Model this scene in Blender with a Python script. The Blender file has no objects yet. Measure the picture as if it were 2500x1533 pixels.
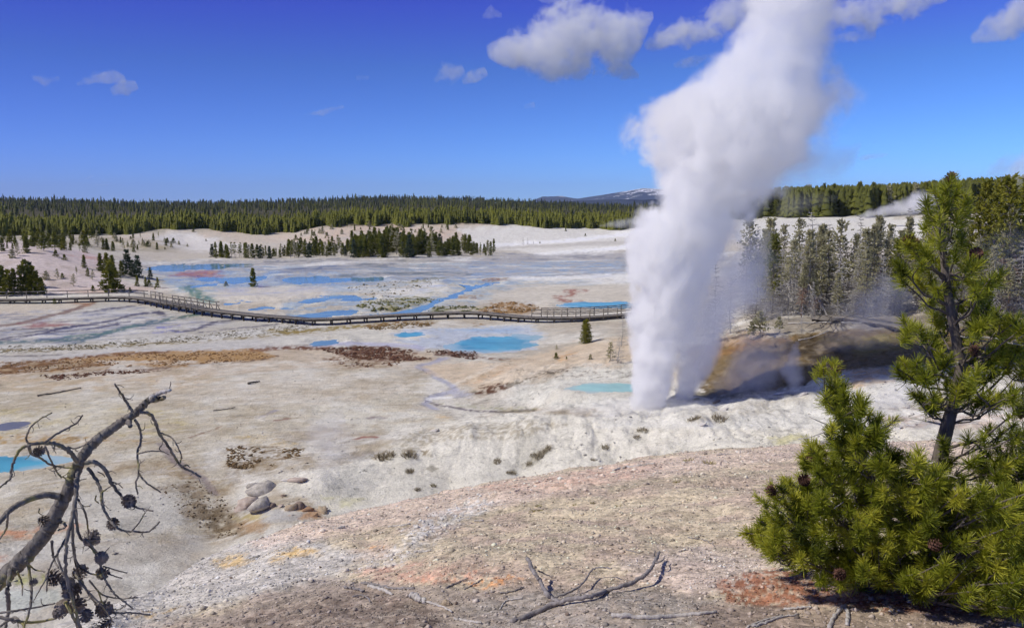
import bpy, math, random
import numpy as np
from mathutils import Vector

R = math.radians
S = bpy.context.scene
COL = S.collection
random.seed(7)
rng = np.random.default_rng(11)

# ------------------------------------------------------------------ camera, sky, sun, exposure
F, H = 1960.0, 15.0                      # focal length in photo pixels, eye height over the basin floor
PITCH = math.atan((766.5 - 500.0) / F)
cam = bpy.data.cameras.new('camera')
cam.sensor_width = 36.0
cam.lens = 36.0 * F / 2500.0
cam.clip_start, cam.clip_end = 0.1, 60000.0
camo = bpy.data.objects.new('camera', cam)
camo.location = (0, 0, H)
camo.rotation_euler = (math.pi / 2 - PITCH, 0, 0)
COL.objects.link(camo)
S.camera = camo

SUN_EL, SUN_AZ = 48.0, -103.0            # azimuth from +Y towards +X: the sun stands high on the left
w = bpy.data.worlds.new('World')
S.world = w
w.use_nodes = True
nt = w.node_tree
sky = nt.nodes.new('ShaderNodeTexSky')
sky.sky_type = 'NISHITA'
sky.sun_disc = False
sky.sun_elevation = R(SUN_EL)
sky.sun_rotation = R(SUN_AZ)
sky.altitude = 2300
sky.air_density, sky.dust_density, sky.ozone_density = 1.0, 0.15, 2.2
bg = nt.nodes['Background']
bg.inputs['Strength'].default_value = 0.105
SKY_TINT = [(0.0, (.285, .51, 1.12)), (.06, (.26, .485, 1.06)), (.16, (.215, .375, .86)), (.26, (.195, .188, .95)), (.5, (.36, .36, .62)), (1.0, (.5, .49, .52))]
# the deep polarised blue of the photograph: the clear-sky model tinted by elevation and, a little, by azimuth
tc = nt.nodes.new('ShaderNodeTexCoord')
sx = nt.nodes.new('ShaderNodeSeparateXYZ'); nt.links.new(tc.outputs['Generated'], sx.inputs[0])
tr = nt.nodes.new('ShaderNodeValToRGB'); nt.links.new(sx.outputs['Z'], tr.inputs[0])
for i, (p, c) in enumerate(SKY_TINT):
    e = tr.color_ramp.elements[i] if i < 2 else tr.color_ramp.elements.new(p)
    e.position = p; e.color = c + (1.0,)
ar = nt.nodes.new('ShaderNodeValToRGB')
mr = nt.nodes.new('ShaderNodeMapRange'); nt.links.new(sx.outputs['X'], mr.inputs[0]); mr.inputs[1].default_value = -.55; mr.inputs[2].default_value = .55
nt.links.new(mr.outputs[0], ar.inputs[0])
ar.color_ramp.elements[0].color = (.70, .60, .70, 1); ar.color_ramp.elements[1].color = (1.12, 1.13, .98, 1)
def vm(op, a, b):
    n = nt.nodes.new('ShaderNodeVectorMath'); n.operation = op; nt.links.new(a, n.inputs[0])
    if isinstance(b, tuple): n.inputs[1].default_value = b
    else: nt.links.new(b, n.inputs[1])
    return n.outputs[0]
nt.links.new(vm('MULTIPLY', vm('MULTIPLY', vm('MULTIPLY', sky.outputs[0], tr.outputs[0]), ar.outputs[0]), (1.6, 1.6, 1.6)), bg.inputs['Color'])

sl = bpy.data.lights.new('sun', 'SUN')
sl.energy = 3.6
sl.angle = R(0.53)
sl.color = (1.0, 0.94, 0.85)
so = bpy.data.objects.new('sun', sl)
sv = Vector((math.sin(R(SUN_AZ)) * math.cos(R(SUN_EL)), math.cos(R(SUN_AZ)) * math.cos(R(SUN_EL)), math.sin(R(SUN_EL))))
so.rotation_euler = (-sv).to_track_quat('-Z', 'Y').to_euler()
so.location = (-20, 10, 60)
COL.objects.link(so)

S.view_settings.view_transform = 'Standard'
S.view_settings.look = 'None'
S.view_settings.exposure = 0.0
S.view_settings.gamma = 1.0
S.cycles.volume_bounces = 18
S.cycles.max_bounces = 18
S.cycles.diffuse_bounces = 3
S.cycles.glossy_bounces = 3
S.cycles.transmission_bounces = 3
S.cycles.transparent_max_bounces = 16
S.cycles.use_adaptive_sampling = True
S.cycles.adaptive_threshold = 0.045
S.cycles.use_denoising = True

# ------------------------------------------------------------------ helpers
def ray(px, py):
    a, b = (px - 1250.0) / F, (766.5 - py) / F
    return np.array([a, math.cos(PITCH) + b * math.sin(PITCH), -math.sin(PITCH) + b * math.cos(PITCH)])
def at_z(px, py, z):
    d = ray(px, py); t = (z - H) / d[2]
    return np.array([0, 0, H]) + d * t
def at_r(px, py, r):
    d = ray(px, py); t = r / math.hypot(d[0], d[1])
    return np.array([0, 0, H]) + d * t
def project(x, y, z):
    c, s = math.cos(PITCH), math.sin(PITCH)
    zz = z - H
    dep = y * c - zz * s
    up = y * s + zz * c
    dep = np.where(np.abs(dep) < 1e-6, 1e-6, dep)
    return 1250 + F * x / dep, 766.5 - F * up / dep
Z1 = lambda *p: [(x / 3.08, 450 + y / 3.08) for x, y in p]
Z2 = lambda *p: [(700 + x / 2.738, 450 + y / 2.738) for x, y in p]
Z3 = lambda *p: [(1450 + x / 2.325, 400 + y / 2.325) for x, y in p]
Z4 = lambda *p: [(x / 2.3875, 900 + y / 2.3875) for x, y in p]
Z5 = lambda *p: [(500 + x / 2.387, 900 + y / 2.387) for x, y in p]
Z6 = lambda *p: [(1200 + x / 2.3875, 900 + y / 2.3875) for x, y in p]
Z7 = lambda *p: [(1750 + x / 2.061, 800 + y / 2.061) for x, y in p]

def lin(c):
    c = np.asarray(c, float) / 255.0
    return np.where(c <= 0.04045, c / 12.92, ((c + 0.055) / 1.055) ** 2.4)

def _hash(ix, iy, seed):
    h = (ix.astype(np.int64) * 374761393 + iy.astype(np.int64) * 668265263 + seed * 974634777) & 0xffffffff
    h = ((h ^ (h >> 13)) * 1274126177) & 0xffffffff
    return ((h ^ (h >> 16)) & 0xffff) / 65535.0
def vnoise(x, y, seed=0):
    ix, iy = np.floor(x), np.floor(y)
    fx, fy = x - ix, y - iy
    fx = fx * fx * (3 - 2 * fx); fy = fy * fy * (3 - 2 * fy)
    a, b = _hash(ix, iy, seed), _hash(ix + 1, iy, seed)
    c, d = _hash(ix, iy + 1, seed), _hash(ix + 1, iy + 1, seed)
    return a + (b - a) * fx + (c - a) * fy + (a - b - c + d) * fx * fy
def fbm(x, y, seed=0, oct=4):
    t, amp, tot = 0, 1.0, 0
    for k in range(oct):
        t = t + amp * vnoise(x * 2 ** k + 17.3 * k, y * 2 ** k - 9.1 * k, seed + k)
        tot += amp; amp *= 0.5
    return t / tot                        # about 0..1, mean .5
def sstep(a, b, x):
    t = np.clip((x - a) / (b - a), 0, 1)
    return t * t * (3 - 2 * t)

def mk(name, V, faces, mat=None, parent=None, smooth=False, loc=None):
    """one mesh object from an (n,3) array and a list of face arrays (tris or quads)"""
    me = bpy.data.meshes.new(name)
    V = np.asarray(V, np.float32)
    if not isinstance(faces, list): faces = [faces]
    faces = [np.asarray(f, np.int32) for f in faces if len(f)]
    me.vertices.add(len(V)); me.vertices.foreach_set('co', V.ravel())
    nl = sum(f.size for f in faces); nf = sum(len(f) for f in faces)
    me.loops.add(nl); me.polygons.add(nf)
    me.loops.foreach_set('vertex_index', np.concatenate([f.ravel() for f in faces]))
    tot = np.concatenate([np.full(len(f), f.shape[1], np.int32) for f in faces])
    st = np.concatenate([[0], np.cumsum(tot)[:-1]]).astype(np.int32)
    me.polygons.foreach_set('loop_start', st)
    me.polygons.foreach_set('loop_total', tot)
    if smooth: me.polygons.foreach_set('use_smooth', np.ones(nf, bool))
    me.update(calc_edges=True)
    if mat: me.materials.append(mat)
    o = bpy.data.objects.new(name, me)
    COL.objects.link(o)
    if parent is not None: o.parent = parent
    if loc is not None: o.location = loc
    return o

class MB:
    """collects pieces into one mesh"""
    def __init__(s): s.V = []; s.T = []; s.Q = []; s.n = 0; s.att = []
    def add(s, V, F, a=None):
        V = np.asarray(V, float).reshape(-1, 3); F = np.asarray(F, int)
        (s.T if F.shape[1] == 3 else s.Q).append(F + s.n)
        s.V.append(V); s.n += len(V)
        s.att.append(np.full(len(V), 0.0 if a is None else a) if np.isscalar(a) or a is None else np.asarray(a))
        return s
    def tube(s, P, rad, k=6, cap=True, a=None):
        P = np.asarray(P, float); n = len(P)
        rad = np.broadcast_to(np.asarray(rad, float), (n,))
        T = np.gradient(P, axis=0); T /= np.linalg.norm(T, axis=1)[:, None] + 1e-9
        ref = np.array([0.31, 0.2, 0.93]) if abs(T[0, 2]) < 0.8 else np.array([0.95, 0.2, 0.1])
        U = np.cross(T, ref); U /= np.linalg.norm(U, axis=1)[:, None] + 1e-9
        W = np.cross(T, U)
        an = np.arange(k) * 2 * math.pi / k
        V = (P[:, None] + rad[:, None, None] * (np.cos(an)[None, :, None] * U[:, None] + np.sin(an)[None, :, None] * W[:, None])).reshape(-1, 3)
        i = np.arange(n - 1)[:, None] * k; j = np.arange(k)[None]
        Fq = np.stack([i + j, i + (j + 1) % k, i + k + (j + 1) % k, i + k + j], -1).reshape(-1, 4)
        base = s.n
        s.add(V, Fq, a)
        if cap:
            jj = np.arange(1, k - 1)
            s.T.append(np.stack([np.full(k - 2, base), base + jj + 1, base + jj], -1))
            e = base + (n - 1) * k
            s.T.append(np.stack([np.full(k - 2, e), e + jj, e + jj + 1], -1))
        return s
    def box(s, c, ax, ay, az, a=None):
        """a box by centre and three half-axis vectors"""
        c, ax, ay, az = (np.asarray(v, float) for v in (c, ax, ay, az))
        V = [c + i * ax + j * ay + k * az for i in (-1, 1) for j in (-1, 1) for k in (-1, 1)]
        return s.add(V, [(0, 1, 3, 2), (4, 6, 7, 5), (0, 4, 5, 1), (2, 3, 7, 6), (0, 2, 6, 4), (1, 5, 7, 3)], a)
    def build(s, name, mat, parent=None, smooth=False, attr=None, loc=None):
        fs = []
        if s.T: fs.append(np.concatenate(s.T))
        if s.Q: fs.append(np.concatenate(s.Q))
        o = mk(name, np.concatenate(s.V), fs, mat, parent, smooth, loc)
        if attr:
            at = o.data.attributes.new(attr, 'FLOAT', 'POINT')
            at.data.foreach_set('value', np.concatenate(s.att).astype(np.float32))
        return o

def tag(o, label=None, cat=None, group=None, kind=None):
    if label: o['label'] = label
    if cat: o['category'] = cat
    if group: o['group'] = group
    if kind: o['kind'] = kind
    return o
def empty(name, loc, rz=0.0):
    o = bpy.data.objects.new(name, None)
    o.empty_display_size = 0.2
    o.location = [float(v) for v in loc]; o.rotation_euler = (0, 0, rz)
    COL.objects.link(o)
    return o
def copy_tree(o, parent=None):
    c = o.copy(); COL.objects.link(c)
    if parent is not None: c.parent = parent
    for ch in list(o.children): copy_tree(ch, c)
    return c
def spline(P, n):
    """Catmull-Rom resample of a polyline"""
    P = np.asarray(P, float)
    if len(P) < 3:
        t = np.linspace(0, 1, n)[:, None]
        return P[0] * (1 - t) + P[-1] * t
    Q = np.vstack([2 * P[0] - P[1], P, 2 * P[-1] - P[-2]])
    out = []
    for u in np.linspace(0, len(P) - 1 - 1e-9, n):
        i = int(u); t = u - i
        a, b, c, d = Q[i], Q[i + 1], Q[i + 2], Q[i + 3]
        out.append(0.5 * (2 * b + (c - a) * t + (2 * a - 5 * b + 4 * c - d) * t * t + (3 * b - a - 3 * c + d) * t ** 3))
    return np.array(out)

# ---- node material helpers
class NM:
    def __init__(s, name):
        s.m = bpy.data.materials.new(name); s.m.use_nodes = True
        s.t = s.m.node_tree; s.n = s.t.nodes; s.b = s.n['Principled BSDF']; s.out = s.n['Material Output']
    def new(s, typ, **kw):
        nd = s.n.new(typ)
        for k, v in kw.items(): setattr(nd, k, v)
        return nd
    def link(s, a, b): s.t.links.new(a, b)
    def put(s, sock, v):
        if hasattr(v, 'is_output'): s.link(v, sock)
        elif isinstance(v, (tuple, list, np.ndarray)) and sock.type == 'RGBA': sock.default_value = tuple(float(x) for x in v)[:3] + (1.0,)
        else: sock.default_value = v
    def coord(s, which='Object'):
        if which == 'Position': return s.new('ShaderNodeNewGeometry').outputs['Position']
        return s.new('ShaderNodeTexCoord').outputs[which]
    def noise(s, vec, scale, detail=3, rough=0.55, dist=0.0, out='Fac'):
        nd = s.new('ShaderNodeTexNoise'); s.link(vec, nd.inputs['Vector'])
        nd.inputs['Scale'].default_value = scale; nd.inputs['Detail'].default_value = detail
        nd.inputs['Roughness'].default_value = rough; nd.inputs['Distortion'].default_value = dist
        return nd.outputs[out]
    def voro(s, vec, scale, out='Distance', rnd=1.0):
        nd = s.new('ShaderNodeTexVoronoi'); s.link(vec, nd.inputs['Vector']); nd.inputs['Scale'].default_value = scale
        nd.inputs['Randomness'].default_value = rnd
        return nd.outputs[out]
    def ramp(s, fac, stops, interp='LINEAR'):
        nd = s.new('ShaderNodeValToRGB'); cr = nd.color_ramp; cr.interpolation = interp
        while len(cr.elements) < len(stops): cr.elements.new(0.5)
        for e, (p, c) in zip(cr.elements, stops):
            e.position = p
            e.color = (c, c, c, 1) if np.isscalar(c) else tuple(float(x) for x in c) + (1.0,)
        s.link(fac, nd.inputs[0])
        return nd.outputs[0]
    def math(s, op, a, b=0.0, c=0.0, clamp=False):
        nd = s.new('ShaderNodeMath', operation=op, use_clamp=clamp)
        for i, v in enumerate((a, b, c)): s.put(nd.inputs[i], v)
        return nd.outputs[0]
    def vmath(s, op, a, b=None):
        nd = s.new('ShaderNodeVectorMath', operation=op)
        s.put(nd.inputs[0], a)
        if b is not None: s.put(nd.inputs[1], b)
        return nd
    def map(s, v, a, b, c=0.0, d=1.0, smooth=False):
        nd = s.new('ShaderNodeMapRange'); nd.clamp = True
        if smooth: nd.interpolation_type = 'SMOOTHSTEP'
        for k, x in zip((0, 1, 2, 3, 4), (v, a, b, c, d)): s.put(nd.inputs[k], x)
        return nd.outputs[0]
    def mix(s, fac, a, b, blend='MIX'):
        nd = s.new('ShaderNodeMix', data_type='RGBA', blend_type=blend)
        s.put(nd.inputs[0], fac); s.put(nd.inputs[6], a); s.put(nd.inputs[7], b)
        return nd.outputs[2]
    def scale(s, vec, sc):
        nd = s.new('ShaderNodeMapping'); s.link(vec, nd.inputs[0]); nd.inputs['Scale'].default_value = sc
        return nd.outputs[0]
    def attr(s, name, out='Fac'):
        nd = s.new('ShaderNodeAttribute'); nd.attribute_name = name
        return nd.outputs[out]
    def bump(s, h, strength=0.5, dist=0.02, normal=None):
        nd = s.new('ShaderNodeBump'); s.put(nd.inputs['Height'], h)
        s.put(nd.inputs['Strength'], strength); nd.inputs['Distance'].default_value = dist
        if normal is not None: s.link(normal, nd.inputs['Normal'])
        return nd.outputs[0]
    def fin(s, base=None, rough=None, normal=None, spec=None):
        for k, v in (('Base Color', base), ('Roughness', rough), ('Normal', normal), ('Specular IOR Level', spec)):
            if v is not None: s.put(s.b.inputs[k], v)
        return s.m

# ------------------------------------------------------------------ the terrain
# control points of the basin: (photo x, photo y, height) where seen ...
CP = [(-300, 1500, -.5), (0, 1520, -.6), (0, 1330, .2), (0, 1130, 0), (0, 1000, 0), (0, 900, 0), (0, 820, 0), (0, 760, .1), (-300, 1000, 0), (-300, 800, 0),
      (0, 722, .6), (0, 700, 1.6), (0, 650, 4), (0, 600, 6.6), (-300, 720, 1), (-300, 620, 6), (100, 690, 1.7), (100, 612, 6.0), (200, 650, 3.4), (200, 700, 1.0), (300, 672, 1.6),
      (320, 715, .3), (390, 712, .05), (390, 680, .5), (340, 583, 3.4), (300, 606, 1.4), (230, 600, 2.6), (460, 606, .3), (150, 725, .3), (300, 760, 0), (470, 630, .0), (420, 650, 0),
      (550, 660, 0), (700, 640, 0), (1000, 645, 0), (1400, 650, 0), (700, 700, 0), (1000, 700, 0), (1300, 700, .1), (1000, 760, 0), (1000, 800, 0), (700, 800, 0), (400, 850, 0), (700, 870, 0),
      (400, 1000, 0), (700, 1000, 0), (400, 1150, 0), (900, 950, 0), (550, 1150, -.1), (1400, 745, 0), (1300, 800, .2), (1480, 688, 1.0), (1350, 695, .4), (1450, 720, .5),
      (520, 634, .15), (700, 627, .5), (900, 612, 1.5), (1000, 611, 1.6), (1100, 615, 1.0), (800, 618, 1.0), (1200, 625, .2), (620, 625, .5),
      (900, 592, .7), (1250, 600, .6), (700, 600, .4), (1400, 600, 1.4), (1500, 575, 2.9), (1550, 560, 3.6), (1450, 620, .7), (560, 600, .4), (450, 585, 1.5),
      (1850, 590, 4.5), (2000, 580, 5), (2200, 575, 5.2),
      (1200, 840, 0), (1100, 870, 0), (1300, 850, .05), (1300, 885, .6), (1400, 915, 1.6), (1250, 935, .9), (1480, 882, 2.0), (1480, 830, 1.4), (1400, 850, .7), (1180, 905, .4), (1380, 945, 1.9), (1330, 960, 1.5), (1200, 955, .4),
      (1450, 946, 2.0), (1540, 930, 2.3), (1100, 960, 0), (1180, 1003, .2), (1300, 1000, .5), (1400, 985, 1.6),
      (1620, 985, 2.6), (1500, 1000, 2.3), (1400, 1015, 2.2), (1280, 1025, 1.9), (1150, 1050, 1.3), (1000, 1085, .7), (850, 1130, .3), (1060, 1020, .1), (950, 1050, .05), (800, 1080, 0),
      (1280, 1110, .8), (1280, 1160, .0), (1100, 1130, .5), (1100, 1180, -.3), (900, 1200, -.2), (900, 1150, .3), (700, 1212, 0), (780, 1165, .4), (650, 1240, -.2), (800, 1255, -.4),
      (1500, 1120, 1.0), (1500, 1050, 2.0), (1700, 1095, 1.9), (1700, 1030, 2.8), (1900, 1060, 2.8), (1900, 960, 3.3), (1800, 990, 3.0),
      (2100, 1075, 3.4), (2300, 1070, 4.0), (2300, 1015, 4.3), (2200, 965, 4.4), (2500, 1080, 4.3), (2500, 1000, 4.8), (2800, 1050, 4.8),
      (1720, 955, 2.6), (1720, 870, 3.6), (1800, 832, 4.4), (1950, 938, 3.5), (1950, 870, 4.6), (1950, 812, 5.2), (2100, 900, 4.8), (2200, 832, 5.4), (2200, 800, 5.6), (2400, 800, 6), (2500, 760, 6.5), (2500, 880, 5.3), (2050, 940, 4.0),
      (1780, 965, 2.7), (500, 1310, -1.1), (540, 1290, -1.0), (470, 1230, -.5), (420, 1180, -.1), (300, 1400, -.5), (100, 1480, -.6), (560, 1250, -.8), (300, 1200, 0)]
CPW = [at_z(*c) for c in CP]
# ... and where something hides it: (photo column, range, height)
for px, r, z in [(-300, 20, -1), (0, 20, -1), (400, 22, -.8), (800, 26, -.8), (1250, 28, -.6), (1600, 28, .6), (1900, 26, 1.8), (2300, 24, 3.0), (2700, 24, 3.4),
                 (-300, 8, -1), (400, 8, -1), (1250, 8, -1), (2000, 8, 1), (2700, 8, 2),
                 (1900, 75, 5.2), (2100, 75, 5.5), (2400, 75, 6.2), (1900, 100, 4.5), (2100, 110, 5), (2450, 110, 7), (1700, 80, 3.0), (1650, 70, 2.8), (2800, 80, 7),
                 (1600, 90, 1.1), (1600, 66, 2.6), (1900, 160, 3.6), (2300, 200, 6), (1650, 130, 1), (1650, 220, 1.6), (2800, 200, 8),
                 (0, 250, 4.6), (150, 230, 4.2), (-300, 250, 5), (900, 262, .4), (1100, 262, .4), (700, 262, .3)]:
    p = at_r(px, 700, r); p[2] = z; CPW.append(p)
FOREST_EDGE = Z1((-900, 385), (0, 385), (500, 383), (860, 378), (1000, 372), (1350, 335), (1500, 345), (1700, 358), (2150, 365)) + \
    Z2((100, 306), (300, 282), (500, 266), (900, 262), (1200, 262), (1500, 275), (1800, 288), (2340, 290), (2700, 268)) + \
    [(1780, 535), (1900, 531), (2050, 528), (2250, 522), (2500, 510), (2900, 505)]
RE = 355.0
for px, py in FOREST_EDGE:
    CPW.append(at_r(px, py, RE))
CPW = np.array(CPW)
edge_az = np.array([math.atan2(*ray(px, py)[:2]) for px, py in FOREST_EDGE])
edge_z = np.array([at_r(px, py, RE)[2] for px, py in FOREST_EDGE])
def K(x, y):
    return np.stack([np.arctan2(x, y) * 2.6, np.log(np.maximum(np.hypot(x, y), 1e-3))], -1)
_P = K(CPW[:, 0], CPW[:, 1])
_D = np.linalg.norm(_P[:, None] - _P[None], axis=-1)
_A = np.zeros((len(_P) + 1,) * 2)
_A[:-1, :-1] = np.sqrt(_D ** 2 + 0.02 ** 2) - np.eye(len(_P)) * 0.012
_A[:-1, -1] = _A[-1, :-1] = 1
_W = np.linalg.solve(_A, np.r_[CPW[:, 2], 0])
def rbf(x, y):
    sh = np.shape(x); q = K(np.ravel(x), np.ravel(y)); out = np.full(len(q), _W[-1])
    for i in range(len(_P)):
        out += _W[i] * np.sqrt((q[:, 0] - _P[i, 0]) ** 2 + (q[:, 1] - _P[i, 1]) ** 2 + 0.0004)
    return out.reshape(sh)

SKYLINE = [(-400, 476), (0, 483), (200, 489), (400, 494), (600, 491), (800, 485), (960, 478), (1150, 483), (1300, 491), (1450, 498), (1580, 500), (1750, 498), (1900, 490), (2100, 486), (2300, 482), (2500, 480), (2900, 478)]
sky_az = np.array([math.atan2(*ray(px, py)[:2]) for px, py in SKYLINE])
sky_z = np.array([at_r(px, py + 8, 1900)[2] for px, py in SKYLINE])
CREST = [(-500, 2100, 3.2), (0, 1750, 3.4), (150, 1600, 4), (270, 1530, 4.5), (400, 1440, 6.0), (520, 1365, 7.6), (640, 1312, 9.0), (780, 1268, 10.2), (900, 1241, 11), (1100, 1201, 12.2),
         (1300, 1166, 13.3), (1500, 1137, 14.2), (1700, 1107, 15), (1950, 1090, 15.4), (2200, 1082, 15.4), (2500, 1082, 14.8), (2900, 1092, 14)]
cr_az = np.array([math.atan2(*ray(px, py)[:2]) for px, py, r in CREST])
cr_r = np.array([c[2] for c in CREST])
cr_z = np.array([at_r(*c)[2] for c in CREST])

def hill(x, y):
    r = np.hypot(x, y); az = np.arctan2(x, y)
    rc = np.interp(az, cr_az, cr_r); zc = np.interp(az, cr_az, cr_z)
    t = r / rc
    z0 = 13.62
    up = z0 + (zc - z0) * np.minimum(t, 1) ** 1.5
    sl = 1.5 * (z0 - zc) / rc
    d = np.maximum(r - rc, 0)
    z = up - sl * d - 0.10 * d * d
    n = (fbm(x * .9, y * .9, 3, 4) - .5) * .12 + (fbm(x * 3, y * 3, 5, 4) - .5) * .055
    return z + n * np.clip(r / 3, 0.3, 1.6)
_cache = {}
def base(x, y):
    r = np.hypot(x, y); az = np.arctan2(x, y)
    z = rbf(x, y)
    fl = np.clip((r - RE) / 40, 0, 1)
    ez = np.interp(az, edge_az, edge_z); rz = np.interp(az, sky_az, sky_z)
    lr = np.log(np.maximum(r, RE))
    k = [math.log(v) for v in (RE, 600, 850, 1300, 1900, 4000, 20000)]
    rr = np.clip(np.searchsorted(k, lr) - 1, 0, 5)
    lev = np.stack([ez, np.minimum(ez, 4 + 0 * ez) * .5 + ez * .5, 5 + .25 * (rz - 5), 8 + .4 * (rz - 8), rz, rz - 20, rz * 0 - 40])
    kk = np.array(k)
    t = np.clip((lr - kk[rr]) / (kk[rr + 1] - kk[rr]), 0, 1); t = t * t * (3 - 2 * t)
    idx = rr
    a = np.take_along_axis(lev, idx[None], 0)[0]; b = np.take_along_axis(lev, idx[None] + 1, 0)[0]
    far = a + (b - a) * t
    z = z * (1 - fl) + far * fl
    amp = np.interp(r, [30, 60, 120, 300, 400, 1000], [.25, .28, .25, .35, 1.0, 4.0])
    # mounds are rough, the flat floor of the basin is not
    rough = np.clip(z / 1.2, 0.06, 1) if z is not None else 1
    z = z + (fbm(x / 9, y / 9, 21, 5) - .5) * amp * 1.5 * rough + (fbm(x / 2.2, y / 2.2, 31, 5) - .5) * .5 * np.clip(z / 1.5, 0.12, 1) * (r < 130) \
        + (np.abs(fbm(x / 1.5, y / 3.2, 37, 4) - .5) - .1) * .8 * np.clip((z + .2) / 1.2, 0.02, 1) * (r < 70) + (fbm(x / .7, y / .7, 39, 3) - .5) * .10 * (r < 75) * np.clip(z + .4, .25, 1)
    return z
def ground(x, y):
    x = np.asarray(x, float); y = np.asarray(y, float)
    b, h = base(x, y), hill(x, y)
    k = 0.25
    m = np.maximum(b, h); d = np.abs(b - h)
    return m + k * np.log1p(np.exp(-d / k)) * np.clip(1 - (np.hypot(x, y) - 20) / 6, 0, 1), h > b
def gz(x, y): return float(ground(np.array([x]), np.array([y]))[0][0])

AZ = np.radians(np.concatenate([np.linspace(-62, -37, 60)[:-1], np.linspace(-37, 37, 1000), np.linspace(37, 62, 60)[1:]]))
RR = np.concatenate([np.geomspace(0.7, 16, 330)[:-1], np.linspace(16, 34, 50)[:-1], 1 / np.linspace(1 / 34, 1 / 400, 420), np.geomspace(406, 16000, 60)])
GA, GR = np.meshgrid(AZ, RR)
GX, GY = GR * np.sin(GA), GR * np.cos(GA)
GZ, ONHILL = ground(GX, GY)
PX, PY = project(GX, GY, GZ)

# pools: (name, photo outline, level or None, deep colour, shallow colour, label)
POOLS = []
def smooth_poly(P, n=8):
    P = np.asarray(P, float); m = len(P)
    Q = np.vstack([P[-1:], P, P[:2]]); out = []
    for i in range(m):
        a, b, c, d = Q[i], Q[i + 1], Q[i + 2], Q[i + 3] if i + 3 < len(Q) else Q[2]
        for t in np.arange(n) / n:
            out.append(0.5 * (2 * b + (c - a) * t + (2 * a - 5 * b + 4 * c - d) * t * t + (3 * b - a - 3 * c + d) * t ** 3))
    return np.array(out)
def inside(px, py, P):
    res = np.zeros(np.shape(px), bool); n = len(P)
    for i in range(n):
        x1, y1 = P[i]; x2, y2 = P[(i + 1) % n]
        if y1 == y2: continue
        res ^= ((y1 > py) != (y2 > py)) & (px < (x2 - x1) * (py - y1) / (y2 - y1) + x1)
    return res
def segdist(px, py, P, ys=1.0, closed=False):
    d = np.full(np.shape(px), 1e9); n = len(P)
    for i in range(n if closed else n - 1):
        x1, y1 = P[i]; x2, y2 = P[(i + 1) % n]
        y1, y2 = y1 * ys, y2 * ys
        dx, dy = x2 - x1, y2 - y1
        t = np.clip(((px - x1) * dx + (py * ys - y1) * dy) / (dx * dx + dy * dy + 1e-9), 0, 1)
        d = np.minimum(d, (px - x1 - t * dx) ** 2 + (py * ys - y1 - t * dy) ** 2)
    return np.sqrt(d)

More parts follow.
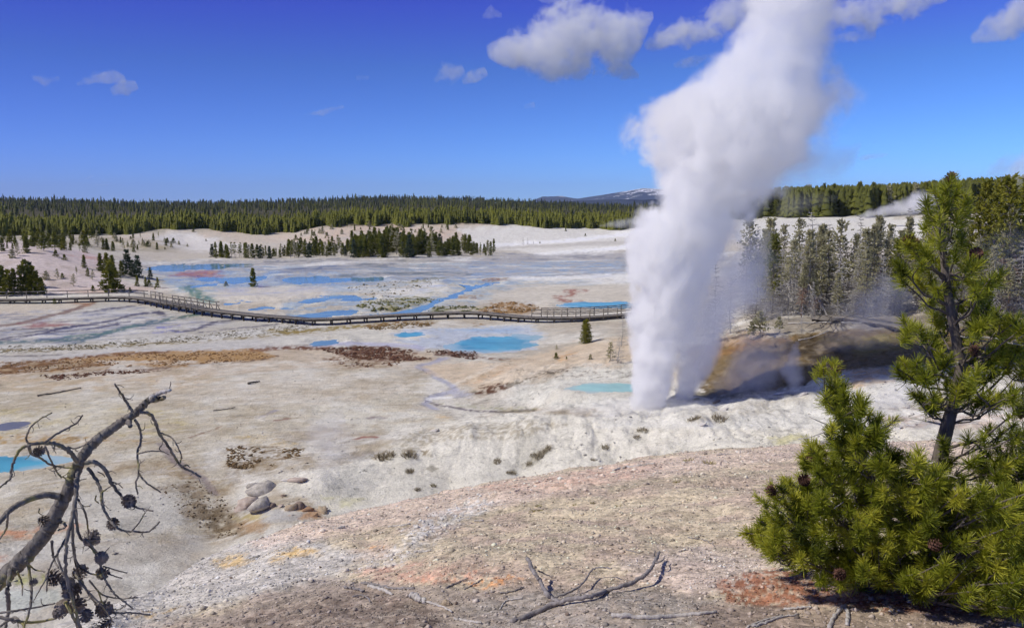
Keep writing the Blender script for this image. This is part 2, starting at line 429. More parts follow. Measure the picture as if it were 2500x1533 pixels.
POOL_DEFS = [
    ('turquoise', Z2((1058, 1088), (1130, 1062), (1225, 1042), (1255, 1020), (1390, 1016), (1450, 1026), (1500, 1012), (1600, 1012), (1700, 1026), (1650, 1042), (1580, 1050), (1660, 1072), (1600, 1096), (1480, 1112), (1300, 1117), (1130, 1110)), 'bright turquoise hot pool below the boardwalk, largest of the blue pools'),
    ('turquoise', Z2((752, 1008), (790, 996), (880, 994), (905, 1006), (860, 1018), (790, 1020)), 'small pale blue pool on the lavender flat, left of the large turquoise pool'),
    ('turquoise', Z2((252, 1048), (290, 1038), (350, 1040), (365, 1050), (310, 1057)), 'tiny blue pool at the left end of the lavender flat'),
    ('turquoise', Z4((-700, 560), (-300, 528), (0, 516), (100, 512), (250, 500), (335, 505), (412, 530), (340, 555), (250, 575), (100, 592), (0, 600), (-300, 620), (-600, 610)), 'deep turquoise pool seen through the twigs of the dead tree'),
    ('milky', Z6((435, 115), (520, 95), (620, 85), (800, 89), (950, 95), (960, 126), (800, 133), (650, 137), (540, 131)), 'milky green pool on the white terrace just left of the geyser'),
    ('turquoise', Z2((1805, 808), (1900, 796), (2100, 790), (2420, 792), (2420, 822), (2100, 825), (1900, 820)), 'pale blue pool behind the railed boardwalk bridge'),
    ('sky', Z2((60, 793), (130, 766), (250, 750), (400, 745), (540, 755), (585, 772), (480, 780), (300, 776), (160, 797)), 'long blue pool beyond the boardwalk, middle of the basin'),
    ('sky', Z2((-40, 890), (150, 865), (300, 845), (420, 835), (540, 847), (560, 868), (400, 884), (200, 890), (60, 905)), 'shallow blue water lapping behind the boardwalk bend'),
    ('sky', Z1((1695, 902), (1760, 885), (1900, 877), (2045, 884), (2030, 899), (1900, 911), (1760, 913)), 'oval blue pool right of the narrow railed bridge'),
    ('sky', Z1((1860, 940), (1960, 924), (2120, 926), (2185, 936), (2050, 946)), 'thin blue pool just in front of the oval blue pool'),
    ('sky', Z1((1080, 640), (1180, 612), (1400, 602), (1700, 603), (1880, 600), (1900, 612), (1720, 630), (1560, 645), (1330, 652), (1160, 660)), 'wide shallow lake reflecting the trees at the far side of the basin'),
    ('sky', Z1((1470, 715), (1580, 698), (1800, 700), (1960, 690), (2150, 686), (2130, 702), (1980, 722), (1880, 738), (1700, 748), (1560, 765), (1440, 780), (1500, 752), (1640, 735), (1520, 727)), 'branching blue water around the lone small conifer'),
    ('sky', Z2((0, 625), (180, 612), (380, 628), (560, 620), (640, 634), (470, 655), (280, 662), (120, 668), (0, 655)), 'broad blue sheet of water right of the lone small conifer'),
    ('sky', Z2((1100, 668), (1230, 672), (1420, 660), (1300, 690), (1215, 715), (1150, 750), (1060, 785), (960, 825), (880, 855), (700, 868), (560, 872), (760, 845), (900, 808), (1010, 768), (1110, 735), (1170, 705)), 'blue stream winding through the green tussocks to the boardwalk'),
    ('sky', Z1((2300, 1205), (2380, 1180), (2480, 1172), (2560, 1180), (2520, 1200), (2420, 1215)), 'small blue puddle in front of the boardwalk bend'),
    ('violet', Z4((-300, 345), (-40, 325), (120, 313), (185, 316), (120, 338), (-40, 352)), 'narrow violet puddle above the left turquoise pool'),
]
pool_objs = []
for kind, P, label in POOL_DEFS:
    P = np.array(P)
    c = P.mean(0)
    # range where the pool's centre is seen
    rr = 1 / np.linspace(1 / 33, 1 / 420, 900)
    d = ray(*c); hn = math.hypot(d[0], d[1])
    zr = H + d[2] / hn * rr
    zg = ground(rr * d[0] / hn, rr * d[1] / hn)[0]
    hit = np.nonzero(zg >= zr)[0]
    lev = float(zg[hit[0]] if len(hit) else 0.0)
    SP = smooth_poly(P, 7)
    qx, qy = project(GX, GY, np.full_like(GX, lev))
    m = (~ONHILL) & (GR > 32) & (GR < 420) & (qx > P[:, 0].min() - 70) & (qx < P[:, 0].max() + 70) & (qy > P[:, 1].min() - 22) & (qy < P[:, 1].max() + 22)
    ins = inside(qx[m], qy[m], SP); ds = segdist(qx[m], qy[m], SP, 3.0, True)
    g = GZ[m]
    sd = np.where(ins, -ds, ds); rg = GR[m]
    amp = np.interp(rg, [40, 90, 200], [.05, .10, .2]) * (1.3 if kind == 'sky' else .8)
    un, vn = GA[m], np.log(GR[m])
    shore = (fbm(un * 60, vn * 60, 141, 4) - .5) * 2.2 + (fbm(un * 200, vn * 200, 151, 3) - .5) * .9
    bowl = lev + amp * (np.clip(sd / 16, -1.6, 1.5) + shore + (.05 if kind == 'sky' else -.3))
    g = np.where(sd < 0, bowl, bowl + (g - bowl) * sstep(12, 60, sd) + 0)
    g = np.where(sd > 22, np.maximum(g, lev + .02 - (sd - 22) * .04), g)
    GZ[m] = g
    cen = SP.mean(0); dv_ = SP - cen; gl = np.linalg.norm(dv_ * [1, 3], axis=1)[:, None]
    W = np.array([at_z(x, y, lev) for x, y in cen + dv_ * (1 + 16 / np.maximum(gl, 8))])
    jit = 1 + 0.0 * W[:, :1]
    pool_objs.append((kind, W, label, lev))
PX, PY = project(GX, GY, GZ)

# ------------------------------------------------------------------ mineral colours of the ground and the plume's shade painted by the mound
U, Vv = GA, np.log(GR)
NA = fbm(U * 22 + 3, Vv * 22, 41, 4); NB = fbm(U * 75, Vv * 75, 51, 4); NC = fbm(U * 230, Vv * 230, 61, 3)
ST = fbm(U * 18 + 7, Vv * 60, 71, 4); ST2 = fbm(U * 45 + 1, Vv * 190, 77, 4)     # streaks across the flow
ALB = 1.08
cv = lambda r, g, b: lin((r, g, b)) * ALB * np.array([.99, 1.02, 1.03])
CO = np.empty(GX.shape + (3,)); WET = np.zeros(GX.shape); GRV = np.zeros(GX.shape)
def mixin(m, c, a):
    CO[m] += (cv(*c) - CO[m]) * np.reshape(a, (-1, 1))
def band(n, lo, hi): return sstep(lo, hi, n)
CO[:] = cv(199, 190, 175)
full = np.ones(GX.shape, bool)
mixin(full, (220, 213, 200), band(NA, .48, .68) * .8)
mixin(full, (186, 172, 152), band(1 - NA, .5, .72) * .7)
mixin(full, (170, 158, 142), band(NB, .56, .75) * .35)
BASE = (~ONHILL) & (GR > 17)
def lay(P, c, op=1.0, soft=15, ys=3.0, wx=24, wy=6, where=None, width=None, n=None, wet=None, only=None):
    """one deposit or shade patch: polygon (or a band of a width along a line) given by where it lies in view, with a ragged edge"""
    P = np.asarray(P, float)
    pad = (width or 0) + soft * 2 + wx * 2 + 4
    m = (BASE if where is None else where) & (PX > P[:, 0].min() - pad) & (PX < P[:, 0].max() + pad) & (PY > P[:, 1].min() - pad) & (PY < P[:, 1].max() + pad)
    if not m.any(): return
    x = PX[m] + (NB[m] - .5) * 2.6 * wx + (NC[m] - .5) * wx; y = PY[m] + (NA[m] - .5) * 2.6 * wy + (NC[m] - .5) * 1.5 * wy
    if width:
        d = width - segdist(x, y, P, ys)
    else:
        d = segdist(x, y, P, ys, True) * np.where(inside(x, y, P), 1, -1)
    a = sstep(-soft, soft, d + (ST2[m] - .5) * soft * 1.6) * op * (.80 + .40 * (NC[m] - .25))
    a = np.clip(a, 0, 1)
    if n is not None:
        src, lo, hi = n
        a = a * (.12 + .88 * sstep(lo - .05, hi + .07, src[m] + (NC[m] - .5) * .25))
    mixin(m, c, a)
    if wet is not None: WET[m] += (wet - WET[m]) * a
def line(P, c, width, op=1.0, **k):
    width *= 1.45
    k.setdefault('soft', max(width * .6, 2)); k.setdefault('wx', 6); k.setdefault('wy', 2)
    lay(spline(P, len(P) * 5), c, op, width=width, **k)

# the forest floor and the hills
FAR = GR > RE - 2
mixin(FAR, (78, 74, 50), np.ones(FAR.sum()))
# far slopes and the flats
lay([(-900, 560), (2900, 540), (2900, 625), (-900, 640)], (196, 186, 172), .8)
lay(Z2((-100, 330), (150, 300), (500, 268), (900, 262), (1250, 268), (1500, 285), (1400, 330), (1100, 380), (600, 400), (0, 380)), (207, 184, 164), .9, n=(NB, .3, .55))
lay(Z2((1150, 300), (1500, 275), (2400, 285), (2450, 420), (1900, 480), (1350, 440), (1200, 360)), (226, 221, 212), .95)
for p in (((1340, 415), (1800, 380), (2400, 320)), ((1700, 470), (2100, 440), (2400, 400))):
    line(Z2(*p), (246, 243, 238), 10)
line(Z2((1400, 425), (1900, 405), (2400, 380)), (178, 170, 160), 9, .6)
lay(Z1((820, 390), (1000, 380), (1350, 340), (1500, 350), (2464, 350), (2464, 430), (1700, 470), (1430, 480), (1050, 440)), (208, 190, 172), .75, n=(NB, .3, .6))
lay(Z1((1130, 420), (1350, 350), (1480, 380), (1700, 440), (1900, 470), (1500, 500), (1300, 480)), (222, 216, 210), .9)
lay(Z1((-900, 385), (700, 380), (1100, 420), (1430, 475), (1300, 500), (800, 500), (600, 470), (300, 450), (-900, 440)), (158, 147, 124), .85, n=(NB, .3, .5))
lay(Z1((900, 430), (1200, 440), (1250, 470), (900, 480)), (196, 176, 132), .7, n=(NB, .4, .6))
lay(Z1((-900, 440), (100, 430), (400, 470), (620, 500), (780, 540), (760, 640), (1000, 760), (1050, 800), (700, 830), (-900, 840)), (214, 196, 190), .95)
lay(Z1((540, 545), (650, 520), (770, 550), (730, 620), (700, 600), (620, 570)), (206, 148, 128), .8, n=(NB, .35, .6))
lay(Z1((450, 800), (700, 780), (1100, 770), (1250, 790), (1100, 810), (600, 830)), (212, 180, 160), .6)
lay(Z1((-900, 480), (500, 480), (720, 640), (700, 780), (-900, 800)), (168, 150, 130), .5, n=(NB, .52, .68))
# grey wet flats with white bars
lay([(340, 640), (520, 636), (1500, 616), (1800, 610), (1800, 668), (1500, 672), (1200, 680), (900, 690), (600, 700), (400, 680)], (176, 172, 168), .85, wet=.6)
lay([(340, 640), (1800, 616), (1800, 672), (600, 700)], (96, 96, 98), .75, n=(ST2, .58, .68), wet=.7)
lay([(340, 640), (1800, 612), (1800, 690), (600, 720)], (222, 218, 212), .9, n=(ST, .56, .64), wet=.1)
FILM = (160, 178, 186)
for P_, n_, op_ in (([(330, 660), (560, 650), (1000, 640), (1520, 636), (1540, 690), (1100, 705), (700, 722), (420, 712)], (ST2, .47, .56), .75), ([(380, 690), (560, 668), (900, 668), (980, 690), (760, 712), (500, 730)], (ST, .40, .55), .7),
                   ([(690, 740), (780, 722), (960, 722), (1010, 735), (900, 762), (700, 776)], (ST2, .42, .54), .8), ([(1040, 690), (1180, 690), (1250, 705), (1150, 745), (1000, 775), (880, 772), (980, 740)], (ST2, .44, .56), .7)):
    lay(P_, FILM, op_, n=n_, wet=.9)
line(Z2((0, 580), (250, 560), (480, 545), (700, 540)), (120, 118, 112), 10, .7, n=(ST2, .4, .55), wet=.8)
line(Z2((100, 640), (500, 605), (800, 595), (1200, 600)), (104, 104, 92), 8, .7, n=(ST2, .42, .55), wet=.5)
lay(Z1((1270, 690), (1330, 672), (1450, 655), (1600, 655), (1650, 690), (1560, 700), (1400, 692)), (172, 104, 84), .9)
lay(Z2((1400, 635), (1550, 618), (2100, 605), (2400, 595), (2400, 660), (2150, 670), (1950, 640), (1600, 650)), (238, 234, 226), .95)
lay(Z2((1950, 640), (2400, 610), (2400, 640), (2150, 668)), (200, 190, 174), .5, n=(NB, .45, .6))
lay(Z2((1360, 740), (1500, 690), (1750, 670), (2400, 680), (2400, 830), (1800, 830), (1700, 800), (1500, 770)), (206, 196, 180), .9)
line(Z2((1990, 715), (1870, 712), (1920, 735), (1820, 755), (1850, 780), (1960, 790)), (150, 88, 72), 7, .8, n=(NC, .35, .55))
# islands of sinter and green or ochre tussock ground
lay(Z1((1600, 790), (1900, 765), (2200, 775), (2464, 770), (2464, 850), (2100, 880), (1750, 900), (1640, 860)), (212, 202, 186), .9)
lay(Z1((1880, 785), (2020, 765), (1960, 775)), (212, 170, 150), .7)
for p in (((480, 815), (560, 775), (700, 757), (960, 765), (1030, 775), (900, 800), (700, 850), (560, 850)), ((940, 850), (1000, 815), (1140, 815), (1200, 840), (1100, 855)), ((380, 870), (440, 850), (540, 860), (470, 880)), ((1180, 840), (1240, 820), (1340, 815), (1350, 830), (1240, 850)), ((900, 745), (1000, 715), (1020, 725), (950, 752)), ((750, 655), (880, 632), (1060, 625), (1040, 640), (850, 662))):
    lay(Z2(*p), (132, 126, 74), .9, soft=6, n=(NC, .32, .55))
for p in (((1290, 850), (1380, 800), (1500, 785), (1690, 815), (1650, 855), (1450, 862)), ((1080, 770), (1200, 742), (1310, 745), (1260, 775)), ((1290, 640), (1420, 632), (1500, 650), (1350, 655)), ((1240, 940), (1290, 925), (1340, 935), (1280, 948))):
    lay(Z2(*p), (156, 118, 68), .92, soft=6, n=(NC, .25, .5))
lay(Z2((700, 700), (1000, 640), (1130, 680), (1050, 740), (760, 760), (560, 830), (480, 840)), (226, 221, 212), .8, n=(NB, .35, .55))
# left of the bend: grey flats with dark channels, green streams, the pink patch
lay(Z1((-900, 890), (0, 890), (560, 890), (900, 890), (1300, 930), (1600, 980), (2100, 1040), (2400, 1060), (1700, 1120), (700, 1200), (0, 1240), (-900, 1260)), (188, 182, 170), .75, wet=.25)
lay(Z1((-900, 900), (300, 900), (570, 905), (580, 930), (300, 990), (0, 1030), (-900, 1080)), (206, 192, 172), .95)
for P_ in (Z1((-300, 1000), (500, 940), (1000, 920), (1500, 1000), (900, 1110), (300, 1180), (-300, 1190)), Z1((-300, 1130), (600, 1060), (1200, 990), (1700, 1040), (1200, 1130), (500, 1200), (-300, 1225))):
    lay(P_, (150, 152, 164), .8, n=(ST2, .50, .58), wet=.7); lay(P_, (98, 96, 104), .7, n=(ST2, .62, .68), wet=.6); lay(P_, (222, 216, 204), .7, n=(ST, .56, .64))
line(Z1((-300, 1100), (100, 1050), (330, 1000), (560, 940), (640, 905), (700, 895)), (120, 88, 66), 6, .85, wet=.5)
lay(Z1((150, 1050), (330, 1025), (540, 1040), (400, 1065), (200, 1070)), (148, 88, 84), .9)
lay(Z1((530, 895), (640, 885), (710, 895), (620, 912)), (168, 116, 80), .8)
for p, c, wd in ((((-300, 1190), (200, 1185), (640, 1160), (860, 1100), (1080, 1050), (1280, 1010), (1560, 965)), (84, 108, 92), 8), (((500, 1150), (860, 1110), (1000, 1060)), (100, 128, 106), 5),
                 (((1430, 770), (1500, 830), (1560, 860), (1600, 880)), (96, 132, 110), 8), (((1360, 780), (1420, 790), (1480, 850), (1530, 880)), (104, 140, 116), 6), (((-300, 1240), (300, 1230), (640, 1180)), (110, 122, 110), 4)):
    line(Z1(*p), c, wd, .95, wet=.7, n=(NC, .2, .45))
lay(Z1((1380, 790), (1500, 790), (1620, 860), (1560, 890), (1440, 870)), (110, 134, 108), .7, n=(NC, .45, .6), wet=.5)
for p, wd in ((((350, 1110), (520, 1070), (760, 1040), (1000, 985), (1200, 955)), 3), (((0, 1160), (300, 1120), (600, 1100), (900, 1050)), 2.5), (((1160, 960), (1240, 985), (1200, 960)), 4), (((1300, 1105), (1440, 1095), (1560, 1060), (1620, 1035), (1850, 1020), (2000, 1010)), 4),
              (((1500, 1110), (1900, 1070), (2200, 1040)), 2), (((100, 1130), (420, 1085), (700, 1060), (980, 1030)), 2), (((-200, 1120), (200, 1085), (480, 1085), (640, 1055)), 2.5), (((600, 960), (900, 930), (1080, 900)), 2), (((-200, 1175), (100, 1160), (350, 1110), (420, 1080)), 3)):
    line(Z1(*p), (82, 76, 86), wd * 1.25, .92, wet=.6, n=(NC, .15, .4))
for p in (((1110, 1112), (1260, 1095), (1340, 1100), (1200, 1120)), ((1180, 1075), (1300, 1050), (1350, 1050), (1240, 1085))):
    lay(Z1(*p), (120, 118, 172), .8, soft=5, wet=.8)
# dotted white band with ochre tussocks
lay(Z1((-900, 1225), (0, 1215), (700, 1195), (1500, 1120), (2200, 1050), (2464, 1060), (2464, 1100), (1700, 1170), (800, 1240), (0, 1275), (-900, 1290)), (216, 211, 202), .9)
lay(Z1((-900, 1225), (0, 1215), (700, 1195), (1500, 1120), (2200, 1050), (2464, 1060), (2464, 1100), (1700, 1170), (800, 1240), (0, 1275)), (112, 104, 88), .7, n=(NC, .58, .66))
line(Z1((-300, 1260), (300, 1245), (900, 1210), (1600, 1180), (2100, 1130), (2464, 1095), (2900, 1060)), (140, 122, 76), 9, .85, n=(NC, .4, .55))
line(Z2((-100, 980), (100, 985), (400, 960), (700, 930), (960, 925)), (146, 126, 66), 11, .9, n=(NC, .35, .5))
line(Z2((560, 950), (760, 925), (960, 930)), (128, 92, 54), 9, .9, n=(NC, .35, .5))
lay(Z1((-900, 1300), (0, 1285), (900, 1250), (1500, 1200), (2464, 1130), (2464, 1230), (1500, 1260), (700, 1310), (-900, 1340)), (194, 188, 180), .9, wet=.35)
line(Z1((0, 1290), (300, 1285), (470, 1280)), (84, 80, 86), 3, .8)
# the lavender flat round the large turquoise pool
lay(Z2((200, 1000), (600, 985), (760, 1020), (700, 1060), (850, 1085), (500, 1090), (0, 1085), (-200, 1060)), (210, 204, 190), .9)
lay(Z2((720, 1010), (800, 975), (1060, 965), (1620, 950), (1700, 1000), (1720, 1030), (1640, 1090), (1500, 1118), (1200, 1125), (1040, 1100), (850, 1090), (740, 1050), (860, 1040), (980, 1020)), (190, 196, 204), .95, wet=.6)
line(Z2((200, 1075), (400, 1065), (800, 1080), (900, 1100)), (182, 180, 200), 9, .8, wet=.5)
lay(Z2((1080, 980), (1300, 965), (1550, 980), (1480, 1000), (1200, 995)), (166, 188, 206), .8, wet=.7)
line(Z2((1040, 1095), (1120, 1066), (1225, 1045), (1260, 1016), (1480, 1010), (1710, 1024), (1660, 1045)), (196, 196, 190), 7, .7)
# brown grass and algae bands of the plain
lay([(-900, 915), (-300, 900), (0, 893), (300, 885), (560, 862), (720, 850), (900, 850), (1060, 860), (1100, 880), (1020, 900), (760, 900), (400, 930), (0, 960), (-300, 980)], (196, 176, 150), .8)
lay(Z1((-900, 1400), (0, 1340), (300, 1325), (700, 1290), (1200, 1255), (1900, 1245), (2060, 1280), (2040, 1310), (1700, 1340), (1300, 1375), (900, 1370), (600, 1390), (0, 1430), (-900, 1470)), (172, 134, 84), .97, soft=6)
lay(Z1((-900, 1400), (0, 1340), (300, 1325), (640, 1330), (820, 1360), (600, 1380), (200, 1410), (0, 1435), (-900, 1470)), (106, 70, 42), .9, soft=8, n=(NB, .3, .5))
line(Z1((300, 1328), (700, 1292), (1000, 1275), (1250, 1262)), (110, 72, 44), 6, .85, n=(NC, .3, .5))
line(Z1((1250, 1370), (1700, 1345), (1980, 1315), (2080, 1290)), (96, 66, 42), 5, .85, n=(NC, .35, .5))
line(Z1((1900, 1250), (2200, 1225), (2464, 1220)), (120, 76, 46), 10, .9, n=(NC, .3, .5))
line(Z1((600, 1400), (900, 1400), (1250, 1390)), (96, 58, 38), 10, .85, n=(NC, .4, .52))
line(Z1((420, 1460), (560, 1440), (720, 1470)), (96, 56, 36), 12, .85, n=(NC, .42, .54))
lay(Z2((-100, 1090), (200, 1090), (440, 1085), (660, 1085), (830, 1110), (860, 1145), (960, 1165), (840, 1180), (600, 1180), (350, 1150), (230, 1110), (0, 1105)), (104, 66, 44), .95, soft=6, n=(NC, .25, .45))
lay(Z2((250, 1180), (450, 1130), (760, 1160), (760, 1210), (560, 1225), (350, 1215)), (118, 84, 58), .9, n=(NC, .5, .58))
lay(Z2((930, 1120), (1040, 1112), (1260, 1118), (1310, 1150), (1250, 1172), (1120, 1155)), (98, 64, 46), .95, soft=5, n=(NC, .25, .45))
line(Z2((1250, 1160), (1400, 1168), (1600, 1172), (1650, 1178)), (112, 74, 54), 5, .85, n=(NC, .3, .5))
# the plain before the bank
lay([(-900, 960), (0, 930), (400, 925), (900, 900), (1050, 930), (1000, 1000), (700, 1050), (560, 1130), (560, 1300), (200, 1320), (-900, 1350)], (200, 188, 164), .75)
lay([(300, 930), (560, 925), (800, 905), (1000, 920), (1010, 960), (800, 990), (500, 985), (330, 960)], (208, 196, 178), .7)
lay(Z1((0, 1440), (600, 1440), (1400, 1420), (1700, 1460), (1300, 1560), (-300, 1560)), (190, 166, 132), .75, n=(NA, .35, .6))
lay([(0, 1000), (200, 985), (420, 1000), (480, 1040), (360, 1065), (200, 1060), (0, 1080), (-500, 1100), (-500, 1010)], (196, 178, 116), .62, soft=26, n=(NB, .40, .62))
lay([(-400, 1070), (60, 1060), (240, 1070), (400, 1075), (240, 1082), (0, 1085)], (176, 140, 84), .9, n=(NC, .3, .55))
lay([(560, 1070), (640, 1060), (740, 1080), (740, 1100), (620, 1096)], (200, 166, 84), .6, n=(NB, .35, .6))
lay([(740, 990), (820, 985), (1060, 1010), (1120, 1030), (960, 1060), (800, 1040)], (216, 208, 190), .8)
line([(920, 1000), (1020, 1010), (1090, 1018)], (204, 172, 120), 8, .6, n=(NB, .4, .6))
lay(Z5((-900, 560), (0, 520), (200, 560), (400, 590), (300, 640), (200, 700), (180, 800), (120, 900), (-100, 800), (-100, 650)), (150, 126, 92), .75, soft=36, n=(NB, .3, .6))
lay(Z5((120, 460), (200, 450), (420, 455), (580, 470), (560, 510), (440, 540), (390, 585), (280, 590), (130, 570), (140, 510)), (122, 98, 62), .85, soft=6, n=(NC, .4, .52))
line(Z5((880, 410), (950, 395), (1000, 400)), (140, 66, 54), 5, .8)
line(Z5((410, 302), (450, 296), (495, 290)), (134, 86, 66), 4, .8)
line(Z5((960, 290), (1000, 284), (1040, 288)), (104, 74, 74), 5, .85, wet=.5)
line(Z4((1110, 400), (1200, 370), (1290, 335)), (120, 76, 56), 3, .7, n=(NC, .3, .5))
line(Z4((1500, 285), (1560, 260), (1620, 240)), (150, 144, 158), 4, .8, wet=.6)
PL = BASE & (PY > 880) & (PY < 1330) & (GR > 33) & (PX < 1450)
mixin(PL, (218, 211, 198), sstep(.50, .70, NA[PL] * .6 + NB[PL] * .4) * .7)
mixin(PL, (176, 160, 134), sstep(.52, .70, 1 - NA[PL] * .6 - NB[PL] * .4) * .6)
mixin(PL, (150, 132, 106), sstep(.62, .70, ST2[PL]) * .35 * sstep(.4, .6, NB[PL]))
mixin(PL, (224, 218, 208), sstep(.60, .70, 1 - ST2[PL]) * .35)
# stream down to the ravine
line(Z2((1060, 1160), (980, 1190), (880, 1220), (980, 1260), (1010, 1300), (1090, 1340), (1130, 1370), (1050, 1400), (960, 1430), (930, 1470), (1000, 1500)), (170, 168, 180), 7, .85, wet=.7)
lay(Z2((1060, 1380), (1250, 1385), (1200, 1420), (1100, 1425)), (184, 182, 192), .8, wet=.6)
line(Z5((1300, 190), (1380, 215), (1500, 235), (1600, 250), (1760, 248), (1910, 240)), (96, 84, 86), 5, .85, wet=.5, n=(NC, .3, .5))
line(Z5((1310, 180), (1360, 172), (1420, 170)), (236, 232, 226), 6, .9)
lay(Z5((1400, 205), (1700, 225), (1900, 235), (1750, 245), (1500, 228)), (168, 164, 110), .6, n=(NC, .4, .6))
# tan rise and its streaks
lay(Z2((880, 1230), (1000, 1200), (1400, 1190), (1800, 1100), (1950, 1060), (2400, 1000), (2400, 1180), (1900, 1230), (1600, 1300), (1300, 1380), (1150, 1340), (1020, 1290)), (208, 186, 158), .85)
for k in range(13):
    x0 = 1150 + k * 62; line(Z2((x0 + 260, 1205 + (k % 3) * 8), (x0 + 120, 1270), (x0 - 10, 1330 - k * 3)), random.choice(((226, 210, 188), (190, 158, 122), (232, 222, 206), (206, 170, 134))), 6, .55, n=(NC, .3, .6))
lay(Z2((1790, 1165), (1850, 1130), (1920, 1115), (1890, 1150), (1840, 1175)), (214, 168, 116), .8)
line(Z2((1250, 1392), (1340, 1375), (1440, 1352), (1600, 1310), (1760, 1260), (2000, 1230)), (104, 92, 72), 10, .8, n=(NC, .4, .55))
lay(Z2((1265, 1395), (1320, 1340), (1420, 1325), (1490, 1340), (1430, 1375), (1330, 1400)), (88, 52, 34), .92, soft=6, n=(NC, .3, .48))
lay(Z2((1500, 1390), (1750, 1290), (2000, 1230), (2400, 1230), (2400, 1500), (1700, 1490), (1450, 1440)), (218, 213, 200), .85)
for k in range(9):
    x0 = 1650 + k * 80; line(Z2((x0, 1255 + (k % 2) * 40), (x0 + 60, 1250 + (k % 2) * 38), (x0 + 110, 1262 + (k % 3) * 14)), (110, 96, 80), 2.5, .8, n=(NC, .4, .55))
# the white bank
lay(Z5((420, 640), (560, 590), (900, 540), (1200, 400), (1400, 300), (1900, 250), (2148, 270), (2500, 330), (2500, 600), (1800, 640), (1100, 800), (700, 860), (560, 740), (430, 700)), (222, 215, 200), .95)
lay(Z6((-200, 270), (500, 280), (800, 330), (1100, 330), (1500, 290), (1900, 260), (2600, 250), (2600, 520), (900, 520), (-200, 640)), (222, 215, 200), .9)
lay(Z5((930, 470), (1200, 380), (1500, 320), (1900, 300), (2148, 330), (1900, 410), (1400, 430), (1150, 520)), (176, 164, 142), .85, n=(NC, .40, .58))
for c_, r_ in (((1030, 515), 90), ((1190, 500), 55), ((1310, 500), 40)):
    lay(Z5((c_[0] - r_, c_[1] + 14), (c_[0] - r_ * .4, c_[1] - 16), (c_[0] + r_, c_[1] - 26), (c_[0] + r_ * .6, c_[1] + 8), (c_[0], c_[1] + 24)), (142, 126, 96), .85, soft=5, n=(NC, .3, .5))
for x, y, rx in ((1325, 580, 38), (1705, 530, 22), (1790, 600, 28), (1240, 697, 16), (1330, 680, 16), (1195, 592, 24)):
    lay(Z5((x - rx, y), (x, y - rx * .55), (x + rx, y), (x, y + rx * .5)), (150, 142, 124), .85, soft=4, wx=4, wy=2)
line(Z5((1870, 575), (1930, 520), (1990, 465), (2005, 450)), (142, 128, 100), 8, .8, n=(NC, .3, .5))
line(Z5((1890, 410), (1880, 490), (1870, 560)), (182, 176, 162), 22, .6)
lay(Z5((800, 580), (1000, 560), (1060, 640), (900, 740), (760, 780), (740, 690)), (178, 174, 164), .7, n=(NB, .35, .6))
lay(Z5((600, 740), (760, 740), (960, 760), (900, 800), (720, 830)), (198, 190, 138), .6, n=(NB, .35, .6))
lay(Z5((180, 830), (420, 810), (660, 850), (560, 880), (330, 890)), (176, 172, 168), .8, wet=.4)
lay(Z5((170, 880), (240, 840), (330, 845), (300, 870), (200, 890)), (184, 166, 106), .8)
lay(Z5((200, 900), (300, 885), (340, 905), (320, 950), (220, 960), (180, 930)), (168, 126, 78), .75, soft=22)
lay(Z5((560, 850), (600, 800), (680, 830), (690, 850), (600, 880)), (186, 134, 76), .7, soft=14)
lay(Z4((930, 700), (1100, 640), (1250, 700), (1400, 830), (1420, 960), (1200, 990), (1050, 850)), (130, 110, 82), .8, soft=38, n=(NB, .25, .55))
lay(Z4((1210, 820), (1300, 800), (1380, 900), (1420, 965), (1200, 975)), (104, 88, 66), .75, soft=28, n=(NB, .3, .55))
line(Z4((940, 440), (990, 500), (1080, 580), (1180, 640), (1250, 730)), (140, 126, 122), 8, .8, wet=.4)
lay(Z4((300, 720), (700, 700), (950, 720), (1050, 800), (1100, 900), (900, 960), (500, 930), (300, 860)), (206, 200, 188), .8)
lay(Z4((-300, 950), (100, 930), (300, 910), (520, 900), (420, 945), (200, 985), (-300, 1020)), (204, 132, 88), .75, soft=22, n=(NB, .38, .6))
lay(Z4((-300, 1080), (60, 1090), (40, 1130), (-300, 1160)), (196, 124, 84), .7, soft=20, n=(NB, .4, .6))
lay(Z4((60, 1220), (300, 1180), (330, 1230), (120, 1290)), (186, 184, 108), .7, n=(NB, .35, .6))
lay(Z4((-300, 1300), (60, 1290), (330, 1280), (420, 1340), (200, 1420), (-300, 1440)), (186, 196, 188), .5, wet=.3)
# ground round the geyser and the ochre mound behind it
lay(Z3((0, 1330), (300, 1330), (900, 1330), (1280, 1200), (1400, 1180), (1900, 1230), (1900, 1500), (0, 1500)), (218, 213, 203), .85)
lay(Z3((500, 1420), (700, 1340), (1000, 1290), (1250, 1280), (1250, 1350), (900, 1430), (600, 1470)), (188, 178, 160), .7, n=(NB, .35, .6))
lay(Z3((420, 1060), (560, 1030), (700, 1020), (900, 990), (1200, 960), (1500, 930), (1900, 940), (2600, 900), (2600, 1130), (1700, 1140), (1400, 1180), (1100, 1270), (800, 1320), (620, 1310), (600, 1150)), (112, 90, 52), .97)
lay(Z3((560, 1100), (640, 1050), (900, 1000), (1150, 985), (1100, 1010), (900, 1040), (700, 1100), (620, 1180)), (152, 112, 60), .85, n=(NB, .3, .55))
lay(Z3((1300, 1000), (1700, 960), (1900, 980), (1800, 1060), (1500, 1080)), (142, 128, 72), .8, n=(NB, .35, .55))
lay(Z3((860, 1060), (1050, 1010), (1400, 960), (1550, 1010), (1400, 1080), (1100, 1100), (900, 1110)), (58, 48, 36), .8, n=(NB, .25, .5))  # plume's cast shadow, painted dark into the mound colour
